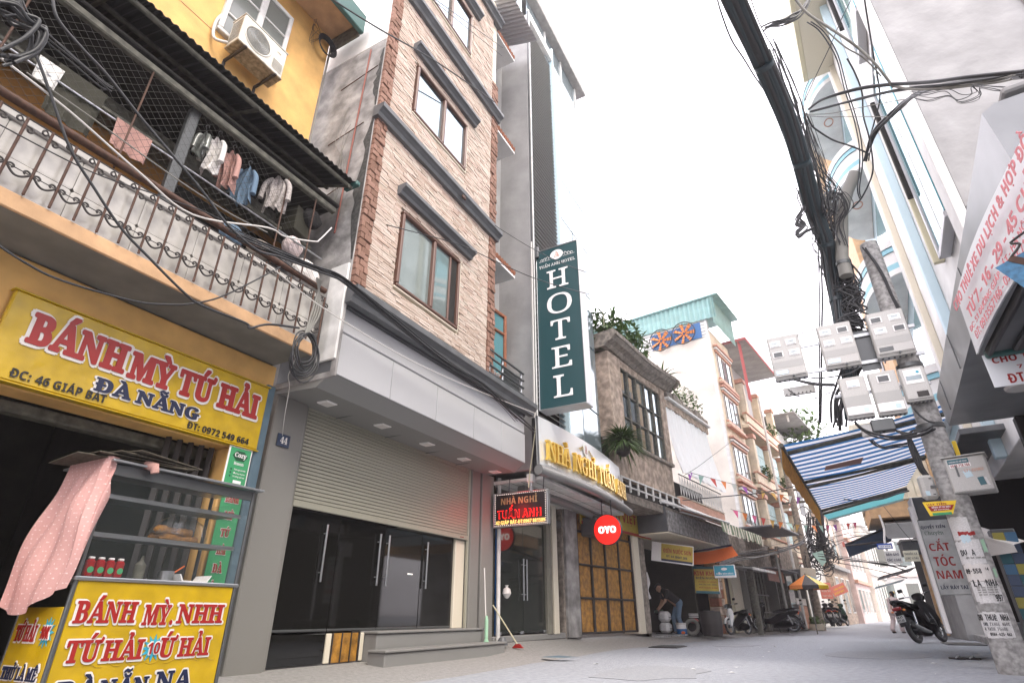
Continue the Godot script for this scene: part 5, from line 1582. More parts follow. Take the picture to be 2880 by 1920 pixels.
func hardware_shop() -> void:
	var tr := L - A2
	var h := thing("hardware_shop", "dark open hardware shop under a boxed canopy beside the tan gate", "shop", row2(4.3, 0, 0), tr)
	slab(h, "back_wall", M.dark, V(0, 0.1, -3.2), V(6.6, 3.0, -3.0))
	slab(h, "side_wall", M.dark_olive, V(-0.1, 0.1, -3.0), V(0.05, 3.0, -0.1))
	slab(h, "side_wall", M.dark_olive, V(3.3, 0.1, -3.0), V(3.45, 3.0, 0.0))
	slab(h, "shop_floor", M.concrete, V(0.05, 0.05, -3.0), V(3.3, 0.14, 0.0))
	# boxed canopy
	slab(h, "canopy_soffit", M.cream, V(-0.6, 2.52, -1.2), V(4.4, 2.56, 0.95))
	slab(h, "canopy_flank", M.grey_dark, V(-0.6, 2.565, -1.2), V(-0.55, 3.2, 0.92))
	for k in 5:
		slab(h, "canopy_panel", M.concrete, V(-0.6 + k * 1.0, 2.565, 0.93), V(0.38 + k * 1.0, 3.1, 0.97))
	# stone pier with patchwork
	for k in 14:
		piece(h, "pier_stone", M.old_wall if k % 3 else M.terracotta, V(3.75 + 0.26 * (k % 2), 0.25 + (k / 2) * 0.24, 0.45), V(0.25, 0.225, 0.3 + 0.02 * (k % 3)))
	slab(h, "pier", M.peach, V(4.15, 0.1, 0.1), V(4.35, 2.3, 0.62))
	slab(h, "counter_box", M.grey_dark, V(3.5, 0.1, 0.1), V(4.1, 0.75, 0.42))

	var t := thing("shop_board", "tilted white and yellow shop board hung under the boxed canopy", "sign", row2(4.9, 2.14, 0.50), 0.35)
	slab(t, "board", M.white, V(-0.56, -0.25, -0.02), V(0.56, 0.25, 0.0), Basis(V(0, 0, 1), -0.14))
	slab(t, "print", M.sign_yellow_dull, V(-0.30, -0.21, 0.001), V(0.54, 0.21, 0.006), Basis(V(0, 0, 1), -0.14))
	text(t, "lettering", "ĐIỆN NƯỚC SƠN", M.red, V(0.13, 0.04, 0.009), 0.74, 0.17, 0.003, "sans", Basis(V(0, 0, 1), -0.14))
	text(t, "lettering", "ĐT: 04 38641 286", M.navy, V(0.10, -0.10, 0.009), 0.55, 0.06, 0.003, "sans", Basis(V(0, 0, 1), -0.14))
	slab(t, "stripe", M.navy, V(-0.32, -0.235, 0.001), V(0.50, -0.18, 0.007), Basis(V(0, 0, 1), -0.14))

	# orange tarpaulin
	var b := MB.new()
	var p0 := row2(6.5, 2.28, 0.45); var p1 := row2(6.7, 2.42, 1.60); var p2 := row2(6.3, 2.12, 1.85); var p3 := row2(6.1, 1.93, 0.50)
	var nx := 10; var ny := 5
	for i in nx:
		for k in ny:
			var q := []
			for o in [[i, k], [i + 1, k], [i + 1, k + 1], [i, k + 1]]:
				var f: float = float(o[0]) / nx; var e: float = float(o[1]) / ny
				var p := p3.lerp(p2, f).lerp(p0.lerp(p1, f), e)
				p.y -= 0.07 * sin(f * PI) * (1 - e * 0.5)
				q.append(p)
			b.quad(q[0], q[1], q[2], q[3])
	var aw := thing("orange_tarpaulin", "bright orange tarpaulin awning with a navy edge above the hardware shop", "awning")
	part(aw, "sheet", b, M.orange_canvas)
	b = MB.new(); b.tube([p0 + V(0, 0.02, 0), p1 + V(0, 0.02, 0)], 0.03, 6)
	part(aw, "edge", b, M.navy)
	b = MB.new(); b.tube([p0, row2(7.6, 2.5, 0.3)], 0.015, 5); part(aw, "rope", b, M.cable_grey)

	t = thing("hardware_sign", "yellow and red hanging sign reading KIM KHÍ ĐIỆN NƯỚC below the orange tarpaulin", "sign", row2(6.5, 1.53, 0.78), 0.0)
	var tb := Basis(V(0, 0, 1), -0.05)
	slab(t, "board", M.sign_yellow_dull, V(-0.33, -0.36, -0.03), V(0.33, 0.36, 0.0), tb)
	slab(t, "edge", M.white, V(0.332, -0.36, -0.03), V(0.35, 0.36, 0.005), tb)
	slab(t, "band", M.teal_dark, V(-0.33, 0.29, 0.001), V(0.33, 0.36, 0.005), tb)
	slab(t, "band", M.teal_dark, V(-0.33, -0.36, 0.001), V(0.33, -0.29, 0.005), tb)
	text(t, "lettering", "KIM KHÍ", M.red, V(-0.02, 0.19, 0.006), 0.58, 0.15, 0.003, "sans", tb)
	text(t, "lettering", "ĐIỆN-NƯỚC", M.navy, V(0.0, 0.05, 0.006), 0.56, 0.09, 0.003, "sans", tb)
	for k in 3:
		text(t, "lettering", ["ỐNG NHỰA - VÒI - DÂY ĐIỆN", "SƠN CÁC LOẠI - KHÓA", "ĐỒ NGŨ KIM"][k], M.red if k != 1 else M.navy, V(0.03, -0.05 - k * 0.075, 0.006), 0.5, 0.045, 0.003, "sans", tb)
	t = thing("teal_sign", "small turquoise light box with white lettering right of the hardware sign", "sign", row2(6.4, 1.73, 1.37), 0.0)
	slab(t, "box", M.white, V(-0.29, -0.17, -0.12), V(0.29, 0.17, 0.0))
	slab(t, "face", M.cyan, V(-0.27, -0.11, 0.001), V(0.27, 0.15, 0.005))
	text(t, "lettering", "ĐIỂM BÁN HÀNG", M.white, V(0, -0.05, 0.007), 0.46, 0.06, 0.003, "sans")
	b = MB.new(); b.lathe([Vector2(0.06, 0), Vector2(0, 0.004)], 14, Vector3(0, 0, 1))
	part(t, "emblem", b, M.white, V(0.0, 0.06, 0.006), Basis.from_scale(V(1.4, 0.6, 1)))
	single("notice_paper", "pale pink notice pasted on the stone pier below the turquoise sign", "notice", boxm(V(0.2, 0.12, 0.006), 0.001), M.pink_cloth, row2(7.95, 1.35, 0.66), tr)
	# goods
	t = thing("paint_bucket", "white and blue paint bucket on the pavement in front of the bending man", "bucket", row2(6.45, 0.11, -0.10))
	part(t, "pail", lathe_mesh([Vector2(0.0, 0.0), Vector2(0.135, 0.0), Vector2(0.155, 0.27)]), M.white)
	part(t, "print", lathe_mesh([Vector2(0.139, 0.02), Vector2(0.1505, 0.16)]), M.blue)
	part(t, "lid", lathe_mesh([Vector2(0.165, 0.27), Vector2(0.17, 0.31), Vector2(0.0, 0.315)]), M.off_white)
	b = MB.new(); b.lathe([Vector2(0.05, 0), Vector2(0, 0.004)], 12, Vector3(0, 0, 1)); part(t, "red_spot", b, M.orange_canvas, V(0.05, 0.07, 0.14), Basis.from_scale(V(1.3, 0.7, 1)))
	for k in 2:
		t = thing("rice_sack", "%s white printed sack of the pair stacked left of the bending man" % ["lower", "upper"][k], "sack", row2(6.3, 0.16 + k * 0.29, -0.52), tr)
		var sb := MB.new(); sb.bev(V(0.34, 0.27, 0.3), 0.07)
		part(t, "body", sb, M.paper, V(0, 0.135, 0))
		slab(t, "print", M.cable_grey, V(-0.08, 0.10, 0.1505), V(0.1, 0.125, 0.153))
	single("sack_trolley", "low dark trolley under the white sacks", "trolley", boxm(V(0.7, 0.05, 0.5)), M.black, row2(6.3, 0.14, -0.45), tr)
	for k in 2:
		t = thing("bicycle_tyre", ["grey tyre leaning right of the paint bucket", "dark tyre leaning behind the grey one by the hardware shop"][k], "tyre", row2(6.5 + k * 0.3, 0.10, 0.20 + k * 0.3), 0.4)
		b = MB.new(); var tp := []
		for i in 25:
			var a := TAU * i / 24
			tp.append(V(cos(a) * 0.17, 0.22 + sin(a) * 0.17, -0.06 + sin(a) * 0.06))
		b.tube(tp, 0.05, 8, false)
		part(t, "ring", b, M.cable_grey if k == 0 else M.tyre)
	t = thing("dark_barrel", "dark upright barrel beside the stone pier of the hardware shop", "barrel", row2(6.6, 0.1, 0.72))
	part(t, "body", lathe_mesh([Vector2(0.0, 0.0), Vector2(0.26, 0.0), Vector2(0.30, 0.3), Vector2(0.28, 0.62), Vector2(0.25, 0.62), Vector2(0.0, 0.60)]), M.iron)
	t = thing("white_helmets", "red and white kettle grill with wire hoops on a crate by the tyres", "household goods", row2(6.9, 0.4, 0.12))
	part(t, "body", lathe_mesh([Vector2(0.0, 0.0), Vector2(0.10, 0.02), Vector2(0.13, 0.08), Vector2(0.09, 0.13), Vector2(0, 0.14)]), M.red)
	for k in 3:
		b = MB.new(); var tp := []
		for i in 20: tp.append(V(cos(TAU * i / 19) * 0.13, 0.17 + k * 0.04, sin(TAU * i / 19) * 0.1))
		b.tube(tp, 0.012, 5, false); part(t, "hoop", b, M.white)
	single("goods_crate", "dark crate under the red kettle in front of the hardware shop", "crate", boxm(V(0.4, 0.3, 0.3)), M.black, row2(6.9, 0.25, 0.12), tr)
	for k in 3:
		t = thing("hung_goods", ["orange hose coil hung at the left post of the hardware shop", "white pipe bracket hung at the left post of the hardware shop", "dark tool bundle hung high at the left post of the hardware shop", "green basin hung inside the hardware shop opening"][k], "goods", row2(5.0 + k * 0.12, [1.0, 1.45, 1.75, 1.2][k], [-0.62, -0.45, -0.55, 0.0][k]), tr)
		b = MB.new(); b.tube(curve([V(0, 0.25, 0), V(0.05, 0, 0.03), V(-0.04, -0.2, 0), V(0.03, -0.42, 0.03)], 5), [0.03, 0.055, 0.045, 0.03][k], 6)
		part(t, "body", b, [M.orange_canvas, M.white, M.iron, M.green_sign][k])

	# white awning with fringe
	aw = thing("white_awning", "white canvas awning with a green and cream striped fringe left of the cream house", "awning", row2(0, 0, 0), tr)
	b = MB.new()
	b.quad(V(3.4, 2.95, 1.75), V(9.6, 2.95, 1.75), V(8.4, 3.32, 0.9), V(4.6, 3.45, 0.9))
	b.quad(V(9.6, 2.94, 1.75), V(3.4, 2.94, 1.75), V(4.6, 3.44, 0.9), V(8.4, 3.31, 0.9))
	part(aw, "canvas", b, M.white_paint)
	for k in 30:
		var x := 5.5 + k * 0.137
		var vb := MB.new()
		vb.quad(V(x, 2.66 + 0.03 * sin(k * 2.1), 1.78 + 0.02 * sin(k * 1.7)), V(x + 0.137, 2.66 + 0.03 * sin(k * 2.1 + 1), 1.78 + 0.02 * cos(k)), V(x + 0.137, 2.96, 1.76), V(x, 2.96, 1.76))
		part(aw, "fringe_strip", vb, M.cream if k % 2 else M.fringe_green)
	b = MB.new(); b.tube([V(2.0, 3.02, 1.5), V(6.2, 2.98, 1.78)], 0.03, 6); part(aw, "roller", b, M.white_paint)
	b = MB.new(); b.tube([V(4.8, 3.2, 0.9), V(6.0, 2.95, 1.7)], 0.02, 6); part(aw, "arm", b, M.white_paint)

func ornate(h: Node3D, x0: float, x1: float, y0: float, y1: float, z: float) -> void:   # a window with orange mouldings
	var w := Node3D.new(); w.name = "window"; h.add_child(w, true)
	slab(w, "surround", M.white_paint, V(x0 - 0.08, y0 - 0.06, z), V(x1 + 0.08, y1 + 0.06, z + 0.03))
	var n := 3
	for k in n:
		var a := lerpf(x0, x1, float(k) / n); var c := lerpf(x0, x1, float(k + 1) / n)
		slab(w, "pane", M.curtain_glass, V(a + 0.03, y0 + 0.03, z + 0.032), V(c - 0.03, y1 - 0.03, z + 0.042))
		slab(w, "frame", M.cable_grey, V(a - 0.012, y0, z + 0.032), V(a + 0.012, y1, z + 0.07))
	slab(w, "frame", M.cable_grey, V(x1 - 0.012, y0, z + 0.032), V(x1 + 0.012, y1, z + 0.07))
	for k in 3:
		slab(w, "moulding", M.salmon if k != 1 else M.pale_yellow, V(x0 - 0.2 - k * 0.04, y0 - 0.18 - k * 0.12, z), V(x1 + 0.2 + k * 0.04, y0 - 0.08 - k * 0.12, z + 0.10 + k * 0.05))
		slab(w, "moulding", M.salmon if k != 1 else M.white_paint, V(x0 - 0.2 - k * 0.04, y1 + 0.08 + k * 0.12, z), V(x1 + 0.2 + k * 0.04, y1 + 0.18 + k * 0.12, z + 0.10 + k * 0.05))

func cream_houses() -> void:
	var tr := L - A2
	var h := thing("cream_house", "tall cream house with green corrugated top and two fans in its side wall", "house", row2(13, 0, 0.3), tr)
	slab(h, "side_wall", M.cream_wall, V(0, 0, -7.0), V(0.2, 12.2, 0.0))
	slab(h, "front_wall", M.pale_yellow, V(0.201, 3.2, -0.3), V(2.9, 12.6, -0.002))
	slab(h, "corner_strip", M.white_paint, V(-0.01, 3.4, -0.12), V(0.10, 12.3, 0.012))
	for y in [3.6, 5.65, 8.0, 10.0]:
		ornate(h, 0.6, 2.4, y + 0.35, y + 1.45, 0.0)
	# slatted opening with the fans
	slab(h, "opening", M.white_paint, V(-0.015, 12.21, -3.2), V(0.2, 13.1, 0.0))
	for k in 5:
		slab(h, "slat", M.cable_grey, V(-0.03, 12.3 + k * 0.17, -3.1), V(-0.016, 12.33 + k * 0.17, -0.1))
	slab(h, "fan_backing", M.blue, V(-0.04, 12.2, -2.75), V(-0.031, 13.0, -0.3))
	for q in [[12.58, -2.25], [12.62, -1.10]]:
		var f := Node3D.new(); f.name = "wall_fan"; h.add_child(f, true)
		f.transform = Transform3D(Basis(Vector3.UP, -PI / 2), V(-0.09, q[0], q[1]))
		for k in 7:
			var bb := MB.new()
			bb.prism(PackedVector2Array([Vector2(0.06, -0.035), Vector2(0.5, -0.11), Vector2(0.53, 0.07), Vector2(0.07, 0.04)]), -0.01, 0.01)
			part(f, "blade", bb, M.orange_blade, Vector3.ZERO, Basis(V(0, 0, 1), TAU * k / 7) * Basis(V(1, 0, 0), 0.5))
		for r in [0.12, 0.3, 0.45, 0.56]:
			var bb := MB.new(); var tp := []
			for i in 25: tp.append(V(cos(TAU * i / 24) * r, sin(TAU * i / 24) * r, 0.09))
			bb.tube(tp, 0.012 if r < 0.5 else 0.025, 4, false)
			part(f, "guard_ring", bb, M.iron)
	var b := MB.new()
	for i in 56:
		var za := -6.0 + 6.5 * i / 56.0; var zb := -6.0 + 6.5 * (i + 1) / 56.0
		var xa := -0.10 + (0.05 if i % 2 else -0.03); var xb := -0.10 + (-0.03 if i % 2 else 0.05)
		b.quad(V(xa, 13.05 - za * 0.03, za), V(xb, 13.05 - zb * 0.03, zb), V(xb, 14.1 - zb * 0.03, zb), V(xa, 14.1 - za * 0.03, za))
	part(h, "corrugated_side", b, M.corr_green)
	b = MB.new()
	for i in 40:
		var xa := -0.2 + 3.2 * i / 40.0; var xb := -0.2 + 3.2 * (i + 1) / 40.0
		var o := 0.03 if i % 2 else -0.03
		b.quad(V(xa, 12.7, 0.40 + o), V(xb, 12.7, 0.40 - o), V(xb, 14.1, 0.40 - o), V(xa, 14.1, 0.40 + o))
	part(h, "corrugated_front", b, M.corr_green)
	slab(h, "roof_sheet", M.corr_green, V(-0.2, 14.12, -7.0), V(3.1, 14.2, 0.75))
	slab(h, "ground_floor", M.old_grey, V(0.2, 0.0, -1.5), V(2.9, 3.2, -1.2))
	slab(h, "shop_canopy", M.grey_dark, V(-1.0, 3.55, -0.2), V(2.5, 3.62, 1.5))

	# balcony house
	h = thing("balcony_house", "pale yellow house with salmon trimmed balconies, iron grilles and blue panels", "house", row2(16.0, 0, 0.3), tr)
	slab(h, "front_wall", M.pale_yellow, V(0, 2.9, -1.5), V(6.5, 11.6, -1.0))
	slab(h, "side_wall", M.pale_yellow, V(-0.1, 0, -6), V(0.0, 12.4, 0.0))
	slab(h, "ground_floor", M.dark_olive, V(0, 0, -1.6), V(6.5, 2.9, -1.4))
	for y in [3.1, 5.9, 8.7]:
		slab(h, "balcony_slab", M.pale_yellow, V(-0.05, y - 0.16, -1.0), V(6.5, y, 0.3))
		slab(h, "slab_trim", M.salmon, V(-0.06, y - 0.26, 0.301), V(6.5, y - 0.17, 0.36))
		slab(h, "slab_trim", M.salmon, V(-0.06, y + 0.01, 0.2), V(6.5, y + 0.07, 0.34))
		slab(h, "parapet", M.pale_yellow, V(-0.04, y + 0.08, 0.14), V(6.5, y + 0.5, 0.26))
		slab(h, "parapet_cap", M.salmon, V(-0.06, y + 0.505, 0.1), V(6.5, y + 0.58, 0.32))
		for x in [0.55, 3.2, 6.1]:
			slab(h, "column", M.pale_yellow, V(x - 0.18, y + 0.585, -0.1), V(x + 0.18, y + 2.2, 0.25))
			slab(h, "capital", M.salmon, V(x - 0.24, y + 2.21, -0.15), V(x + 0.24, y + 2.42, 0.31))
		if y < 8.0:
			for j in 2:
				var x0 := 0.95 + j * 2.65
				for r in 3:
					for c in 2:
						slab(h, "blue_panel", M.blue_panel, V(x0 + c * 0.93, y + 0.6 + r * 0.54, 0.02), V(x0 + c * 0.93 + 0.90, y + 1.12 + r * 0.54, 0.06))
		var gr := Node3D.new(); gr.name = "iron_grille"; h.add_child(gr, true)
		gr.transform = Transform3D(Basis(Vector3.UP, -PI / 2), V(0.0, y + 0.2, 0))
		for k in 5:
			slab(gr, "bar", M.white_paint, V(-0.95 + k * 0.2, 0.35, 0.02), V(-0.93 + k * 0.2, 2.0, 0.04))
		for k in 4:
			var rb := MB.new(); var tp := []
			for i in 17: tp.append(V(-0.55 + cos(TAU * i / 16) * 0.18, 0.55 + k * 0.4 + sin(TAU * i / 16) * 0.18, 0.03))
			rb.tube(tp, 0.014, 4, false); part(gr, "scroll", rb, M.white_paint)
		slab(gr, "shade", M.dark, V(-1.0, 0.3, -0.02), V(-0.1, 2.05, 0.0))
	b = MB.new()
	for i in 24:
		var xa := 0.1 + 0.5 * i / 24.0; var xb := 0.1 + 0.5 * (i + 1) / 24.0
		var o := 0.02 if i % 2 else -0.02
		b.quad(V(xa, 9.9, 0.5 + o), V(xb, 9.9, 0.5 - o), V(xb, 13.0, 0.5 - o), V(xa, 13.0, 0.5 + o))
	part(h, "red_cladding", b, M.corr_red)
	slab(h, "roof_soffit", M.plain_grey, V(0.1, 13.0, -3.0), V(6.2, 13.06, 0.85))
	slab(h, "roof_edge", M.corr_red, V(0.05, 12.98, 0.851), V(6.25, 13.12, 0.92))
	slab(h, "roof_edge", M.corr_red, V(0.03, 12.98, -3.0), V(0.098, 13.12, 0.85))
	b = MB.new()
	for i in 50:
		var xa := 3.0 + 5.0 * i / 50.0; var xb := 3.0 + 5.0 * (i + 1) / 50.0
		var o := 0.03 if i % 2 else -0.03
		b.quad(V(xa, 10.3, -0.8 + o), V(xb, 10.3, -0.8 - o), V(xb, 13.0, -0.8 - o), V(xa, 13.0, -0.8 + o))
	part(h, "grey_cladding", b, M.corr_grey)
	b = MB.new(); b.tube([V(1.6, 0.1, 0.62), V(1.6, 10.4, 0.62)], 0.06, 8)
	single("steel_pole", "tall thin white steel pole in front of the balcony house", "pole", b, M.white_paint, row2(16, 0, 0.3), tr)
	for q in [[1.8, 6.3], [4.6, 9.1], [5.4, 6.5]]:
		var t := thing("balcony_plant", "potted green plant on the balcony house, %s" % {1.8: "lower floor by the left column", 4.6: "top balcony", 5.4: "lower floor by the right column"}[q[0]], "plant", row2(16 + q[0], q[1], 0.4))
		stuff(part(t, "foliage", leaves(220, V(0, 0.35, 0), V(0.5, 0.4, 0.3), 0.2, 0.05, 2.0), M.leaf))
		part(t, "pot", lathe_mesh([Vector2(0.1, -0.1), Vector2(0.15, 0.1), Vector2(0.13, 0.1)]), M.terracotta)
	h = thing("white_gable_house", "white house with a shed roof beyond the balcony house", "house", row2(23, 0, 0.2), tr)
	slab(h, "wall", M.white_paint, V(0, 0, -6), V(6, 10.5, 0))
	slab(h, "roof", M.plain_grey, V(-0.3, 10.9, -6), V(5, 11.0, 1.4))
	slab(h, "post", M.white_paint, V(-0.1, 10.5, 0.9), V(0.0, 10.9, 1.0))
	for k in 6:
		slab(h, "window", M.grey_dark, V(0.8 + (k % 2) * 2.2, 3.6 + (k / 2) * 2.3, 0.001), V(2.2 + (k % 2) * 2.2, 5.0 + (k / 2) * 2.3, 0.03))
	var tt := thing("roof_tree", "leafy green tree rising behind the white shed roof", "tree", row2(27, 9.6, 0.9))
	stuff(part(tt, "crown", leaves(900, V(0, 1.0, 0), V(1.6, 1.9, 1.4), 0.34, 0.10, 1.3), M.leaf))
	b = MB.new(); b.tube([V(0, -3, -1.5), V(0, 1.2, 0)], [0.14, 0.05], 6); part(tt, "trunk", b, M.olive_edge)

	# bunting: two strings of little flags over the street
	var names := ["orange", "yellow", "purple", "pink", "white", "mint", "red"]
	var cols := [Color(0.75, 0.22, 0.05), Color(0.75, 0.45, 0.12), Color(0.40, 0.12, 0.48), Color(0.72, 0.14, 0.28), Color(0.75, 0.76, 0.70), Color(0.45, 0.66, 0.58), Color(0.65, 0.10, 0.08)]
	for k in 7: mat("flag%d" % k, cols[k].r, cols[k].g, cols[k].b, 0.8)
	for s in 2:
		var t := thing("bunting", ["upper string of small coloured pennants from the iron railing across the street", "lower string of small coloured pennants below the upper one"][s], "bunting")
		var a0: Vector3 = row2(5.0, 4.35 - s * 0.25, 1.1) if s == 0 else row2(8.6, 3.75, 1.2)
		var a1: Vector3 = row2(16.0, 4.75, 4.6) if s == 0 else row2(15.5, 3.9, 4.0)
		var p := []
		for i in 21:
			var f := i / 20.0
			p.append(a0.lerp(a1, f) - V(0, 0.30 * sin(f * PI), 0))
		b = MB.new(); b.tube(p, 0.008, 4); part(t, "string", b, M.cable_grey)
		var cnt := 22 - s * 6
		for k in cnt:
			var f := (k + 0.5) / cnt
			var q: Vector3 = a0.lerp(a1, f) - V(0, 0.30 * sin(f * PI), 0)
			var d: Vector3 = (a1 - a0).normalized()
			var fb := MB.new()
			var w := 0.13
			var sw := V(rng.randf_range(-0.1, 0.1), 0, rng.randf_range(-0.12, 0.12))
			fb.tri(q - d * w, q + V(0, -0.26, 0) + sw, q + d * w)
			fb.tri(q - d * w + V(0, 0, 0.004), q + d * w + V(0, 0, 0.004), q + V(0, -0.26, 0.004) + sw)
			part(t, "pennant", fb, M["flag%d" % rng.randi_range(0, 6)])

func pole_text(p: Node, s: String, y: float, h: float, a0: float, da: float, r: float, m: Material, font := "sans") -> void:
	# letters set one by one round the pole; a0 is the angle of the first, seen from the camera side
	for i in s.length():
		if s[i] == " ": continue
		var a := a0 + da * i
		var d := V(sin(a), 0, cos(a))
		var w := da * r * 0.86
		text(p, "letter", s[i], m, V(0, y, 0) + d * (r + 0.006), w * (0.35 if s[i] in "I.1:" else 1.0), h * (0.25 if s[i] == "." else 1.0), 0.003, font, Basis(Vector3.UP, a))

func pole_paper(p: Node, y0: float, y1: float, a0: float, a1: float, r: float, m: Material) -> void:
	var b := MB.new()
	var n := 8
	for i in n:
		var a := lerpf(a0, a1, float(i) / n); var c := lerpf(a0, a1, float(i + 1) / n)
		var j0 := rng.randf_range(-0.012, 0.012); var j1 := rng.randf_range(-0.012, 0.012)
		b.quad(V(sin(a) * r, y0 + j0, cos(a) * r), V(sin(c) * r, y0 + j0, cos(c) * r), V(sin(c) * r, y1 + j1, cos(c) * r), V(sin(a) * r, y1 + j1, cos(a) * r))
	part(p, "paper", b, m)

func pole_and_meters() -> void:
	rng.seed = 9
	var t := thing("utility_pole", "round concrete utility pole plastered with torn paper notices at the right kerb", "utility pole", V(1.535, 0, -9.24))
	var b := MB.new()
	b.tube([V(0.01, -0.05, 0), V(0.0, 1.4, 0), V(0.01, 3, 0), V(0.02, 6.0, 0)], [0.172, 0.158, 0.148, 0.125], 28)
	part(t, "shaft", b, M.pole_concrete)
	var cam_a := -0.16
	pole_paper(t, 1.16, 1.44, cam_a - 1.3, cam_a + 0.6, 0.163, M.paper)
	pole_paper(t, 0.98, 1.17, cam_a - 1.1, cam_a + 0.7, 0.1655, M.off_white)
	pole_paper(t, 0.74, 0.97, cam_a - 0.9, cam_a + 0.9, 0.1675, M.paper)
	pole_paper(t, 0.37, 0.64, cam_a - 1.2, cam_a + 0.75, 0.173, M.paper)
	pole_paper(t, 1.46, 1.72, cam_a - 1.2, cam_a + 0.3, 0.1615, M.paper)
	pole_paper(t, 1.50, 1.54, cam_a - 0.6, cam_a + 0.5, 0.164, M.red)
	pole_paper(t, 1.42, 1.5, cam_a - 0.5, cam_a + 0.1, 0.165, M.pale_blue)
	pole_paper(t, 1.30, 1.45, cam_a + 0.7, cam_a + 1.05, 0.1625, M.mop_green)
	pole_paper(t, 1.02, 1.12, cam_a + 0.85, cam_a + 1.15, 0.1665, M.mop_green)
	pole_text(t, "DỤ A", 1.30, 0.07, cam_a - 0.75, 0.24, 0.164, M.black)
	pole_text(t, "09.558", 1.09, 0.055, cam_a - 0.85, 0.17, 0.166, M.black)
	pole_text(t, "14", 1.11, 0.035, cam_a + 0.35, 0.12, 0.166, M.black)
	pole_text(t, "LA NHÀ", 0.955, 0.075, cam_a - 0.55, 0.25, 0.168, M.black)
	for k in 4:
		pole_text(t, "cho thuê phòng trọ", 0.905 - k * 0.026, 0.014, cam_a - 0.5, 0.065, 0.168, M.cable_grey)
	pole_text(t, "997", 0.79, 0.07, cam_a + 0.42, 0.16, 0.168, M.black)
	pole_text(t, "CHO THUÊ NHÀ", 0.585, 0.066, cam_a - 1.2, 0.165, 0.174, M.black)
	pole_text(t, "gồm riêng biệt", 0.515, 0.034, cam_a - 0.85, 0.108, 0.174, M.grey_dark, "serif_thin")
	pole_text(t, "& từng phòng", 0.465, 0.034, cam_a - 0.85, 0.108, 0.174, M.grey_dark, "serif_thin")
	pole_text(t, "0984.425.462", 0.41, 0.032, cam_a - 0.6, 0.098, 0.174, M.black)
	pole_text(t, "trọ nữ, khép kín", 1.24, 0.02, cam_a - 0.55, 0.075, 0.164, M.cable_grey)
	for k in 2:
		b = MB.new(); b.tube([V(0, 2.9 + k * 0.9, 0), V(0, 2.96 + k * 0.9, 0)], 0.17, 20); part(t, "band", b, M.steel_dark)
	# steel arms that carry the meters
	t = thing("meter_frame", "pair of galvanised arms that carry the row of electricity meters", "bracket", V(0, 0, -9.10))
	for y in [4.42, 3.98]:
		slab(t, "arm", M.steel, V(0.10, y - 0.03, -0.05), V(1.75, y + 0.03, -0.02))
	slab(t, "arm", M.steel, V(0.5, 3.5, -0.05), V(1.7, 3.55, -0.02))
	slab(t, "plate", M.steel_dark, V(0.95, 3.85, -0.06), V(1.20, 4.5, -0.055))
	var labels := ["leftmost of the three large four window meter boxes on the pole", "middle large four window meter box beside the black cable trunk", "rightmost and highest large four window meter box above the pole", "left small meter box of the lower row with a blue sticker", "middle small meter box of the lower row with a dark window", "right small meter box of the lower row with an open label window"]
	var rows := [[0.0, 3.86, 0.46, 0.73], [0.72, 3.90, 0.46, 0.72], [1.40, 3.94, 0.47, 0.72], [0.755, 3.11, 0.34, 0.62], [1.135, 3.10, 0.34, 0.64], [1.49, 3.235, 0.31, 0.495]]
	for k in 6:
		var q: Array = rows[k]
		var w: float = q[2]; var h: float = q[3]
		t = thing("electricity_meter", labels[k], "electricity meter", V(q[0], q[1], -9.08))
		slab(t, "body", M.meter_grey, V(-w / 2, 0, 0), V(w / 2, h, 0.13))
		slab(t, "lid", M.meter_grey, V(-w / 2 + 0.012, 0.03, 0.131), V(w / 2 - 0.012, h - 0.012, 0.15))
		if k < 3:
			slab(t, "band", M.meter_band, V(-w / 2 + 0.014, h * 0.24, 0.151), V(w / 2 - 0.014, h * 0.40, 0.157))
			slab(t, "lower_lid", M.meter_grey, V(-w / 2 + 0.014, 0.045, 0.151), V(w / 2 - 0.014, h * 0.235, 0.164))
			for i in 2:
				for j in 2:
					var x: float = -w * 0.27 + i * w * 0.50 + (0.015 if j == 0 else 0.0); var y: float = h * 0.56 + j * h * 0.25
					var wn := Node3D.new(); wn.name = "meter_window"; t.add_child(wn, true)
					slab(wn, "frame", M.white, V(x - 0.075, y - 0.05, 0.151), V(x + 0.075, y + 0.05, 0.158))
					text(wn, "dial", "%05d" % ((k * 7919 + i * 3571 + j * 1237) % 99999), M.grey_dark, V(x, y + 0.008, 0.1645), 0.075, 0.02, 0.002, "mono")
					slab(wn, "glass", M.meter_glass if (i + j + k) % 3 else M.steel_dark, V(x - 0.06, y - 0.037, 0.159), V(x + 0.06, y + 0.037, 0.163))
			slab(t, "label_window", M.curtain_glass if k != 2 else M.steel_dark, V(-w * 0.42, h * 0.10, 0.165), V(-w * 0.05, h * 0.19, 0.169))
			b = MB.new(); b.lathe([Vector2(0.018, 0), Vector2(0.016, 0.03), Vector2(0, 0.031)], 12, Vector3(0, 0, 1), V(w * 0.08, 0.03, 0.15))
			part(t, "seal", b, M.steel_dark)
		elif k < 5:
			slab(t, "band", M.meter_band, V(-w / 2 + 0.014, h * 0.27, 0.151), V(w / 2 - 0.014, h * 0.52, 0.157))
			slab(t, "lower_lid", M.white, V(-w / 2 + 0.014, 0.045, 0.151), V(w / 2 - 0.014, h * 0.265, 0.160))
			var wn := Node3D.new(); wn.name = "meter_window"; t.add_child(wn, true)
			slab(wn, "frame", M.white, V(-0.075, h * 0.72, 0.151), V(0.085, h * 0.90, 0.158))
			slab(wn, "glass", M.curtain_glass if k == 3 else M.grey_dark, V(-0.058, h * 0.745, 0.159), V(0.068, h * 0.875, 0.163))
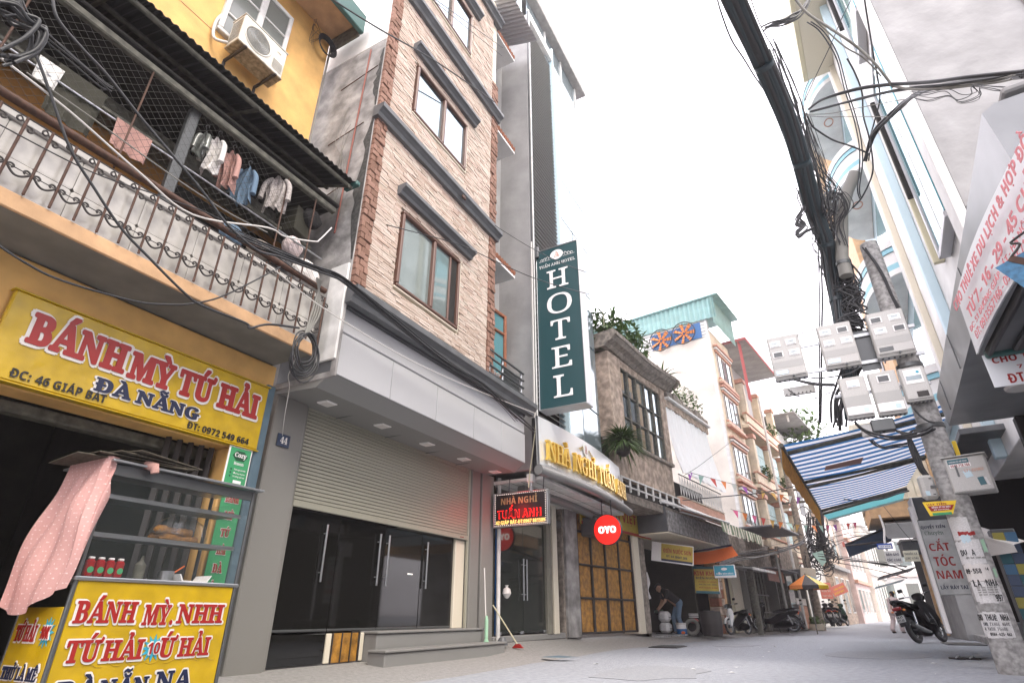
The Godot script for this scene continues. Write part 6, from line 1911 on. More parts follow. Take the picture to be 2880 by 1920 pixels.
			slab(t, "sticker", M.pale_blue, V(0.05, h * 0.11, 0.161), V(0.115, h * 0.21, 0.163))
		else:
			slab(t, "label_window", M.white, V(-0.105, h * 0.50, 0.151), V(0.105, h * 0.92, 0.156))
			slab(t, "label_strip", M.curtain_glass, V(-0.09, h * 0.60, 0.157), V(0.09, h * 0.73, 0.160))
			b = MB.new(); b.lathe([Vector2(0.02, 0), Vector2(0, 0.004)], 12, Vector3(0, 0, 1), V(0.06, h * 0.82, 0.157)); part(t, "blue_dot", b, M.cyan)
			slab(t, "dark_window", M.iron, V(-0.02, h * 0.10, 0.151), V(0.11, h * 0.26, 0.156))
		for i in 6:
			slab(t, "gland", M.grey_dark, V(-w * 0.4 + i * w * 0.15, -0.012, 0.03), V(-w * 0.4 + i * w * 0.15 + 0.025, 0.0, 0.1))
	t = thing("junction_box", "flat grey junction box with wire holes hung below the first meter box", "junction box", V(0.06, 3.62, -9.05))
	slab(t, "body", M.meter_grey, V(-0.22, 0, -0.05), V(0.22, 0.14, 0.0))
	for k in 7: slab(t, "hole", M.iron, V(-0.19 + k * 0.055, 0.015, 0.001), V(-0.17 + k * 0.055, 0.035, 0.004))
	t = thing("terminal_box", "small white terminal box at the edge of the striped awning", "terminal box", V(0.80, 2.95, -9.1))
	slab(t, "body", M.white_paint, V(-0.09, -0.08, -0.04), V(0.12, 0.10, 0.03))
	t = thing("lamp_box", "grey square lamp housing under the lower meter boxes", "lamp", V(0.98, 2.98, -9.05))
	slab(t, "body", M.steel_dark, V(-0.14, -0.08, -0.1), V(0.14, 0.09, 0.06))
	t = thing("steel_conduit", "wide grey steel conduit leaning from the trunk towards the crossing cables", "conduit")
	b = MB.new(); b.tube([V(1.10, 5.4, -9.0), V(1.12, 5.75, -9.0), V(1.30, 6.54, -8.98), V(1.47, 6.92, -8.95), V(1.65, 7.20, -8.9)], 0.095, 16)
	part(t, "pipe", b, M.cable_grey)
	b = MB.new(); b.tube([V(1.105, 5.6, -9.0), V(1.11, 5.66, -9.0)], 0.105, 14); part(t, "clip", b, M.steel_dark)
	# steel cabinet, fuse box and the loan poster
	t = thing("steel_cabinet", "grey steel street cabinet with blue and red stickers fixed to the pole", "cabinet", V(1.70, 2.0, -9.02), -0.25)
	slab(t, "body", M.meter_grey, V(-0.19, 0, -0.3), V(0.24, 0.45, 0.0))
	slab(t, "door", M.meter_grey, V(-0.175, 0.015, 0.001), V(0.23, 0.435, 0.014))
	slab(t, "rain_cap", M.meter_grey, V(-0.21, 0.451, -0.32), V(0.26, 0.465, 0.03))
	slab(t, "handle", M.steel_dark, V(-0.09, 0.20, 0.015), V(-0.07, 0.34, 0.03))
	slab(t, "vent_box", M.meter_grey, V(-0.235, 0.14, -0.16), V(-0.191, 0.27, -0.05))
	slab(t, "sticker", M.teal_dark, V(-0.15, 0.365, 0.015), V(0.07, 0.42, 0.017))
	text(t, "lettering", "KHOAN CẮT BÊ TÔNG", M.white, V(-0.04, 0.393, 0.0185), 0.19, 0.022, 0.002, "sans")
	slab(t, "sticker", M.white, V(-0.14, 0.315, 0.015), V(0.08, 0.362, 0.017))
	text(t, "lettering", "0963.718.186", M.red, V(-0.03, 0.338, 0.0185), 0.20, 0.034, 0.002, "sans")
	text(t, "lettering", "GP1-ZOM02", M.salmon, V(0.09, 0.265, 0.016), 0.2, 0.035, 0.002, "sans")
	slab(t, "sticker", M.pale_blue, V(-0.02, 0.18, 0.015), V(0.06, 0.27, 0.0165), Basis(V(0, 0, 1), 0.2))
	slab(t, "sticker", M.teal_dark, V(0.10, 0.07, 0.015), V(0.165, 0.17, 0.017), Basis(V(0, 0, 1), 0.1))
	slab(t, "sticker", M.paper, V(0.17, 0.06, 0.015), V(0.195, 0.16, 0.017), Basis(V(0, 0, 1), 0.2))
	t = thing("fuse_box", "small rounded grey fuse box strapped left of the steel cabinet", "fuse box", V(1.26, 1.95, -9.06), 0.25)
	b = MB.new(); b.bev(V(0.17, 0.31, 0.14), 0.035); part(t, "body", b, M.meter_grey, V(0, 0.155, 0))
	slab(t, "latch", M.steel, V(0.0, 0.13, 0.071), V(0.07, 0.17, 0.085))
	for y in [0.05, 0.25]: slab(t, "hinge", M.steel_dark, V(0.01, y, 0.071), V(0.04, y + 0.012, 0.078))
	slab(t, "sticker", M.pale_blue, V(-0.07, 0.04, 0.0705), V(-0.02, 0.1, 0.073))
	t = thing("loan_poster", "yellow, red and green loan poster tied to the pole below the fuse box", "poster", V(1.31, 1.74, -8.98))
	b = MB.new(); b.prism(PackedVector2Array([Vector2(-0.13, 0.0), Vector2(0.11, 0.01), Vector2(0.19, 0.17), Vector2(-0.17, 0.175)]), -0.008, 0.0)
	part(t, "board", b, M.yellow)
	b = MB.new(); b.prism(PackedVector2Array([Vector2(-0.105, 0.055), Vector2(0.11, 0.06), Vector2(0.15, 0.12), Vector2(-0.13, 0.12)]), 0.001, 0.004)
	part(t, "red_band", b, M.red)
	slab(t, "green_band", M.green_sign, V(-0.10, 0.004, 0.001), V(0.10, 0.035, 0.003))
	text(t, "lettering", "VAY TIỀN", M.red, V(-0.03, 0.145, 0.003), 0.21, 0.036, 0.002, "sans")
	text(t, "lettering", "ĐĂNG KÝ XE MÁY", M.white, V(0.01, 0.103, 0.006), 0.2, 0.024, 0.002, "sans")
	text(t, "lettering", "ĐỒ GIA DỤNG", M.white, V(0.005, 0.073, 0.006), 0.16, 0.022, 0.002, "sans")

func right_row() -> void:
	var tr := -(L + A3)
	# local: x runs towards the camera, z is out to the street
	var h := thing("white_building", "tall white building with teal windows behind the black cables and a plain grey side wall", "building", O3, tr)
	slab(h, "side_wall", M.plain_grey, V(-0.25, 5.6, -9.0), V(0.0, 19.0, -0.12))
	slab(h, "side_wall_foot", M.concrete, V(-0.25, 0.1, -9.0), V(-0.06, 5.59, -0.2))
	slab(h, "front_wall", M.white_wall, V(-5.5, 2.9, -0.6), V(-0.26, 19.0, -0.13))
	slab(h, "corner_pier", M.white_wall, V(-0.40, 2.9, -0.119), V(0.01, 19.0, 0.0))
	var b := MB.new(); b.tube(curve([V(0.03, 14.0, -1.7), V(0.03, 9.0, -1.75), V(0.03, 7.9, -2.0), V(0.03, 7.2, -2.6)], 5), 0.06, 8)
	part(h, "downpipe", b, M.cable_grey)
	for q in [[5.9, 9.5], [10.6, 13.8], [14.9, 17.6]]:
		var w := Node3D.new(); w.name = "window"; h.add_child(w, true)
		slab(w, "pane", M.teal_glass, V(-0.98, q[0], -0.125), V(-0.42, q[1], 0.012))
		slab(w, "pane", M.teal_glass, V(-1.62, q[0], -0.125), V(-1.03, q[1], 0.008))
		slab(w, "mullion", M.white_paint, V(-1.028, q[0], -0.125), V(-0.982, q[1], 0.02))
		slab(w, "frame", M.grey_panel, V(-1.74, q[0] - 0.1, -0.125), V(-1.63, q[1] + 0.1, 0.035))
		slab(w, "frame", M.grey_panel, V(-1.62, q[0] - 0.12, -0.125), V(-0.42, q[0] - 0.01, 0.03))
		slab(w, "frame", M.grey_panel, V(-1.62, q[1] + 0.01, -0.125), V(-0.42, q[1] + 0.12, 0.03))
		slab(w, "shutter_leaf", M.dark, V(-1.86, q[0] + 0.35 * (q[1] - q[0]), -0.12), V(-1.76, q[1], 0.10))
	slab(h, "pilaster", M.olive_edge, V(-2.28, 6.0, -0.129), V(-2.18, 9.5, 0.03))
	slab(h, "pilaster", M.cream, V(-5.5, 2.9, -0.129), V(-5.40, 19, 0.0))
	slab(h, "pilaster", M.pale_blue, V(-3.55, 2.9, -0.129), V(-3.35, 19, 0.03))
	slab(h, "bay_soffit", M.beige, V(-5.6, 14.5, -0.129), V(-2.6, 14.6, 0.55))
	slab(h, "bay_front", M.olive_edge, V(-5.6, 14.48, 0.551), V(-2.6, 18, 0.66))
	slab(h, "bay_body", M.white_wall, V(-5.5, 14.61, -0.12), V(-2.6, 18, 0.55))
	# blue and white building with rounded balconies
	h = thing("rounded_balcony_building", "white and pale blue building with rounded teal banded balconies beyond the white building", "building", row3(5.6, 0, 0), tr)
	slab(h, "front_wall", M.pale_blue, V(-6.5, 3.3, -3.0), V(0, 19.0, -0.15))
	slab(h, "edge_pilaster", M.white_wall, V(-0.35, 3.3, -0.149), V(0.0, 19.0, 0.0))
	for y in [4.6, 7.9, 11.2, 14.5]:
		var bl := Node3D.new(); bl.name = "balcony"; h.add_child(bl, true)
		for band in [[0.0, 0.14, 1.0, "white_wall"], [0.145, 0.30, 0.985, "teal_wall"], [0.305, 0.62, 0.97, "white_wall"], [0.625, 0.75, 0.985, "teal_wall"], [0.755, 0.95, 1.0, "white_wall"]]:
			b = MB.new()
			var n := 20
			for i in n:
				var a := PI * i / n; var c := PI * (i + 1) / n
				var pa := V(-2.2 + cos(a) * 1.9 * band[2], 0, sin(a) * 0.95 * band[2] - 0.14); var pc := V(-2.2 + cos(c) * 1.9 * band[2], 0, sin(c) * 0.95 * band[2] - 0.14)
				var lo := V(0, y + band[0], 0); var hi := V(0, y + band[1], 0)
				b.quad(pc + lo, pa + lo, pa + hi, pc + hi)
				if band[0] == 0.0: b.tri(V(-2.2, y, -0.14), pa + lo, pc + lo)
				b.tri(V(-2.2, y + band[1], -0.14), pc + hi, pa + hi)
			part(bl, "band", b, M[band[3]])
		b = MB.new(); var tp := []
		for i in 21: tp.append(V(-2.0 + cos(TAU * i / 20) * 0.18, y - 0.012, 0.2 + sin(TAU * i / 20) * 0.12))
		b.tube(tp, 0.018, 5, false); part(bl, "ceiling_ring", b, M.salmon)
		slab(h, "balcony_door", M.teal_glass, V(-3.4, y + 0.96, -0.149), V(-1.0, y + 2.7, -0.10))
		slab(h, "teal_strip", M.teal_wall, V(-0.9, y + 0.3, -0.149), V(-0.45, y + 2.9, -0.08))
	# orange and cream house further on, with shuttered top
	h = thing("orange_house", "orange and cream house with dusty pink shutters at its top, beyond the rounded balconies", "house", row3(12.2, 0, 0.2), tr)
	slab(h, "wall", M.peach, V(-7, 3.0, -4), V(0, 17.3, 0))
	slab(h, "cornice", M.pale_yellow, V(-7.1, 17.31, -4), V(0.1, 17.9, 0.35))
	slab(h, "top_wall", M.white_wall, V(-7, 17.91, -4), V(0, 24, -0.2))
	for k in 7:
		slab(h, "shutter_board", M.pink_shutter, V(-5.6 + k * 0.5, 18.3, -0.19), V(-5.12 + k * 0.5, 21.6, -0.13))
	slab(h, "shutter_rail", M.terracotta, V(-5.6, 19.9, -0.129), V(-2.1, 20.0, -0.08))
	for k in 4: slab(h, "window", M.grey_dark, V(-5.2 + (k % 2) * 2.4, 5.0 + (k / 2) * 4.0, 0.001), V(-4.0 + (k % 2) * 2.4, 7.2 + (k / 2) * 4.0, 0.04))
	# --- low shop in front with the projecting canopy
	h = thing("low_shop", "low grey shop with a sloped metal canopy at the right edge", "shop", V(1.37, 0, -4.8), tr)
	b = MB.new()
	b.xf = Transform3D(Basis(V(0, 0, 1), V(0, 1, 0), V(-1, 0, 0)), V(1.6, 0, 0))
	b.prism(PackedVector2Array([Vector2(-3.0, 2.73), Vector2(0.0, 2.73), Vector2(0.02, 3.12), Vector2(-0.05, 3.16), Vector2(-3.0, 3.2)]), 0.0, 5.3)
	part(h, "canopy", b, M.canopy_grey)
	for k in 3: slab(h, "panel_joint", M.grey_dark, V(-3.0 + k * 1.4, 2.74, 0.012), V(-2.992 + k * 1.4, 3.11, 0.024))
	b = MB.new(); b.lathe([Vector2(0.0, -0.03), Vector2(0.14, -0.025), Vector2(0.15, 0.0)], 20)
	part(h, "ceiling_lamp", b, M.off_white, V(-2.45, 2.73, -0.55))
	slab(h, "roof_deck", M.plain_grey, V(-3.7, 3.205, -3.0), V(1.6, 3.25, -0.1))
	slab(h, "front_wall", M.grey_dark, V(-3.7, 0.1, -1.2), V(2.0, 2.72, -1.0))
	slab(h, "door_frame", M.iron, V(-3.75, 0.15, -1.1), V(-3.6, 2.72, -0.62))
	slab(h, "end_wall", M.dark, V(-4.4, 0.1, -3.0), V(-4.3, 2.72, -0.75))
	slab(h, "wall_board", M.plain_grey, V(-3.2, 1.9, -0.999), V(-2.6, 2.6, -0.96))
	slab(h, "blue_plate", M.pale_blue, V(-3.4, 1.55, -0.999), V(-3.25, 1.75, -0.96))
	# houses opposite, beside and behind the camera
	h = thing("opposite_house", "white house with arched upper windows opposite the stone hotel, seen only in reflections", "house", V(3.2, 0, -1.2), -L)
	slab(h, "wall", M.white_wall, V(0, 0, -5), V(7.5, 7.8, 0)); slab(h, "shop_opening", M.dark, V(0.5, 0.2, 0.001), V(7.0, 2.7, 0.03)); slab(h, "sill_band", M.cream, V(0, 3.2, 0.001), V(7.5, 3.4, 0.2))
	for k in 3:
		slab(h, "window", M.grey_dark, V(0.8 + k * 2.3, 4.0, 0.001), V(2.2 + k * 2.3, 6.2, 0.03)); slab(h, "window_frame", M.white, V(1.46 + k * 2.3, 4.0, 0.031), V(1.54 + k * 2.3, 6.2, 0.06))
	h = thing("opposite_house_far_back", "cream house opposite the yellow house, behind the camera", "house", V(3.2, 0, 6.4), -L)
	slab(h, "wall", M.cream_wall, V(0, 0, -5), V(8, 8.6, 0)); slab(h, "shop_opening", M.dark, V(0.5, 0.2, 0.001), V(7.5, 2.7, 0.03))
	for k in 3: slab(h, "window", M.grey_dark, V(0.8 + k * 2.3, 4.0, 0.001), V(2.2 + k * 2.3, 6.2, 0.03))
	# mosaic pillar behind the pole
	h = thing("mosaic_pillar", "narrow pillar of blue, yellow and teal tiles right of the papered pole", "pillar", V(2.02, 0.15, -10.0))
	slab(h, "core", M.grey_dark, V(-0.10, 0, -0.2), V(0.16, 1.5, 0.0))
	for r in 11:
		for c in 2:
			piece(h, "mosaic_tile", [M.navy_tile, M.yellow_tile, M.teal_dark, M.blue_tile][(r * 3 + c * 2 + r / 3) % 4], V(-0.035 + c * 0.13, 0.07 + r * 0.132, 0.008), V(0.122, 0.124, 0.03))
	# scrap of awning behind the pole
	b = MB.new()
	b.quad(V(1.72, 1.63, -10.2), V(2.05, 1.42, -9.7), V(2.06, 1.33, -9.7), V(1.70, 1.31, -10.2))
	b.quad(V(1.72, 1.63, -10.2), V(1.95, 1.75, -10.6), V(2.3, 1.5, -10.2), V(2.05, 1.42, -9.7))
	single("awning_flap", "dirty white folded awning flap sticking out right of the pole", "awning", b, M.off_white)
	single("yellow_strip", "short yellow plastic strip under the grey canopy behind the cabinet", "strip", boxm(V(0.05, 0.22, 0.03)), M.yellow, V(1.78, 2.66, -9.5))

	# --- signs of the low shop
	var t := thing("rental_banner", "long white banner with faded red car rental text above the grey canopy", "banner", V(1.11, 2.15, -4.4), -L + 0.03)
	b = MB.new()
	var n := 14
	for i in n:
		var xa := 3.0 * i / n; var xb := 3.0 * (i + 1) / n
		var za := 0.03 * sin(xa * 2.1); var zb := 0.03 * sin(xb * 2.1)
		b.quad(V(xa, 0, za), V(xb, 0, zb), V(xb, 0.45, zb - 0.02), V(xa, 0.45, za - 0.02))
		b.quad(V(xb, 0, zb - 0.01), V(xa, 0, za - 0.01), V(xa, 0.45, za - 0.03), V(xb, 0.45, zb - 0.03))
	part(t, "sheet", b, M.banner_white)
	text(t, "lettering", "CHO THUÊ XE DU LỊCH & HỢP ĐỒNG", M.red_faded, V(1.0, 0.34, 0.036), 1.85, 0.13, 0.003, "sans")
	text(t, "lettering", "TỪ 7 - 16 - 29 - 45 CHỖ", M.red_faded, V(1.0, 0.205, 0.036), 1.45, 0.115, 0.003, "sans")
	text(t, "lettering", "ĐC: 51 ĐƯỜNG GIÁP BÁT - HÀ NỘI", M.red_faded, V(0.82, 0.105, 0.036), 1.25, 0.055, 0.003, "thin")
	text(t, "lettering", "ĐT: 0913557166 - 0925 557166", M.red_faded, V(0.84, 0.04, 0.036), 1.2, 0.05, 0.003, "thin")
	t = thing("canopy_light_frame", "dark green edged frame under the rental banner", "frame", V(1.14, 2.13, -4.36))
	slab(t, "panel", M.grey_dark, V(0.0, 0.0, 0.0), V(0.8, 0.015, 2.2))
	for q in [[0.0, -0.03, -0.02, 0.8, 0.03, 0.02], [0.0, -0.03, 0.03, 0.03, 0.03, 2.2], [0.12, -0.045, 0.08, 0.17, -0.001, 1.2]]:
		slab(t, "bar", M.green_gutter if q[0] == 0.0 and q[2] < 0 else M.black, V(q[0], q[1], q[2]), V(q[3], q[4], q[5]))
	t = thing("rental_sheet", "white sheet with bold red text CHO THUÊ hung below the rental banner", "banner", V(1.13, 1.91, -4.39))
	slab(t, "sheet", M.banner_white, V(0, 0, -0.006), V(0.62, 0.225, 0.0))
	text(t, "lettering", "CHO THUÊ XE", M.red, V(0.24, 0.185, 0.002), 0.40, 0.055, 0.003, "sans")
	text(t, "lettering", "7, 16, 29 CHỖ", M.red, V(0.32, 0.12, 0.002), 0.34, 0.04, 0.003, "sans")
	text(t, "lettering", "ĐT: 0913557166", M.red, V(0.33, 0.045, 0.002), 0.5, 0.062, 0.003, "sans")
	t = thing("rusty_blue_sign", "torn rusty blue metal sign at the right edge over the rental banner", "sign", V(1.02, 1.98, -3.0), -0.5)
	b = MB.new(); b.prism(PackedVector2Array([Vector2(-0.07, 0.10), Vector2(0.25, 0.16), Vector2(0.25, -0.12), Vector2(0.02, -0.10)]), -0.006, 0.0)
	part(t, "plate", b, M.blue_rust)
	slab(t, "rust_strip", M.rust, V(-0.03, 0.05, 0.001), V(0.12, 0.08, 0.004), Basis(V(0, 0, 1), -0.8))
	b = MB.new(); b.tube(curve([V(0.0, 0.12, 0), V(0.05, 0.16, 0.01), V(0.02, 0.19, 0), V(0.10, 0.22, 0)], 4), 0.006, 5); part(t, "wire", b, M.iron)

func awning_and_salon() -> void:
	var h := thing("striped_awning", "blue and white striped awning with a yellow valance reaching over the street", "awning")
	var A := V(-0.385, 3.1, -9.9); var B := V(-0.083, 3.1, -17.04); var C := V(2.05, 3.44, -9.9); var D := V(1.9, 3.44, -16.6)
	var at := func(f: float, e: float) -> Vector3:   # f along the street, e from the bar to the wall
		var p: Vector3 = A.lerp(B, f).lerp(C.lerp(D, f), e)
		p.y += 0.03 * sin(f * 9.0) * sin(e * PI) - 0.05 * sin(e * PI)
		return p
	var mb := [MB.new(), MB.new()]
	var n := 44
	for i in n:
		for k in 6:
			var f0 := float(i) / n; var f1 := float(i + 1) / n
			mb[i % 2].quad(at.call(f0, k / 6.0), at.call(f0, (k + 1) / 6.0), at.call(f1, (k + 1) / 6.0), at.call(f1, k / 6.0))
	part(h, "white_stripes", mb[1], M.stripe_white)
	part(h, "blue_stripes", mb[0], M.stripe_blue)
	var b := MB.new(); b.tube([A, B], 0.035, 8); part(h, "front_bar", b, M.olive_steel)
	b = MB.new()
	for i in 60:
		var f0 := i / 60.0; var f1 := (i + 1) / 60.0
		var p0: Vector3 = A.lerp(B, f0); var p1: Vector3 = A.lerp(B, f1)
		var d0 := V(-0.05, -0.36 - 0.05 * absf(sin(f0 * 30.0)), 0); var d1 := V(-0.05, -0.36 - 0.05 * absf(sin(f1 * 30.0)), 0)
		b.quad(p1 + d1, p0 + d0, p0, p1)
	part(h, "valance", b, M.valance)
	for f in [0.05, 0.42, 0.50, 0.98]:
		b = MB.new(); b.tube([at.call(f, 0.02) - V(0, 0.06, 0), at.call(f + (0.04 if f == 0.42 else -0.02), 0.98) - V(0, 0.10, 0)], 0.035, 6)
		part(h, "arm", b, M.olive_steel)
	var pt := MB.new(); pt.quad(at.call(0.30, 0.22) - V(0, 0.012, 0), at.call(0.30, 0.5) - V(0, 0.012, 0), at.call(0.36, 0.48) - V(0, 0.012, 0), at.call(0.35, 0.2) - V(0, 0.012, 0))
	part(h, "patch", pt, M.pink_cloth)
	h = thing("teal_awning", "faded turquoise sheet awning behind the striped awning", "awning")
	b = MB.new(); b.quad(V(-0.05, 3.04, -17.2), V(1.88, 3.40, -16.75), V(1.9, 3.36, -18.0), V(0.05, 3.0, -18.2)); part(h, "sheet", b, M.teal_canvas)
	b = MB.new(); b.tube([V(-0.05, 3.0, -17.15), V(1.88, 3.36, -16.7)], 0.035, 6); part(h, "frame", b, M.olive_steel)
	b = MB.new(); b.tube([V(0.05, 2.98, -18.2), V(1.9, 3.34, -18.0)], 0.03, 6); part(h, "frame", b, M.white_paint)

	# barber's sign and shop
	var t := thing("barber_sign", "tall grey white sign board with red letters CẮT TÓC NAM behind the pole", "sign", V(1.56, 0.0, -12.0))
	slab(t, "board", M.barber_white, V(-0.19, 0.90, -0.10), V(0.23, 2.06, 0.0))
	slab(t, "side_frame", M.white, V(-0.26, 0.35, -0.12), V(-0.195, 2.30, 0.05))
	slab(t, "top_wing", M.white, V(-0.20, 2.07, -0.45), V(-0.17, 2.45, 0.02))
	slab(t, "top_back", M.grey_dark, V(-0.16, 2.07, -0.4), V(0.3, 2.5, -0.35))
	text(t, "lettering", "QUYẾT TIẾN", M.navy, V(0.0, 1.955, 0.003), 0.34, 0.08, 0.004, "sans")
	text(t, "lettering", "Chuyên", M.green_dark, V(-0.01, 1.845, 0.003), 0.26, 0.08, 0.004, "serif_thin")
	text(t, "lettering", "CẮT", M.red, V(0.0, 1.665, 0.003), 0.28, 0.19, 0.004, "sans")
	text(t, "lettering", "TÓC", M.red, V(0.01, 1.425, 0.003), 0.28, 0.18, 0.004, "sans")
	text(t, "lettering", "NAM", M.red, V(0.02, 1.205, 0.003), 0.34, 0.125, 0.004, "sans")
	text(t, "lettering", "LẤY RÁY TAI", M.navy, V(0.03, 1.03, 0.003), 0.36, 0.085, 0.004, "sans")
	var s := thing("barber_shop", "dark open barber shop front below the grey white sign", "shop", row3(4.3, 0, 0.55), -(L + A3))
	slab(s, "back", M.dark, V(-2.5, 0.1, -3), V(1.5, 3.3, -2.8))
	slab(s, "side", M.dark, V(-2.6, 0.1, -2.8), V(-2.5, 3.3, -0.1))
	slab(s, "ceiling", M.grey_dark, V(-2.5, 3.2, -2.8), V(1.5, 3.3, -0.1))
	slab(s, "door", M.plain_grey, V(-2.45, 0.16, -0.05), V(-2.0, 1.6, 0.0))
	slab(s, "door_glass", M.tinted, V(-2.4, 0.5, 0.001), V(-2.05, 1.5, 0.01))
	slab(s, "counter", M.grey_dark, V(-1.5, 0.16, -0.6), V(0.5, 0.5, 0.0))
	b = MB.new(); b.bev(V(0.5, 0.015, 0.9), 0.004)
	single("kerb_ramp", "dark checkered plate ramp lying from the barber shop floor", "ramp", b, M.steel_dark, V(1.50, 0.20, -12.3), 0.0)
	t = thing("sandal_pair", "pair of dark sandals and a scrap left on the road before the pole", "sandals", V(1.32, 0.0, -11.9), 0.6)
	for k in 2:
		var sm := MB.new(); sm.bev(V(0.09, 0.025, 0.25), 0.01); part(t, "sandal", sm, M.iron, V(k * 0.14, 0.015, k * 0.1), Basis(Vector3.UP, 0.5 * k))
		sm = MB.new(); sm.tube([V(-0.045, 0.02, 0), V(0, 0.06, 0.02), V(0.045, 0.02, 0)], 0.012, 5); part(t, "strap", sm, M.steel, V(k * 0.14, 0.0, k * 0.1 + 0.03))

func shop_front(called: String, label: String, s: float, n: float, w: float, kind: int) -> Node3D:
	var h := thing(called, label, "shop", row2(s, 0, n), L - A2)
	slab(h, "back", M.dark, V(0, 0.05, -1.6), V(w, 2.7, -1.4))
	slab(h, "lintel", M.old_grey, V(0, 2.3, -1.3), V(w, 3.3, -0.05))
	slab(h, "pier", M.olive_steel, V(0, 0.05, -0.5), V(0.14, 2.3, 0.0))
	slab(h, "pier", M.cable_grey, V(w - 0.12, 0.05, -0.5), V(w, 2.3, 0.0))
	if kind == 0:
		slab(h, "door_leaf", M.iron, V(0.15, 0.08, -0.3), V(w * 0.45, 2.25, -0.25))
		slab(h, "painted_wall", M.cream, V(w * 0.55, 0.08, -0.3), V(w - 0.14, 2.25, -0.2))
		slab(h, "painted_wall", M.olive_edge, V(w * 0.46, 0.08, -0.4), V(w * 0.54, 2.25, -0.25))
		slab(h, "thin_awning", M.plain_grey, V(-0.1, 2.05, -0.1), V(w + 0.2, 2.09, 1.0), Basis(V(1, 0, 0), 0.12))
		slab(h, "awning_edge", M.white_paint, V(-0.1, 1.96, 0.98), V(w + 0.2, 2.04, 1.02))
	elif kind == 1:
		for k in 9:
			slab(h, "gate_strip", M.olive_steel, V(0.3 + k * 0.22, 0.08, -0.2), V(0.5 + k * 0.22, 2.2, -0.16 + 0.03 * (k % 2)))
		for y in [0.7, 1.3]: slab(h, "gate_rail", M.cable_grey, V(0.3, y, -0.12), V(2.3, y + 0.04, -0.10))
		slab(h, "valance", M.pink_cloth, V(-0.3, 1.75, 0.6), V(w * 0.6, 2.15, 0.64))
		slab(h, "awning", M.grey_dark, V(-0.3, 2.16, -0.1), V(w, 2.2, 0.9))
	else:
		for k in 4:
			slab(h, "poster_sheet", [M.pale_blue, M.blue_panel, M.white, M.blue_panel][k], V(0.4, 0.3 + k * 0.42, -0.1), V(1.3, 0.68 + k * 0.42, -0.07))
		slab(h, "panel", M.salmon, V(1.5, 0.1, -0.1), V(w - 0.2, 1.0, -0.06))
		slab(h, "panel", M.white, V(1.5, 1.02, -0.1), V(w - 0.2, 1.3, -0.06))
		slab(h, "awning", M.concrete, V(-0.2, 2.3, -0.1), V(w, 2.35, 0.8))
	return h

func far_house(called: String, label: String, at: Vector3, turn: float, w: float, ht: float, d: float, m: Material, trim: Material, floors: int) -> Node3D:
	var h := thing(called, label, "house", at, turn)
	slab(h, "wall", m, V(0, 0, -d), V(w, ht, 0))
	slab(h, "roof_edge", trim, V(-0.15, ht, -d), V(w + 0.15, ht + 0.25, 0.3))
	var fh := ht / floors
	for f in floors:
		slab(h, "floor_band", trim, V(-0.05, f * fh - 0.1 if f else 0.0, 0.001), V(w + 0.05, f * fh + 0.12, 0.22 if f else 0.04))
		var cnt := int(w / 1.6)
		for k in cnt:
			var x0 := (k + 0.5) * w / cnt - 0.45
			var wn := Node3D.new(); wn.name = "window" if f else "shop_opening"; h.add_child(wn, true)
			slab(wn, "frame", M.white_paint, V(x0 - 0.06, f * fh + 0.75, 0.002), V(x0 + 0.96, f * fh + fh * 0.84, 0.05))
			slab(wn, "pane", M.window_grey if (k + f) % 2 else M.pale_pane, V(x0, f * fh + 0.82, 0.051), V(x0 + 0.9, f * fh + fh * 0.82, 0.06))
	return h

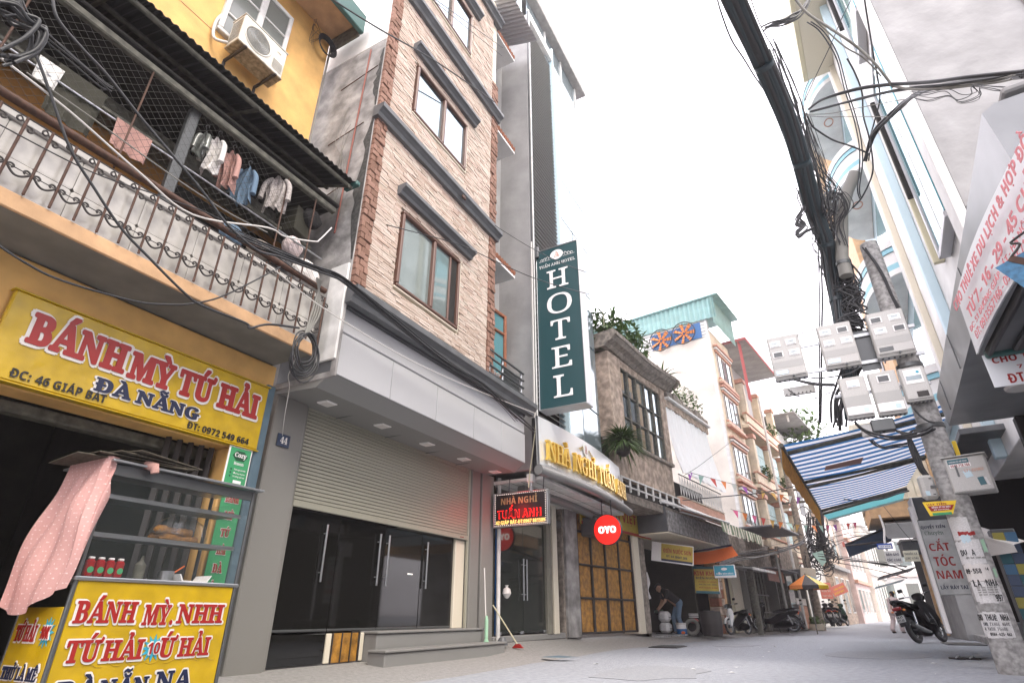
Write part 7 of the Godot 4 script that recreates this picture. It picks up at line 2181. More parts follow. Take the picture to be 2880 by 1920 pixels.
func far_street() -> void:
	rng.seed = 12
	var tr := L - A2
	shop_front("dark_shop_front", "dark shop door with cream wall and thin white edged awning by the moped", 9.7, 0.30, 2.6, 0)
	shop_front("gated_shop_front", "closed shop with a grey folding gate and dusty pink valance behind the parasol", 12.6, 0.45, 3.4, 1)
	shop_front("postered_shop_front", "shop front with blue and white posters beyond the parasol", 16.4, 0.75, 3.6, 2)
	var b := MB.new(); b.tube([V(0, 0, 0), V(0, 2.6, 0)], 0.05, 8)
	single("awning_post", "thick grey green post at the kerb behind the white motorbike", "post", boxm(V(0.16, 2.0, 0.16)), M.olive_steel, row2(10.4, 1.05, 1.0), tr)
	single("thin_post", "thin grey post right of the thick one, in front of the folding gate", "post", b, M.cable_grey, row2(12.9, 0.05, 1.35))
	# parasol
	var t := thing("parasol", "yellow, black and orange parasol open over the left pavement", "parasol", row2(14.2, 0, 1.95))
	b = MB.new(); b.tube([V(0, 0, 0), V(0, 2.05, 0)], 0.022, 8); part(t, "pole", b, M.cable_grey)
	for k in 8:
		var a := TAU * k / 8 + 0.2; var c := TAU * (k + 1) / 8 + 0.2
		b = MB.new()
		var p := V(cos(a) * 0.72, 1.62, sin(a) * 0.72); var q := V(cos(c) * 0.72, 1.62, sin(c) * 0.72)
		b.tri(V(0, 2.02, 0), q, p); b.tri(V(0, 2.012, 0), p - V(0, 0.006, 0), q - V(0, 0.006, 0))
		b.quad(p, q, q + V(0, -0.12, 0), p + V(0, -0.12, 0)); b.quad(q * 0.995, p * 0.995, p * 0.995 + V(0, -0.12, 0), q * 0.995 + V(0, -0.12, 0))
		part(t, "panel", b, [M.yellow, M.iron, M.orange_blade, M.iron][k % 4])
	# far pole with the street knot of cables
	t = thing("far_pole", "dark utility pole wrapped in a big cable knot on the left far street", "utility pole", V(-1.22, 0, -31.5))
	b = MB.new(); b.tube([V(0, 0, 0), V(-0.05, 8.6, 0)], [0.19, 0.13], 14); part(t, "shaft", b, M.old_grey)
	for k in 2:
		slab(t, "cross_arm", M.olive_steel, V(-0.7, 5.6 + k * 0.6, -0.06), V(0.5, 5.7 + k * 0.6, 0.06))
		for i in 3: part(t, "insulator", lathe_mesh([Vector2(0.0, 0), Vector2(0.05, 0.02), Vector2(0.06, 0.1), Vector2(0.03, 0.16), Vector2(0, 0.17)]), M.grey_dark, V(-0.55 + i * 0.4, 5.7 + k * 0.6, 0))
	var kb := MB.new()
	for k in 90:
		var p := []
		var c := V(rng.randfn(0.6, 0.3), 3.2 + rng.randfn(0, 0.45) + (1.3 * rng.randf() if k % 3 == 0 else 0.0), rng.randfn(0, 0.2))
		var r := rng.randf_range(0.12, 0.42)
		var ph := rng.randf() * TAU
		for i in 9:
			var a := ph + i * 0.6
			p.append(c + V(cos(a) * r * 0.8, sin(a) * r, sin(a * 2 + k) * 0.1))
		kb.tube(p, 0.022, 4, false)
	stuff(part(t, "cable_knot", kb, M.cable_black))
	kb = MB.new()
	for k in 26:
		var x := rng.randf_range(0.6, 0.95)
		kb.tube([V(x, 3.4, rng.randf_range(-0.1, 0.1)), V(x + 0.12, 4.4, 0), V(x * 0.6 + 0.65, 5.4, 0)], 0.035, 4, false)
	stuff(part(t, "cable_sheaf", kb, M.cable_black))
	b = MB.new(); b.prism(PackedVector2Array([Vector2(-0.25, 0.25), Vector2(0.2, 0.35), Vector2(0.25, -0.1), Vector2(0.05, -0.3)]), -0.01, 0.01)
	single("mint_flag", "pale mint flag hanging from the far knot of cables", "flag", b, M.flag5, V(-0.62, 2.85, -29.6))
	# signs and houses further along
	t = thing("red_sign", "red sign board with pale lettering on the left side of the far street", "sign", row2(23.5, 1.75, 1.0), 0.35)
	t.basis = Basis(Vector3.UP, 0.35) * Basis.from_scale(V(0.62, 0.62, 0.62))
	slab(t, "board", M.salmon_red, V(-0.45, -0.6, -0.03), V(0.45, 0.6, 0.0))
	for k in 3: text(t, "lettering", ["RỬA XE", "SỬA XE", "THAY DẦU"][k], M.cream, V(0, 0.35 - k * 0.35, 0.003), 0.7, 0.18, 0.004, "sans")
	t = thing("red_sign_tilted", "tilted red banner right of the upright red sign", "sign", row2(25.5, 1.85, 1.3), 0.3)
	t.basis = Basis(Vector3.UP, 0.3) * Basis.from_scale(V(0.7, 0.7, 0.7))
	slab(t, "board", M.salmon_red, V(-0.55, -0.35, -0.03), V(0.55, 0.35, 0.0), Basis(V(0, 0, 1), 0.35))
	for k in 2: text(t, "lettering", ["CHÀO MỪNG", "GIÁP BÁT"][k], M.yellow, V(0, 0.13 - k * 0.28, 0.003), 0.8, 0.15, 0.004, "sans", Basis(V(0, 0, 1), 0.35))
	t = thing("pale_billboard", "pale picture board above the parasol", "sign", row2(15.6, 2.15, 1.8), 0.3)
	t.basis = Basis(Vector3.UP, 0.3) * Basis.from_scale(V(0.6, 0.6, 0.6))
	slab(t, "board", M.cream, V(-0.45, -0.35, -0.04), V(0.5, 0.3, 0.0), Basis(V(0, 0, 1), -0.12))
	slab(t, "band", M.pale_blue, V(-0.44, -0.34, 0.001), V(0.49, -0.2, 0.006), Basis(V(0, 0, 1), -0.12))
	far_house("brown_house", "brown house with awnings past the white gable house on the left", row2(29, 0, 0.6), tr, 6, 6.5, 6, M.old_wall, M.plain_grey, 2)
	far_house("pink_house", "pinkish house farther along the left row", row2(35.2, 0, 0.9), tr, 7, 8.0, 6, M.pink_wall, M.salmon, 3)
	far_house("pale_house", "pale cream house near the left end of the street", row2(42.4, 0, 1.2), tr, 9, 7.0, 6, M.cream_wall, M.white_paint, 2)
	far_house("grey_green_house", "low grey green house with shop shutters closing the left side", row2(51.6, 0, 1.4), tr, 12, 5.5, 6, M.blue_panel, M.cream, 2)
	far_house("end_house", "white house with pink bands closing the end of the street", V(-1.0, 0.3, -62), 0.0, 9, 6.8, 6, M.white_wall, M.pink_wall, 2)
	far_house("end_house_left", "pale terrace left of the white house at the end of the street", V(-8.0, 0.3, -66), 0.0, 6.8, 8.6, 6, M.cream_wall, M.salmon, 3)
	t = thing("red_awning", "faded red awning across the white house at the end of the street", "awning", V(0.6, 3.9, -61.4))
	slab(t, "sheet", M.salmon_red, V(0, 0, 0), V(2.4, 0.75, 0.05)); slab(t, "sheet", M.plain_grey, V(-2.2, 0.1, 0), V(-0.02, 0.7, 0.05)); slab(t, "edge", M.white_paint, V(-2.2, 0.76, -0.05), V(2.4, 0.84, 0.1))
	# right side beyond the barber
	var r3 := -(L + A3)
	var h := thing("siding_house", "house with beige vertical siding and tan box balcony beyond the right awnings", "house", V(1.15, 0, -20.5))
	slab(h, "side_wall", M.cream, V(0.15, 3.75, -6), V(4, 6.2, -0.1))
	for k in 9: slab(h, "siding_board", M.pale_yellow, V(0.15 + k * 0.25, 3.76, -0.099), V(0.37 + k * 0.25, 6.15, -0.06))
	slab(h, "box_balcony", M.peach, V(0.05, 3.22, -3), V(3.0, 3.7, 0.12))
	slab(h, "balcony_cap", M.pale_yellow, V(0.0, 3.701, -3), V(3.05, 3.75, 0.18))
	slab(h, "grey_awning", M.plain_grey, V(0.35, 2.75, -0.9), V(2.5, 3.18, 0.05), Basis(V(1, 0, 0), 0.25))
	slab(h, "ground_wall", M.plain_grey, V(1.55, 0, -6), V(4, 3.2, -0.3))
	b = MB.new(); b.tube(curve([V(0.28, 3.3, 0.2), V(0.3, 2.9, 0.2), V(0.22, 2.5, 0.2), V(0.24, 2.0, 0.2)], 5), 0.03, 6); part(h, "downpipe", b, M.off_white)
	t = thing("rice_sign", "small white rice shop sign with navy letters BÁN GẠO", "sign", V(1.46, 2.1, -20.0))
	slab(t, "board", M.off_white, V(-0.19, -0.17, -0.02), V(0.19, 0.17, 0.0))
	text(t, "lettering", "BÁN GẠO", M.navy, V(0, 0.07, 0.003), 0.31, 0.10, 0.003, "sans"); text(t, "lettering", "CÁC LOẠI", M.navy, V(0, -0.075, 0.003), 0.33, 0.10, 0.003, "sans")
	t = thing("tobacco_sign", "dim cream sign with dark letters THUỐC LÁ right of the rice sign", "sign", V(1.86, 2.1, -19.6))
	slab(t, "board", M.beige, V(-0.18, -0.16, -0.02), V(0.18, 0.12, 0.0))
	text(t, "lettering", "THUỐC LÁ", M.grey_dark, V(0, 0.05, 0.003), 0.30, 0.08, 0.003, "sans"); text(t, "lettering", "CÁC LOẠI", M.grey_dark, V(0, -0.075, 0.003), 0.3, 0.08, 0.003, "sans")
	t = thing("blue_sign", "small blue and white sign just above the rice sign", "sign", V(1.34, 2.42, -20.2))
	slab(t, "board", M.blue_bright, V(-0.19, -0.075, -0.02), V(0.19, 0.075, 0.0)); slab(t, "band", M.white, V(-0.16, -0.05, 0.001), V(0.16, 0.03, 0.004))
	text(t, "lettering", "TẠP HÓA", M.blue_bright, V(0, -0.01, 0.005), 0.26, 0.06, 0.003, "sans")
	h = thing("navy_awning", "long navy blue canvas awning sloping over the right side of the far street", "awning")
	b = MB.new(); b.quad(V(0.36, 2.70, -22), V(1.9, 3.25, -22), V(1.9, 3.0, -25), V(0.45, 2.45, -24)); part(h, "canvas", b, M.navy_canvas)
	b = MB.new(); b.tube([V(0.36, 2.66, -22.05), V(1.9, 3.2, -22.05)], 0.03, 6); part(h, "bar", b, M.black)
	b = MB.new(); b.tube([V(0.36, 2.64, -22.0), V(1.6, 2.72, -22.0)], 0.03, 6); part(h, "arm", b, M.iron)
	slab(h, "tip", M.salmon_red, V(0.30, 2.62, -22.1), V(0.37, 2.76, -21.95))
	h = thing("dark_canopy", "dark shop canopy on posts right of the rice sign", "canopy", V(1.72, 0, -21.0))
	slab(h, "roof", M.grey_dark, V(0.12, 2.25, -1.2), V(1.4, 2.6, 0.0)); slab(h, "roof_edge", M.off_white, V(0.08, 2.61, -1.2), V(1.4, 2.65, 0.05))
	slab(h, "post", M.iron, V(0.30, 0.1, -0.2), V(0.46, 2.24, -0.06)); slab(h, "pink_post", M.peach, V(0.50, 0.1, -0.4), V(0.66, 2.24, -0.3))

	h = thing("right_far_house", "pale house with balconies farthest along the right row", "house", row3(27, 0, 0.1), r3)
	slab(h, "wall", M.cream_wall, V(-10, 0, -5), V(0, 5.2, 0)); slab(h, "roof_edge", M.white_paint, V(-10.2, 5.21, -5), V(0.2, 5.45, 0.4))
	for k in 5: slab(h, "window", M.window_grey, V(-9.4 + k * 1.9, 3.2, 0.001), V(-8.2 + k * 1.9, 4.6, 0.04)); slab(h, "shop_opening", M.dark, V(-9.6 + k * 1.9, 0.3, 0.001), V(-8.1 + k * 1.9, 2.3, 0.03))
	h = thing("right_mid_house", "pink and cream shop house between the siding house and the farthest one", "house", row3(18.3, 0, 0.1), r3)
	slab(h, "wall", M.pink_wall, V(-8.5, 0, -5), V(0, 6.0, 0)); slab(h, "roof_edge", M.cream, V(-8.6, 6.01, -5), V(0.1, 6.2, 0.4))
	for k in 4: slab(h, "window", M.window_grey, V(-7.8 + k * 1.9, 3.4, 0.001), V(-6.6 + k * 1.9, 5.0, 0.04)); slab(h, "shop_opening", M.dark, V(-8.0 + k * 1.9, 0.3, 0.001), V(-6.5 + k * 1.9, 2.3, 0.03))
	for q in [["grey_low_awning", "grey low awning far along the right side, nearer one", -30.0, 1.5, 2.1, "plain_grey"], ["pale_low_awning", "pale blue low awning far along the right side, farther one", -38.0, 1.6, 2.0, "pale_blue"], ["left_low_awning", "grey low awning far along the left side", -44.0, -1.6, 2.2, "plain_grey"]]:
		b = MB.new(); b.quad(V(0, 0, 0), V(1.4, 0.35, 0), V(1.4, 0.35, -3.0), V(0, 0.0, -3.0)); b.quad(V(0, -0.02, -3.0), V(1.4, 0.33, -3.0), V(1.4, 0.33, 0), V(0, -0.02, 0))
		single(q[0], q[1], "awning", b, M[q[5]], V(q[3], q[4], q[2]))

# ---------------------------------------------------------------- vehicles
func motorbike(label: String, at: Vector3, turn: float, lean: float, size: float, body: Material, scooter: bool, plate_text := "") -> Node3D:
	var t := thing("motorbike", label, "motorbike", at, turn, "motorbikes parked along the street")
	t.basis = Basis(Vector3.UP, turn) * Basis(V(1, 0, 0), lean) * Basis.from_scale(V(size, size, size))
	var wr := 0.25 if scooter else 0.29
	var tw := 0.055 if scooter else 0.04
	for s in [0, 1]:
		var wx := 0.62 if s == 0 else -0.60
		var w := Node3D.new(); w.name = "wheel"; t.add_child(w, true)
		w.position = V(wx, wr, 0)
		var b := MB.new(); var p := []
		for i in 29: p.append(V(cos(TAU * i / 28) * (wr - tw), sin(TAU * i / 28) * (wr - tw), 0))
		b.tube(p, tw, 10, false); part(w, "tyre", b, M.tyre)
		b = MB.new(); p = []
		for i in 29: p.append(V(cos(TAU * i / 28) * (wr - tw * 2.0), sin(TAU * i / 28) * (wr - tw * 2.0), 0))
		b.tube(p, 0.014, 6, false); part(w, "rim", b, M.steel)
		for k in (5 if scooter else 12):
			var a := TAU * k / (5 if scooter else 12)
			b = MB.new(); b.tube([V(0, 0, 0), V(cos(a) * (wr - tw * 2), sin(a) * (wr - tw * 2), 0)], 0.018 if scooter else 0.004, 5); part(w, "spoke", b, M.steel if not scooter else M.steel_dark)
		b = MB.new(); b.lathe([Vector2(0, -0.05), Vector2(0.06, -0.045), Vector2(0.06, 0.045), Vector2(0, 0.05)], 14, Vector3(0, 0, 1)); part(w, "hub", b, M.steel_dark)
	# front fork, mudguard, leg shield
	for z in [-0.06, 0.06]:
		var b := MB.new(); b.tube([V(0.62, wr, z), V(0.50, 0.66, z * 0.8)], 0.02, 8); part(t, "fork", b, M.steel)
	mudguard(t, 0.62, wr, wr + 0.025, 0.3, 2.2, body)
	mudguard(t, -0.60, wr, wr + 0.04, 0.9, 2.7, M.black)
	var b := MB.new()
	var shield := [V(0.60, 0.30, 0), V(0.57, 0.45, 0), V(0.50, 0.62, 0), V(0.44, 0.80, 0), V(0.42, 0.90, 0)]
	var wd := [0.13, 0.20, 0.21, 0.16, 0.09] if scooter else [0.07, 0.13, 0.16, 0.12, 0.07]
	for i in 4:
		var a: Vector3 = shield[i]; var c: Vector3 = shield[i + 1]
		var n := 6
		for k in n:
			var f0 := -1.0 + 2.0 * k / n; var f1 := -1.0 + 2.0 * (k + 1) / n
			var bow := func(f: float) -> float: return -0.10 * f * f
			b.quad(a + V(bow.call(f0) + 0.03, 0, f0 * wd[i]), a + V(bow.call(f1) + 0.03, 0, f1 * wd[i]), c + V(bow.call(f1) + 0.03, 0, f1 * wd[i + 1]), c + V(bow.call(f0) + 0.03, 0, f0 * wd[i + 1]))
			b.quad(a + V(bow.call(f1), 0, f1 * wd[i]), a + V(bow.call(f0), 0, f0 * wd[i]), c + V(bow.call(f0), 0, f0 * wd[i + 1]), c + V(bow.call(f1), 0, f1 * wd[i + 1]))
	part(t, "leg_shield", b, body)
	# body: a lofted shell from the footboard to the tail
	b = MB.new()
	var st := [[0.40, 0.30, 0.10, 0.10], [0.20, 0.30, 0.11, 0.09], [0.0, 0.36, 0.12, 0.14], [-0.2, 0.50, 0.14, 0.18], [-0.45, 0.60, 0.14, 0.15], [-0.7, 0.68, 0.11, 0.11], [-0.88, 0.73, 0.06, 0.06]]
	if not scooter: st = [[0.42, 0.40, 0.06, 0.08], [0.2, 0.38, 0.07, 0.10], [0.0, 0.44, 0.08, 0.16], [-0.2, 0.55, 0.10, 0.14], [-0.45, 0.62, 0.11, 0.11], [-0.7, 0.68, 0.09, 0.08], [-0.86, 0.72, 0.05, 0.05]]
	loft(b, st)
	part(t, "body_shell", b, body)
	b = MB.new(); loft(b, [[0.12, 0.22, 0.08, 0.08], [-0.1, 0.26, 0.12, 0.13], [-0.35, 0.28, 0.13, 0.14], [-0.62, 0.27, 0.10, 0.09], [-0.72, 0.27, 0.06, 0.05]])
	part(t, "engine", b, M.steel_dark)
	b = MB.new(); loft(b, [[0.06, 0.70, 0.07, 0.03], [-0.1, 0.74, 0.13, 0.05], [-0.4, 0.77, 0.14, 0.055], [-0.65, 0.82, 0.12, 0.05], [-0.82, 0.84, 0.07, 0.03]])
	part(t, "seat", b, M.black)
	b = MB.new(); b.tube(curve([V(-0.5, 0.74, 0.13), V(-0.8, 0.84, 0.11), V(-0.95, 0.86, 0.0), V(-0.8, 0.84, -0.11), V(-0.5, 0.74, -0.13)], 4), 0.016, 6); part(t, "grab_rail", b, M.black)
	# head: cowl, lamp, bars, mirrors
	b = MB.new(); loft(b, [[0.56, 0.93, 0.05, 0.04], [0.50, 0.96, 0.12, 0.08], [0.40, 0.99, 0.13, 0.07], [0.32, 1.0, 0.08, 0.04]])
	part(t, "cowl", b, body)
	b = MB.new(); b.lathe([Vector2(0.0, 0.0), Vector2(0.06, -0.01), Vector2(0.075, -0.03)], 14, V(1, 0, 0), V(0.565, 0.94, 0)); part(t, "headlight", b, M.curtain_glass)
	for z in [-1.0, 1.0]:
		b = MB.new(); b.tube([V(0.42, 1.0, z * 0.08), V(0.36, 1.02, z * 0.22), V(0.30, 1.02, z * 0.33)], 0.013, 6); part(t, "handlebar", b, M.steel)
		b = MB.new(); b.tube([V(0.335, 1.02, z * 0.26), V(0.29, 1.02, z * 0.37)], 0.02, 8); part(t, "grip", b, M.black)
		b = MB.new(); b.tube([V(0.36, 1.03, z * 0.23), V(0.38, 1.15, z * 0.27)], 0.006, 5); part(t, "mirror_stem", b, M.black)
		b = MB.new(); b.bev(V(0.03, 0.08, 0.12), 0.012); part(t, "mirror", b, M.black, V(0.38, 1.18, z * 0.30))
	b = MB.new(); b.bev(V(0.06, 0.07, 0.20), 0.02); part(t, "tail_light", b, M.tail_red, V(-0.89, 0.70, 0))
	for z in [-0.13, 0.13]:
		b = MB.new(); b.bev(V(0.05, 0.04, 0.05), 0.012); part(t, "indicator", b, M.orange_blade, V(-0.86, 0.66, z))
	slab(t, "number_plate", M.paper, V(-0.935, 0.42, -0.095), V(-0.925, 0.56, 0.095), Basis(V(0, 0, 1), -0.15))
	if plate_text:
		var pb := Basis(Vector3.UP, -PI / 2)
		text(t, "plate_lettering", plate_text.split("/")[0], M.black, V(-0.948, 0.525, 0), 0.13, 0.045, 0.003, "sans", pb)
		text(t, "plate_lettering", plate_text.split("/")[1], M.black, V(-0.942, 0.455, 0), 0.15, 0.05, 0.003, "sans", pb)
	slab(t, "rear_guard", M.black, V(-0.925, 0.34, -0.07), V(-0.90, 0.64, 0.07), Basis(V(0, 0, 1), -0.15))
	b = MB.new(); b.tube([V(-0.1, 0.2, 0.13), V(-0.45, 0.24, 0.16), V(-0.85, 0.36, 0.17)], [0.025, 0.05, 0.045], 10); part(t, "exhaust", b, M.steel_dark)
	for z in [-0.12, 0.12]:
		b = MB.new(); b.tube([V(-0.6, wr, z), V(-0.48, 0.62, z)], 0.024, 8); part(t, "shock_absorber", b, M.steel)
	b = MB.new(); b.tube([V(-0.05, 0.2, -0.1), V(-0.12, 0.0, -0.24)], 0.013, 6); part(t, "side_stand", b, M.black)
	return t

func mudguard(t: Node3D, wx: float, wy: float, r: float, a0: float, a1: float, m: Material) -> void:
	var b := MB.new()
	for i in 10:
		var a := lerpf(a0, a1, i / 10.0); var c := lerpf(a0, a1, (i + 1) / 10.0)
		for k in 4:
			var z0 := -0.065 + k * 0.0325; var z1 := z0 + 0.0325
			var d0 := r - 9.0 * z0 * z0; var d1 := r - 9.0 * z1 * z1
			b.quad(V(wx + cos(a) * d1, wy + sin(a) * d1, z1), V(wx + cos(a) * d0, wy + sin(a) * d0, z0), V(wx + cos(c) * d0, wy + sin(c) * d0, z0), V(wx + cos(c) * d1, wy + sin(c) * d1, z1))
	part(t, "mudguard", b, m)

func loft(b: MB, st: Array) -> void:   # rings [x, y, half width, half height] along x
	var n := 14
	var rings := []
	for s in st:
		var r := []
		for k in n:
			var a := TAU * k / n
			var cx := signf(cos(a)) * pow(absf(cos(a)), 0.75); var sy := signf(sin(a)) * pow(absf(sin(a)), 0.75)
			r.append(V(s[0], s[1] + sy * s[3], cx * s[2]))
		rings.append(r)
	for i in rings.size() - 1:
		for k in n:
			var q := (k + 1) % n
			var nrm := func(v: Vector3, s: Array) -> Vector3: return V(0, (v.y - s[1]) / (s[3] * s[3]), v.z / (s[2] * s[2])).normalized()
			var a: Vector3 = rings[i][k]; var c: Vector3 = rings[i][q]; var d: Vector3 = rings[i + 1][q]; var e: Vector3 = rings[i + 1][k]
			b.tn(a, d, c, nrm.call(a, st[i]), nrm.call(d, st[i + 1]), nrm.call(c, st[i]))
			b.tn(a, e, d, nrm.call(a, st[i]), nrm.call(e, st[i + 1]), nrm.call(d, st[i + 1]))
	for e in [0, rings.size() - 1]:
		for k in range(1, n - 1):
			if e == 0: b.tri(rings[e][0], rings[e][k], rings[e][k + 1])
			else: b.tri(rings[e][0], rings[e][k + 1], rings[e][k])

# ---------------------------------------------------------------- people: joints joined by a smooth minimum and meshed as surface nets
func nets(bones: Array, cell: float, k: float) -> ArrayMesh:
	var lo := V(1e9, 1e9, 1e9); var hi := -lo
	for q in bones:
		var r: float = maxf(q[2], q[3]) + cell * 2 + k
		for p in [q[0], q[1]]:
			lo = lo.min(p - V(r, r, r)); hi = hi.max(p + V(r, r, r))
	var nx := int((hi.x - lo.x) / cell) + 2; var ny := int((hi.y - lo.y) / cell) + 2; var nz := int((hi.z - lo.z) / cell) + 2
	var f := PackedFloat32Array(); f.resize(nx * ny * nz); f.fill(9.0)
	for q in bones:
		var a: Vector3 = q[0]; var d: Vector3 = q[1] - q[0]
		var r: float = maxf(q[2], q[3]) + cell * 2 + k
		var i0 := ((a.min(q[1]) - V(r, r, r) - lo) / cell).floor(); var i1 := ((a.max(q[1]) + V(r, r, r) - lo) / cell).ceil()
		var dd := maxf(d.length_squared(), 1e-9)
		for z in range(maxi(0, int(i0.z)), mini(nz, int(i1.z) + 1)):
			for y in range(maxi(0, int(i0.y)), mini(ny, int(i1.y) + 1)):
				for x in range(maxi(0, int(i0.x)), mini(nx, int(i1.x) + 1)):
					var p := lo + V(x, y, z) * cell
					var t := clampf((p - a).dot(d) / dd, 0.0, 1.0)
					var v: float = (p - a - d * t).length() - lerpf(q[2], q[3], t)
					var at := (z * ny + y) * nx + x
					var o := f[at]
					var h := maxf(k - absf(o - v), 0.0) / k
					f[at] = minf(o, v) - h * h * k * 0.25
	var vert := {}
	var pts := PackedVector3Array()
	for z in nz - 1:
		for y in ny - 1:
			for x in nx - 1:
				var at := (z * ny + y) * nx + x
				var neg := 0
				var c := [f[at], f[at + 1], f[at + nx], f[at + nx + 1], f[at + nx * ny], f[at + nx * ny + 1], f[at + nx * ny + nx], f[at + nx * ny + nx + 1]]
				for v in c:
					if v < 0.0: neg += 1
				if neg == 0 or neg == 8: continue
				var s := Vector3.ZERO; var cnt := 0
				for e in [[0, 1], [2, 3], [4, 5], [6, 7], [0, 2], [1, 3], [4, 6], [5, 7], [0, 4], [1, 5], [2, 6], [3, 7]]:
					if (c[e[0]] < 0.0) != (c[e[1]] < 0.0):
						var g: float = c[e[0]] / (c[e[0]] - c[e[1]])
						var p0 := V(e[0] & 1, (e[0] >> 1) & 1, e[0] >> 2); var p1 := V(e[1] & 1, (e[1] >> 1) & 1, e[1] >> 2)
						s += p0.lerp(p1, g); cnt += 1
				vert[at] = pts.size()
				pts.append(lo + (V(x, y, z) + s / cnt) * cell)
	var st := SurfaceTool.new()
	st.begin(Mesh.PRIMITIVE_TRIANGLES)
	st.set_smooth_group(0)
	for p in pts: st.add_vertex(p)
	var sx := 1; var sy := nx; var sz := nx * ny
	for at in vert:
		for ax in [[sx, sy, sz], [sy, sz, sx], [sz, sx, sy]]:
			# edge from this cell's corner along ax[0]
			var a: bool = f[at] < 0.0; var b: bool = f[at + ax[0]] < 0.0
			if a == b: continue
			var i1 = vert.get(at - ax[1]); var i2 = vert.get(at - ax[1] - ax[2]); var i3 = vert.get(at - ax[2])
			if i1 == null or i2 == null or i3 == null: continue
			var i0: int = vert[at]
			if a:
				for i in [i0, i2, i1, i0, i3, i2]: st.add_index(i)
			else:
				for i in [i0, i1, i2, i0, i2, i3]: st.add_index(i)
	st.generate_normals()
	return st.commit()

func hand(wrist: Vector3, dir: Vector3, side: Vector3) -> Array:   # a palm, four unequal curled fingers and a thumb
	var out := [[wrist, wrist + dir * 0.07, 0.026, 0.030]]
	var nrm := dir.cross(side).normalized()
	for k in 4:
		var o: Vector3 = wrist + dir * 0.075 + side * (k - 1.5) * 0.021
		var l: float = [0.055, 0.068, 0.062, 0.048][k]
		var m: Vector3 = o + dir * l * 0.55 + nrm * 0.012
		out.append([o, m, 0.010, 0.009]); out.append([m, m + dir * l * 0.25 + nrm * l * 0.4, 0.009, 0.008])
	var tb: Vector3 = wrist + dir * 0.025 - side * 0.025
	out.append([tb, tb - side * 0.03 + dir * 0.03, 0.012, 0.010]); out.append([tb - side * 0.03 + dir * 0.03, tb - side * 0.03 + dir * 0.06, 0.010, 0.008])
	return out

func head_mesh(skull: Vector3, face: Vector3, up: Vector3) -> Array:
	var right := face.cross(up).normalized()
	return [[skull + up * 0.025 - face * 0.015, skull + up * 0.02 + face * 0.01, 0.085, 0.082], [skull - up * 0.04 + face * 0.03, skull - up * 0.085 + face * 0.055, 0.066, 0.036],
		[skull + face * 0.088 + up * 0.005, skull + face * 0.106 - up * 0.028, 0.009, 0.014], [skull + right * 0.082, skull + right * 0.086 - up * 0.035, 0.012, 0.010], [skull - right * 0.082, skull - right * 0.086 - up * 0.035, 0.012, 0.010],
		[skull + face * 0.082 - up * 0.058 + right * 0.018, skull + face * 0.082 - up * 0.058 - right * 0.018, 0.010, 0.010]]

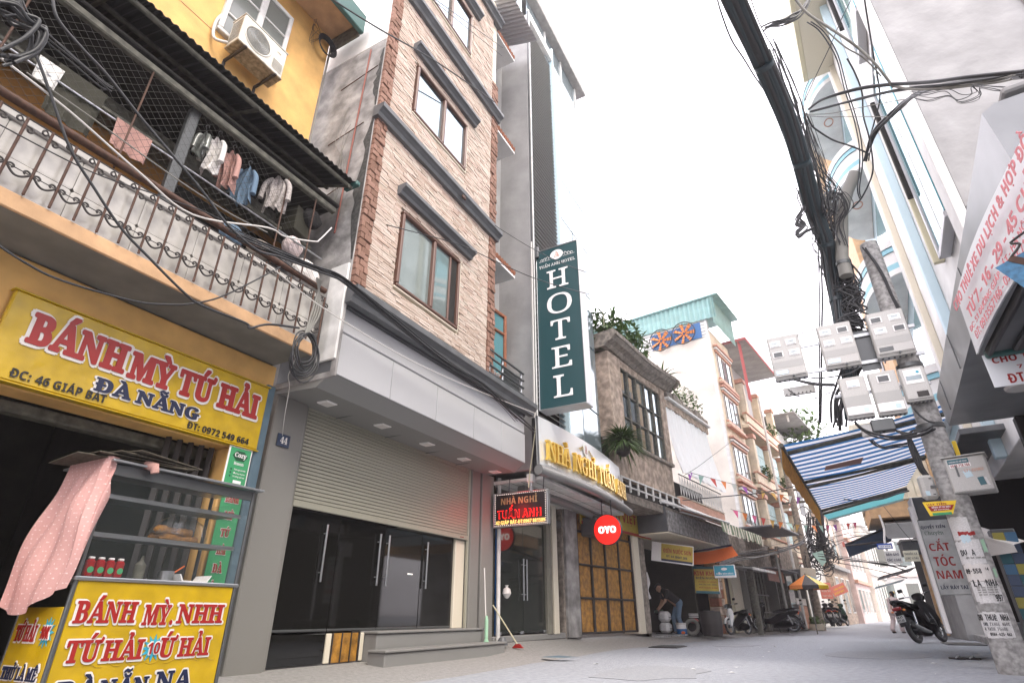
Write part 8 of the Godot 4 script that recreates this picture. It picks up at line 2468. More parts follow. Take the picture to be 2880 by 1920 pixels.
func people() -> void:
	# a man bending over in the hardware shop
	var t := thing("person", "man in black t-shirt and jeans bending by the white sacks at the hardware shop", "person", row2(6.55, 0.13, -0.26), 3.64)
	t.basis = Basis(Vector3.UP, 3.64) * Basis.from_scale(V(0.93, 0.93, 0.93))
	var hipc := V(-0.10, 0.86, 0); var chest := V(0.24, 1.14, 0); var neck := V(0.36, 1.25, 0); var skull := V(0.47, 1.31, 0)
	var face := V(0.75, -0.66, 0).normalized(); var up := V(0.66, 0.75, 0).normalized()
	var bones := [[hipc, chest, 0.135, 0.14], [chest, neck, 0.11, 0.06], [neck, skull, 0.052, 0.055]]
	var trousers := []
	var shirt := [[hipc + V(0.04, 0.06, 0.04), chest + V(0, 0, 0.07), 0.125, 0.125], [hipc + V(0.04, 0.06, -0.04), chest + V(0, 0, -0.07), 0.125, 0.125], [chest, neck, 0.13, 0.075]]
	for s in [-1.0, 1.0]:
		var hj := hipc + V(0, -0.02, s * 0.09); var kn := V(0.02 + s * 0.05, 0.46, s * 0.11); var an := V(-0.06 + s * 0.10, 0.08, s * 0.12)
		bones += [[hj, kn, 0.082, 0.055], [kn, an, 0.052, 0.038], [an + V(0, -0.04, 0), an + V(0.15, -0.055, s * 0.02), 0.04, 0.03]]
		trousers += [[hipc + V(-0.01, 0.03, s * 0.05), hj, 0.115, 0.105], [hj, kn, 0.098, 0.070], [kn, an + V(0, 0.02, 0), 0.068, 0.058]]
		var sh := V(0.29, 1.18, s * 0.19); var el := V(0.36, 0.92, s * 0.22); var wr := V(0.50, 0.74, s * 0.12)
		bones += [[V(0.26, 1.17, s * 0.08), sh, 0.07, 0.055], [sh, el, 0.048, 0.040], [el, wr, 0.038, 0.026]]
		shirt += [[V(0.26, 1.17, s * 0.06), sh, 0.085, 0.072], [sh, sh.lerp(el, 0.6), 0.066, 0.062]]
	part(t, "body", nets(bones, 0.018, 0.03), M.skin)
	part(t, "shirt", nets(shirt, 0.018, 0.03), M.tee_black)
	part(t, "jeans", nets(trousers, 0.018, 0.03), M.jeans)
	part(t, "head", nets(head_mesh(skull, face, up), 0.008, 0.02), M.skin)
	part(t, "hair", nets([[skull + up * 0.05 - face * 0.035, skull + up * 0.055 + face * 0.025, 0.078, 0.066], [skull - face * 0.05 + up * 0.02, skull - face * 0.055 - up * 0.04, 0.062, 0.045]], 0.010, 0.02), M.hair)
	var right := face.cross(up).normalized()
	for s in [-1.0, 1.0]:
		var b := MB.new(); b.lathe([Vector2(0, -0.009), Vector2(0.009, 0), Vector2(0, 0.009)], 8, face, skull + face * 0.080 + up * 0.004 + right * s * 0.032); part(t, "eye", b, M.white)
		part(t, "hand", nets(hand(V(0.50, 0.74, s * 0.12), V(0.72, -0.66, -s * 0.15).normalized(), V(0, 0, 1)), 0.006, 0.008), M.skin)
	for s in [-1.0, 1.0]:
		part(t, "shoe", nets([[V(-0.09 + s * 0.10, 0.035, s * 0.12), V(0.12 + s * 0.10, 0.03, s * 0.14), 0.045, 0.040]], 0.015, 0.02), M.black)
	single("yellow_bundle", "small yellow green bundle held by the bending man", "bundle", loft_mesh([[0.1, 0.0, 0.03, 0.03], [0.0, 0.0, 0.06, 0.05], [-0.12, 0.02, 0.05, 0.04], [-0.16, 0.03, 0.02, 0.02]]), M.mop_green, row2(6.55, 0.13, -0.26) + Basis(Vector3.UP, 3.64) * V(0.53, 0.58, 0.0), 3.64)

	# a woman walking away beside the black scooter
	t = thing("person", "woman in pale floral clothes and black and yellow cap walking beside the black scooter", "person", V(1.58, 0.0, -28.7))
	t.basis = Basis(Vector3.UP, 1.05) * Basis.from_scale(V(0.96, 0.96, 0.96))
	hipc = V(-0.02, 0.84, 0); chest = V(0.14, 1.18, 0); neck = V(0.20, 1.31, 0); skull = V(0.24, 1.42, 0.0)
	face = V(0.55, -0.05, -0.83).normalized(); up = V(0.12, 0.99, 0).normalized()
	bones = [[hipc, chest, 0.12, 0.12], [chest, neck, 0.09, 0.05], [neck, skull, 0.046, 0.05]]
	var blouse := [[hipc + V(0, -0.08, 0.05), chest + V(0, 0, 0.06), 0.15, 0.12], [hipc + V(0, -0.08, -0.05), chest + V(0, 0, -0.06), 0.15, 0.12], [chest, neck, 0.115, 0.065]]
	trousers = []
	for s in [-1.0, 1.0]:
		var hj := hipc + V(0, -0.02, s * 0.085); var kn := V(0.06 + s * 0.10, 0.45, s * 0.09); var an := V(-0.06 + s * 0.20, 0.08 + (0.03 if s < 0 else 0.0), s * 0.09)
		bones += [[hj, kn, 0.08, 0.052], [kn, an, 0.048, 0.034], [an + V(0, -0.04, 0), an + V(0.14, -0.055, 0), 0.036, 0.028]]
		trousers += [[hj, kn, 0.105, 0.085], [kn, an + V(0, 0.03, 0), 0.083, 0.085]]
		var sh := V(0.16, 1.23, s * 0.165); var el := V(0.22, 1.0, s * 0.23); var wr := V(0.44, 0.97, s * 0.20)
		bones += [[V(0.15, 1.22, s * 0.07), sh, 0.06, 0.05], [sh, el, 0.042, 0.036], [el, wr, 0.034, 0.024]]
		blouse += [[V(0.15, 1.22, s * 0.06), sh, 0.08, 0.065], [sh, el, 0.060, 0.056], [el, el.lerp(wr, 0.6), 0.054, 0.050]]
	part(t, "body", nets(bones, 0.018, 0.03), M.skin)
	part(t, "blouse", nets(blouse, 0.018, 0.03), M.floral)
	part(t, "trousers", nets(trousers, 0.018, 0.03), M.floral)
	part(t, "head", nets(head_mesh(skull, face, up), 0.008, 0.02), M.skin)
	part(t, "hair", nets([[skull + up * 0.045 - face * 0.03, skull + up * 0.045 + face * 0.02, 0.080, 0.070], [skull - face * 0.05, skull - face * 0.06 - up * 0.06, 0.06, 0.04]], 0.010, 0.02), M.hair)
	right = face.cross(up).normalized()
	for s in [-1.0, 1.0]:
		var b := MB.new(); b.lathe([Vector2(0, -0.009), Vector2(0.009, 0), Vector2(0, 0.009)], 8, face, skull + face * 0.080 + up * 0.004 + right * s * 0.032); part(t, "eye", b, M.white)
		part(t, "hand", nets(hand(V(0.44, 0.97, s * 0.20), V(0.95, -0.25, 0).normalized(), V(0, 0, 1)), 0.006, 0.008), M.skin)
		part(t, "sandal", nets([[V(-0.09 + s * 0.20, 0.03, s * 0.09), V(0.11 + s * 0.20, 0.025, s * 0.09), 0.032, 0.030]], 0.015, 0.02), M.black)
	part(t, "cap", nets([[skull + up * 0.065 - face * 0.02, skull + up * 0.065 + face * 0.02, 0.085, 0.08], [skull + up * 0.06 + face * 0.08, skull + up * 0.055 + face * 0.15, 0.03, 0.025]], 0.010, 0.02), M.black)
	part(t, "cap_badge", nets([[skull + up * 0.085 - face * 0.05 + right * 0.05, skull + up * 0.075 + face * 0.01 + right * 0.07, 0.05, 0.045]], 0.010, 0.01), M.yellow)
	var sb := MB.new(); sb.tube(curve([V(0.12, 1.33, -0.10), V(-0.02, 1.20, -0.02), V(-0.10, 1.0, 0.12), V(-0.04, 0.86, 0.2)], 5), 0.016, 6)
	part(t, "bag_strap", sb, M.black)

func loft_mesh(st: Array) -> ArrayMesh:
	var b := MB.new(); loft(b, st)
	return b.mesh()

func street_things() -> void:
	rng.seed = 21
	people()
	# the black scooter seen from behind, leaning on its stand
	motorbike("black scooter leaning on its stand at the right, white number plate towards the camera", V(1.68, 0.0, -18.8), 1.08, -0.22, 1.10, M.bike_black, true, "18-E1/217.45")
	motorbike("white moped with front wheel turned out, nearest on the left pavement", V(-2.98, 0.09, -19.8), -1.95, 0.12, 0.80, M.bike_white, false)
	motorbike("black motorbike parked side on behind the grey green post", V(-2.30, 0.10, -23.6), 3.2, -0.1, 0.88, M.bike_black, false, "29-H1/305.12")
	motorbike("white scooter seen from behind right of the black motorbike", V(-1.90, 0.12, -27.6), 1.25, -0.1, 0.88, M.bike_white, true, "29-D1/447.86")
	motorbike("dark scooter, left one of the far row on the left side", V(-1.0, 0.13, -34.6), 1.3, -0.1, 1.0, M.bike_black, true, "29-K1/118.20")
	motorbike("dark motorbike in the middle of the far row on the left side", V(-0.68, 0.13, -35.4), 1.45, -0.1, 1.0, M.bike_black, false, "29-P1/902.33")
	motorbike("green motorbike, right one of the far row on the left side", V(-0.32, 0.13, -36.2), 1.3, -0.1, 1.0, M.green_dark, false, "29-M1/556.01")
	motorbike("blue black motorbike alone farthest down the street", V(1.3, 0.32, -58.0), 1.2, -0.1, 1.1, M.bike_black, false)
	# plants and sacks on the kerb
	for q in [["vegetable_basket", "pile of greens and bags on the kerb right of the white scooter", -1.45, -31.0], ["flower_tub", "round pale tub of greens in the middle of the far street", 0.75, -52.0]]:
		var t := thing(q[0], q[1], "basket", V(q[2], road_y(q[3]) + 0.03, q[3]))
		part(t, "tub", lathe_mesh([Vector2(0, 0), Vector2(0.35, 0.0), Vector2(0.45, 0.25), Vector2(0.40, 0.25), Vector2(0, 0.2)]), M.cream)
		stuff(part(t, "greens", leaves(160, V(0, 0.35, 0), V(0.45, 0.25, 0.4), 0.16, 0.05, 1.6), M.leaf))
		for k in 4:
			var sb := MB.new(); sb.lathe([Vector2(0, 0), Vector2(0.12, 0.02), Vector2(0.14, 0.1), Vector2(0.05, 0.2), Vector2(0, 0.2)], 10)
			part(t, "parcel", sb, [M.paper, M.blue_panel, M.mop_green, M.paper][k], V(-0.5 - k * 0.22, 0.0, 0.1 * k))
	var db := MB.new()
	var pr := []
	for k in 12:
		var a := TAU * k / 12
		pr.append(V(cos(a) * 0.26 * rng.randf_range(0.8, 1.2), 0.0, sin(a) * 0.12 * rng.randf_range(0.8, 1.2)))
	for k in 12: db.tri(V(0, 0.02, 0), pr[(k + 1) % 12], pr[k])
	single("crushed_bag", "crushed dark grey plastic bag on the edge of the pavement", "bag", db, M.blue_post, V(-3.95, 0.05, -8.7), 0.4)

func cables_left() -> void:
	rng.seed = 3
	cable("thick black cable sagging down across the white tiled balcony to the coil", [V(-4.020, 4.334, -0.424), V(-4.020, 4.096, -0.579), V(-4.020, 3.820, -0.780), V(-4.020, 3.479, -1.023), V(-4.020, 3.289, -1.240), V(-4.020, 3.108, -1.473), V(-4.020, 3.002, -1.692), V(-4.020, 2.856, -2.030), V(-4.020, 2.824, -2.199), V(-4.020, 2.854, -2.585), V(-4.020, 2.828, -2.636), V(-4.020, 2.943, -2.806), V(-4.020, 3.057, -3.131)], 0.011, M.cable_black)
	cable("thick black cable running from the top edge past the awning towards the stone house", [V(-3.950, 4.497, -0.554), V(-3.950, 4.323, -0.637), V(-3.950, 4.230, -0.824), V(-3.950, 4.167, -1.010), V(-3.950, 4.019, -1.297), V(-3.950, 3.888, -1.587), V(-3.950, 3.724, -1.934), V(-3.950, 3.594, -2.159), V(-3.950, 3.525, -2.475), V(-3.950, 3.595, -2.715), V(-3.950, 3.702, -3.177), V(-3.950, 3.774, -3.487)], 0.011, M.cable_black)
	cable("silver grey cable in front of the balcony mesh, upper one", [V(-4.050, 3.837, -0.470), V(-4.050, 3.771, -0.935), V(-4.050, 3.642, -1.456), V(-4.050, 3.563, -1.930), V(-4.050, 3.885, -2.592), V(-4.050, 3.918, -2.797), V(-4.050, 4.078, -3.136), V(-4.050, 4.149, -3.202), V(-4.050, 4.383, -3.322)], 0.008, M.cable_white)
	cable("thin dark wire slanting over the balcony tiles", [V(-4.100, 3.408, -0.637), V(-4.100, 3.453, -1.201), V(-4.100, 3.587, -1.673), V(-4.100, 3.711, -2.154), V(-4.100, 3.703, -2.677), V(-4.100, 3.649, -3.344)], 0.005, M.cable_black)
	cable("black cable hanging in a long curve under the balcony slab", [V(-4.300, 2.745, -0.941), V(-4.300, 2.696, -1.148), V(-4.300, 2.683, -1.367), V(-4.300, 2.755, -1.810), V(-4.300, 2.841, -2.047), V(-4.300, 2.962, -2.264), V(-4.300, 3.186, -2.524), V(-4.300, 3.757, -2.990)], 0.008, M.cable_black)
	cable("pale thin cable stretched low across the grey canopy fascia", [V(-3.980, 3.472, -2.512), V(-3.980, 3.452, -2.757), V(-3.980, 3.377, -3.215), V(-3.980, 3.345, -3.973), V(-3.980, 3.359, -4.846), V(-3.980, 3.473, -6.164), V(-3.980, 3.707, -8.157)], 0.006, M.cable_white)
	bundle("bundle of black cables crossing the brick edge and grey cornice", [V(-3.960, 3.554, -2.296), V(-3.960, 3.631, -2.715), V(-3.960, 3.727, -3.123), V(-3.960, 3.798, -3.493), V(-3.960, 3.737, -4.227), V(-3.960, 3.619, -5.309), V(-3.960, 3.605, -6.361), V(-3.960, 3.475, -7.239), V(-3.960, 3.366, -8.047)], 0.009, 6, 0.025, M.cable_black)
	bundle("second thinner bundle of wires under the black one by the balcony end", [V(-3.990, 3.590, -2.195), V(-3.990, 3.671, -2.632), V(-3.990, 3.739, -3.188), V(-3.990, 3.800, -3.545), V(-3.990, 3.719, -4.214), V(-3.990, 3.622, -5.351), V(-3.990, 3.563, -5.802), V(-3.990, 3.550, -6.791), V(-3.990, 3.386, -7.487)], 0.006, 4, 0.03, M.cable_black)
	cable("grey wire running down diagonally in front of the drying clothes", [V(-4.200, 3.966, -0.682), V(-4.200, 3.951, -1.077), V(-4.200, 3.917, -1.520), V(-4.200, 3.898, -1.900), V(-4.200, 3.904, -2.325), V(-4.200, 3.958, -2.699)], 0.006, M.cable_grey)
	cable("black cable crossing the upper stone front between eave and tower", [V(-3.900, 7.169, -2.438), V(-3.900, 7.270, -2.628), V(-3.900, 7.719, -3.398), V(-3.900, 8.520, -4.660), V(-3.900, 9.460, -6.425)], 0.012, M.cable_black)
	cable("upper of two thin wires at the very top of the stone front", [V(-3.900, 9.705, -4.255), V(-3.900, 9.869, -4.481), V(-3.900, 10.483, -5.381), V(-3.900, 11.401, -6.736)], 0.007, M.cable_black)
	cable("lower of two thin wires at the very top of the stone front", [V(-3.920, 9.655, -4.209), V(-3.920, 9.831, -4.471), V(-3.920, 10.379, -5.419), V(-3.920, 11.169, -6.744)], 0.006, M.cable_black)
	cable("thin wire sagging across the upper part of the hotel sign", [V(-3.700, 4.610, -3.784), V(-3.480, 4.960, -4.856), V(-3.260, 5.001, -5.496), V(-3.040, 5.058, -6.177), V(-2.820, 5.254, -7.026), V(-2.600, 5.458, -7.785)], 0.006, M.cable_black)
	cable("thin wire above it from the grey wall over the hotel sign corner", [V(-4.100, 6.872, -6.841), V(-3.633, 6.562, -7.405), V(-3.167, 6.358, -7.949), V(-2.700, 6.121, -8.176)], 0.006, M.cable_black)
	cable("thin white wire hanging to the number plate", [V(-4.300, 2.923, -3.360), V(-4.456, 2.910, -3.485), V(-4.612, 2.844, -3.572), V(-4.768, 2.800, -3.734), V(-4.924, 2.539, -3.867), V(-5.080, 2.387, -4.008)], 0.004, M.cable_white)
	cable("yellow and black twisted wire down to the LED sign", [V(-4.169, 3.731, -8.550), V(-4.209, 3.457, -8.550), V(-4.268, 3.075, -8.550), V(-4.314, 2.815, -8.550), V(-4.343, 2.558, -8.550)], 0.012, M.olive_edge)
	bundle("tangle of cables in the top left corner", [V(-3.700, 3.855, -0.342), V(-3.700, 3.904, -0.398), V(-3.700, 3.883, -0.465), V(-3.700, 3.887, -0.533), V(-3.700, 3.720, -0.542), V(-3.700, 3.557, -0.472)], 0.012, 7, 0.05, M.cable_black)
	bundle("cable bundle looping above the wire mesh at the left edge", [V(-3.900, 4.251, -0.410), V(-3.900, 4.126, -0.484), V(-3.900, 4.076, -0.616), V(-3.900, 4.058, -0.735), V(-3.900, 4.040, -0.859), V(-3.900, 4.017, -1.000), V(-3.900, 4.020, -1.058)], 0.008, 4, 0.02, M.cable_black)
	# coil of spare cable under the balcony corner
	var t := thing("cable_coil", "coil of black cable tied below the balcony corner of the yellow house", "cable coil")
	var ctr := V(-4.080, 2.924, -3.298)
	for k in 9:
		var p := []
		var r := 0.13 + 0.012 * k
		var tilt := rng.randf_range(-0.25, 0.25)
		for i in 25:
			var a := TAU * i / 24
			p.append(ctr + V(rng.randf_range(-0.004, 0.004) + 0.02 * sin(a * 2 + k), sin(a) * r * 1.15 - 0.01 * k, cos(a) * r * 0.72 + sin(a) * r * tilt))
		var b := MB.new(); b.tube(p, 0.0075, 6, false)
		part(t, "loop", b, M.cable_black)
	for k in 4:
		var b := MB.new()
		b.tube(curve([ctr + V(0.01, 0.1, 0.05), ctr + V(0, 0.45, 0.0 - 0.03 * k), ctr + V(0.0, 0.80, -0.04 + 0.02 * k)], 5), 0.012, 5)
		part(t, "plastic_wrap", b, M.cable_grey)
	var t2 := thing("wall_coil", "small coil of black wire at the top right corner of the yellow wall", "cable coil")
	var c2 := V(-5.250, 8.493, -3.596)
	for k in 6:
		var p := []
		for i in 21:
			var a := TAU * i / 20
			p.append(c2 + V(0.03 * k * 0.3, sin(a) * (0.13 + 0.01 * k), cos(a) * (0.12 + 0.012 * k)))
		var b := MB.new(); b.tube(p, 0.008, 5, false)
		part(t2, "loop", b, M.cable_black)
	for k in 5:
		var b := MB.new()
		b.tube(curve([c2 + V(0, 0.1, 0.1), c2 + V(0.02, rng.randf_range(-0.3, 0.3), 0.3), c2 + V(0.02, rng.randf_range(-0.4, 0.4), rng.randf_range(-0.1, 0.3))], 5), 0.003, 4)
		part(t2, "loose_end", b, M.cable_black)

func cables_right() -> void:
	rng.seed = 5
	var tp := [V(0.302, 7.310, -4.600), V(0.370, 7.245, -5.000), V(0.561, 7.186, -6.000), V(0.720, 6.951, -6.800), V(0.816, 6.713, -7.600), V(0.884, 6.368, -8.500), V(0.964, 6.034, -8.950), V(0.958, 5.704, -9.250), V(0.924, 5.208, -9.380), V(0.868, 4.673, -9.420), V(0.805, 4.021, -9.460), V(0.686, 3.274, -9.500)]
	var t := thing("cable_mass", "massive trunk of taped black cables rising from the meter pole over the street", "cables")
	for k in 13:
		var q := []
		var a := TAU * k / 12.0
		for i in tp.size():
			var rr := 0.0 if k == 12 else lerpf(0.088, 0.075, i / 11.0) * (1.0 + 0.12 * sin(k * 2.3 + i))
			q.append(tp[i] + V(cos(a + i * 0.25) * rr, 0, sin(a + i * 0.25) * rr))
		var b := MB.new(); b.tube(curve(q, 6), 0.05 if k == 12 else rng.randf_range(0.022, 0.042), 8)
		part(t, "strand", b, M.cable_teal if k % 3 else M.cable_black)
	for k in 5:
		var b := MB.new()
		var c0: Vector3 = tp[2 + k * 2 - (1 if k > 3 else 0)]
		var d: Vector3 = (tp[3 + k * 2 - (1 if k > 3 else 0)] - c0).normalized()
		b.tube([c0 - d * 0.03, c0 + d * 0.03], 0.125, 14)
		part(t, "tape", b, M.cable_teal)
	bundle("mass of black service cables hugging the right side of the trunk", [V(0.878, 8.617, -7.000), V(0.937, 8.137, -7.244), V(0.973, 7.648, -7.489), V(0.997, 7.286, -7.733), V(1.021, 6.922, -7.978), V(1.028, 6.562, -8.222), V(1.017, 6.292, -8.467), V(1.165, 6.808, -8.711), V(1.145, 6.484, -8.956), V(1.125, 6.154, -9.200)], 0.012, 8, 0.07, M.cable_black)
	bundle("loose black loops bulging between trunk and pole", [V(1.139, 7.082, -8.900), V(1.237, 6.799, -8.967), V(1.099, 6.556, -9.033), V(1.178, 6.291, -9.100), V(1.042, 6.051, -9.167), V(1.133, 5.845, -9.233), V(1.028, 5.651, -9.300)], 0.011, 9, 0.1, M.cable_black)
	bundle("dense black cables wrapped round trunk and pole above the meter boxes", [V(1.123, 6.322, -9.200), V(1.118, 5.952, -9.225), V(1.173, 5.681, -9.250), V(1.046, 5.473, -9.275), V(1.136, 5.202, -9.300), V(0.983, 4.957, -9.325), V(1.055, 4.704, -9.350)], 0.016, 12, 0.09, M.cable_black)
	bundle("black cables dropping behind the meter boxes to the awning", [V(1.028, 4.690, -9.350), V(1.026, 4.469, -9.392), V(1.023, 4.252, -9.433), V(0.841, 4.061, -9.475), V(0.697, 3.815, -9.517), V(0.561, 3.554, -9.558), V(0.446, 3.219, -9.600)], 0.022, 9, 0.1, M.cable_black)
	bundle("frayed wires on the left flank of the trunk", [V(0.769, 6.828, -8.300), V(0.793, 6.500, -8.400), V(0.804, 6.212, -8.500), V(0.819, 6.032, -8.600), V(0.747, 5.991, -8.700), V(0.817, 5.791, -8.800), V(0.805, 5.490, -8.900)], 0.006, 8, 0.06, M.cable_black)
	bundle("cluster of black connectors and leads beside the trunk at the top", [V(0.723, 8.219, -6.300), V(0.843, 8.325, -6.400), V(0.981, 8.419, -6.500), V(1.142, 8.529, -6.600), V(1.285, 8.718, -6.700), V(1.428, 8.978, -6.800), V(1.519, 9.251, -6.900)], 0.016, 6, 0.05, M.cable_black)
	bundle("black connector beads left of the trunk", [V(0.782, 5.976, -8.300), V(0.683, 5.960, -8.300), V(0.574, 5.896, -8.300), V(0.581, 6.024, -8.300), V(0.669, 6.071, -8.300), V(0.589, 6.154, -8.300), V(0.680, 6.308, -8.300)], 0.022, 3, 0.02, M.cable_black)
	cable("single wire running beside the black trunk against the sky", [V(0.192, 7.575, -5.000), V(0.208, 7.892, -5.480), V(0.266, 7.864, -5.960), V(0.378, 7.959, -6.440), V(0.484, 8.050, -6.920), V(0.595, 8.199, -7.400)], 0.012, M.cable_black)
	cable("taut wire along the right side of the trunk", [V(0.589, 7.921, -5.500), V(0.664, 8.059, -6.075), V(0.807, 8.081, -6.650), V(0.923, 8.062, -7.225), V(1.037, 8.052, -7.800)], 0.008, M.cable_black)
	bundle("fat black bundle crossing from the trunk to the grey side wall, upper strand", [V(1.126, 7.676, -7.600), V(1.254, 7.525, -7.350), V(1.389, 7.300, -7.100), V(1.656, 7.014, -6.850), V(1.877, 6.689, -6.600), V(2.056, 6.345, -6.350), V(2.183, 6.027, -6.100), V(2.333, 5.724, -5.850), V(2.616, 5.348, -5.600)], 0.017, 3, 0.012, M.cable_black)
	bundle("fat black bundle crossing from the trunk to the grey side wall, lower strand", [V(1.149, 7.604, -7.600), V(1.384, 7.300, -7.314), V(1.653, 6.991, -7.029), V(1.883, 6.688, -6.743), V(2.066, 6.349, -6.457), V(2.209, 6.001, -6.171), V(2.430, 5.642, -5.886), V(2.603, 5.308, -5.600)], 0.015, 3, 0.014, M.cable_black)
	bundle("thick bundle rising from the steel conduit to the cross street strands", [V(1.790, 7.152, -8.600), V(1.854, 7.213, -8.278), V(1.922, 7.164, -7.956), V(2.012, 7.027, -7.633), V(2.121, 6.886, -7.311), V(2.200, 6.689, -6.989), V(2.273, 6.428, -6.667), V(2.387, 6.106, -6.344), V(2.584, 5.699, -6.022), V(2.642, 5.367, -5.700)], 0.015, 7, 0.03, M.cable_black)
	bundle("pale grey cables among the crossing strands", [V(1.922, 6.637, -6.600), V(2.045, 6.288, -6.400), V(2.208, 5.988, -6.200), V(2.358, 5.737, -6.000), V(2.484, 5.494, -5.800), V(2.520, 5.310, -5.600)], 0.008, 4, 0.02, M.cable_grey)
	bundle("loose thin black wires curling below the crossing strands", [V(2.027, 6.298, -6.500), V(2.116, 6.065, -6.371), V(2.256, 5.916, -6.243), V(2.289, 5.654, -6.114), V(2.372, 5.556, -5.986), V(2.333, 5.565, -5.857), V(2.404, 5.344, -5.729), V(2.539, 5.108, -5.600)], 0.004, 5, 0.05, M.cable_black)
	cable("grey twisted cable from the top edge down to the crossing strands", [V(1.057, 7.757, -5.600), V(1.157, 7.518, -5.743), V(1.337, 7.305, -5.886), V(1.516, 7.098, -6.029), V(1.624, 7.045, -6.171), V(1.757, 6.846, -6.314), V(1.844, 6.702, -6.457), V(1.917, 6.615, -6.600)], 0.018, M.cable_grey)
	cable("thinner grey cable under the twisted one", [V(1.101, 7.695, -5.700), V(1.275, 7.369, -5.880), V(1.471, 7.037, -6.060), V(1.635, 6.965, -6.240), V(1.757, 6.892, -6.420), V(1.846, 6.861, -6.600)], 0.01, M.cable_grey)
	bundle("pair of dark cables dropping from the top to the conduit", [V(1.400, 8.808, -7.000), V(1.531, 8.752, -7.180), V(1.632, 8.553, -7.360), V(1.688, 8.319, -7.540), V(1.683, 7.906, -7.720), V(1.716, 7.654, -7.900), V(1.726, 7.383, -8.080), V(1.716, 7.179, -8.260), V(1.686, 7.007, -8.440), V(1.584, 6.691, -8.620), V(1.591, 6.632, -8.800)], 0.014, 2, 0.02, M.cable_black)
	cable("dark cable looping right of the conduit", [V(1.723, 7.990, -7.200), V(1.799, 7.859, -7.413), V(1.840, 7.653, -7.625), V(1.800, 7.399, -7.838), V(1.818, 7.164, -8.050), V(1.801, 6.857, -8.262), V(1.756, 6.723, -8.475), V(1.587, 6.547, -8.688), V(1.454, 6.538, -8.900)], 0.012, M.cable_black)
	cable("straight dark wire from the top edge down past the white facade", [V(1.999, 8.277, -6.500), V(2.039, 8.242, -6.850), V(2.022, 7.797, -7.200), V(2.055, 7.678, -7.550), V(2.074, 7.631, -7.900), V(1.993, 7.554, -8.250), V(1.938, 7.555, -8.600)], 0.012, M.cable_black)
	cable("thin taut wire rising to the top from the trunk junction", [V(1.109, 7.867, -7.600), V(1.310, 7.920, -7.200), V(1.508, 7.948, -6.800), V(1.639, 7.904, -6.400), V(1.731, 7.747, -6.000)], 0.006, M.cable_black)
	cable("black cable curving from the trunk junction to the conduit mouth", [V(1.075, 7.615, -7.600), V(1.116, 7.490, -7.767), V(1.215, 7.450, -7.933), V(1.379, 7.345, -8.100), V(1.589, 7.276, -8.267), V(1.794, 7.180, -8.433), V(1.850, 7.241, -8.600)], 0.015, M.cable_black)
	cable("thin pale wire from the junction straight to the white facade", [V(1.063, 7.562, -7.600), V(1.314, 7.331, -7.533), V(1.605, 7.123, -7.467), V(1.956, 6.854, -7.400)], 0.006, M.cable_grey)
	cable("second thin pale wire above it from the junction", [V(1.069, 7.588, -7.600), V(1.330, 7.311, -7.450), V(1.601, 7.110, -7.300), V(1.879, 6.909, -7.150), V(2.087, 6.715, -7.000)], 0.006, M.cable_grey)
	bundle("tangle of wires between trunk and conduit", [V(1.099, 7.979, -8.200), V(1.074, 7.593, -8.270), V(1.068, 7.209, -8.340), V(1.127, 6.950, -8.410), V(1.220, 6.681, -8.480), V(1.101, 6.505, -8.550), V(1.142, 6.353, -8.620), V(1.318, 6.784, -8.690), V(1.375, 6.532, -8.760), V(1.184, 6.297, -8.830), V(1.195, 5.935, -8.900)], 0.008, 9, 0.07, M.cable_black)
	bundle("thin vertical wires right of the trunk", [V(1.080, 7.691, -7.800), V(1.138, 7.463, -8.000), V(1.185, 7.179, -8.200), V(1.232, 6.895, -8.400), V(1.237, 6.767, -8.600)], 0.004, 6, 0.05, M.cable_black)
	bundle("cables running up the concrete pole behind the meter boxes", [V(1.465, 5.863, -9.100), V(1.526, 5.581, -9.100), V(1.590, 5.258, -9.100), V(1.607, 4.912, -9.100), V(1.635, 4.622, -9.100), V(1.614, 4.287, -9.100)], 0.016, 4, 0.03, M.cable_black)
	bundle("dark knot of wires above the meter boxes", [V(1.142, 5.715, -9.200), V(1.181, 5.390, -9.200), V(0.998, 5.265, -9.200), V(1.183, 5.086, -9.200), V(1.039, 4.953, -9.200), V(1.163, 4.773, -9.200), V(0.944, 4.710, -9.200), V(1.148, 4.563, -9.200)], 0.013, 16, 0.1, M.cable_black)
	bundle("loose wire ends left of the trunk", [V(0.853, 6.848, -8.300), V(0.731, 6.646, -8.300), V(0.737, 6.394, -8.300), V(0.623, 6.222, -8.300), V(0.681, 6.040, -8.300), V(0.543, 5.933, -8.300)], 0.012, 5, 0.03, M.cable_black)
	bundle("double black cable hanging straight down left of the meter pole", [V(0.984, 6.788, -10.200), V(0.870, 6.220, -10.200), V(0.756, 5.676, -10.200), V(0.635, 5.154, -10.200), V(0.513, 4.652, -10.200), V(0.406, 4.166, -10.200), V(0.242, 3.469, -10.200)], 0.016, 2, 0.02, M.cable_black)
	bundle("thin wires from the first meter box to the hanging cable", [V(-0.072, 3.706, -9.000), V(0.017, 3.587, -9.000), V(0.179, 3.536, -9.000), V(0.298, 3.521, -9.000), V(0.420, 3.528, -9.000), V(0.558, 3.560, -9.000)], 0.006, 4, 0.02, M.cable_black)
	bundle("black leads from the first meter box across to the second row", [V(0.009, 3.837, -8.950), V(0.169, 3.761, -8.950), V(0.337, 3.692, -8.950), V(0.544, 3.652, -8.950)], 0.011, 3, 0.015, M.cable_black)
	cable("black lead between the upper meter boxes", [V(0.232, 3.819, -8.920), V(0.335, 3.784, -8.920), V(0.535, 3.766, -8.920), V(0.749, 3.773, -8.920), V(0.902, 3.835, -8.920)], 0.011, M.cable_black)
	cable("grey lead from the first to the second upper meter box", [V(0.218, 4.527, -8.920), V(0.328, 4.564, -8.920), V(0.457, 4.571, -8.920)], 0.009, M.cable_grey)
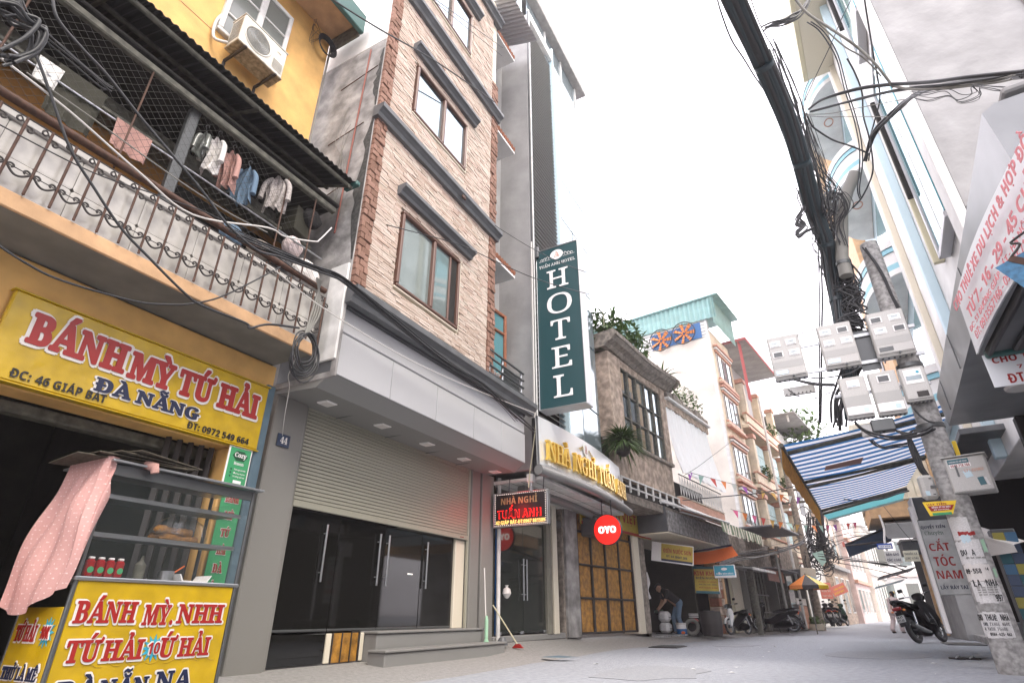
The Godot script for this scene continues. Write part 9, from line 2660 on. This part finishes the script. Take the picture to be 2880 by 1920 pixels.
	bundle("heavy black loops hanging under the lower meter boxes", [V(0.679, 3.068, -8.950), V(0.751, 2.951, -8.950), V(0.859, 2.857, -8.950), V(1.035, 2.793, -8.950), V(1.229, 2.778, -8.950), V(1.400, 2.803, -8.950), V(1.536, 2.858, -8.950)], 0.017, 3, 0.03, M.cable_black)
	bundle("black cables looping below the meter boxes towards the canopy", [V(0.962, 2.908, -9.050), V(1.068, 2.944, -9.050), V(1.155, 2.866, -9.050), V(1.273, 2.836, -9.050), V(1.346, 2.876, -9.050), V(1.521, 2.876, -9.050)], 0.014, 3, 0.03, M.cable_black)
	cable("black lead from the last meter box to the canopy", [V(1.379, 3.139, -8.950), V(1.421, 3.028, -8.950), V(1.489, 2.941, -8.950), V(1.551, 2.912, -8.950)], 0.014, M.cable_black)
	bundle("black cables running down the front of the pole to the steel cabinet", [V(1.231, 2.794, -9.060), V(1.232, 2.642, -9.060), V(1.243, 2.492, -9.060), V(1.263, 2.343, -9.060), V(1.308, 2.219, -9.060)], 0.02, 5, 0.03, M.cable_black)
	bundle("small leads from the white terminal box", [V(0.787, 2.815, -9.100), V(0.842, 2.729, -9.100), V(0.931, 2.692, -9.100), V(1.061, 2.700, -9.100), V(1.200, 2.706, -9.100)], 0.01, 4, 0.02, M.cable_black)
	cable("cable swag under the striped awning across the street", [V(0.443, 3.363, -17.000), V(0.557, 3.096, -15.800), V(0.799, 2.868, -14.600), V(1.040, 2.679, -13.400), V(1.240, 2.567, -12.200), V(1.264, 2.400, -11.000)], 0.015, M.cable_black)
	bundle("long bundle of dark cables sagging along the left shops", [V(-3.130, 1.901, -18.000), V(-3.038, 2.169, -19.833), V(-2.882, 2.419, -21.667), V(-2.458, 2.588, -23.500), V(-1.930, 2.851, -25.333), V(-1.401, 3.182, -27.167), V(-1.046, 3.546, -29.000)], 0.02, 6, 0.1, M.cable_black)
	bundle("pale wires above the long dark bundle on the left", [V(-2.413, 2.226, -19.000), V(-2.238, 2.478, -21.500), V(-1.807, 2.843, -24.000), V(-1.497, 3.174, -26.500), V(-1.085, 3.602, -29.000)], 0.01, 4, 0.12, M.cable_grey)
	cable("wire crossing the street below the bunting", [V(-3.153, 3.277, -15.000), V(-2.597, 3.373, -15.500), V(-1.961, 3.464, -16.000), V(-1.276, 3.569, -16.500), V(-0.563, 3.740, -17.000)], 0.014, M.cable_black)
	cable("thin wire from the cream house corner up to the left", [V(-3.070, 3.890, -15.000), V(-2.883, 4.402, -16.333), V(-2.619, 5.006, -17.667), V(-2.109, 5.755, -19.000)], 0.008, M.cable_grey)
	bundle("wires fanning right from the street knot across the road", [V(-0.536, 2.892, -29.000), V(-0.014, 2.712, -27.600), V(0.605, 2.488, -26.200), V(1.131, 2.238, -24.800), V(1.578, 2.010, -23.400), V(1.885, 1.803, -22.000)], 0.014, 6, 0.14, M.cable_black)
	bundle("thin wires sagging across the far street", [V(-0.411, 3.695, -32.000), V(0.447, 3.833, -30.500), V(1.158, 3.735, -29.000), V(1.728, 3.438, -27.500), V(2.213, 3.160, -26.000)], 0.012, 5, 0.3, M.cable_grey)
	cable("wire from the tan building down to the rice sign", [V(1.491, 3.538, -19.500), V(1.647, 3.172, -19.500), V(1.831, 2.712, -19.500), V(2.006, 2.368, -19.500)], 0.008, M.cable_black)
	bundle("wires from the street knot up along the far pole", [V(-0.554, 4.651, -29.000), V(-0.709, 4.171, -29.000), V(-0.875, 3.750, -29.000)], 0.03, 4, 0.12, M.cable_black)
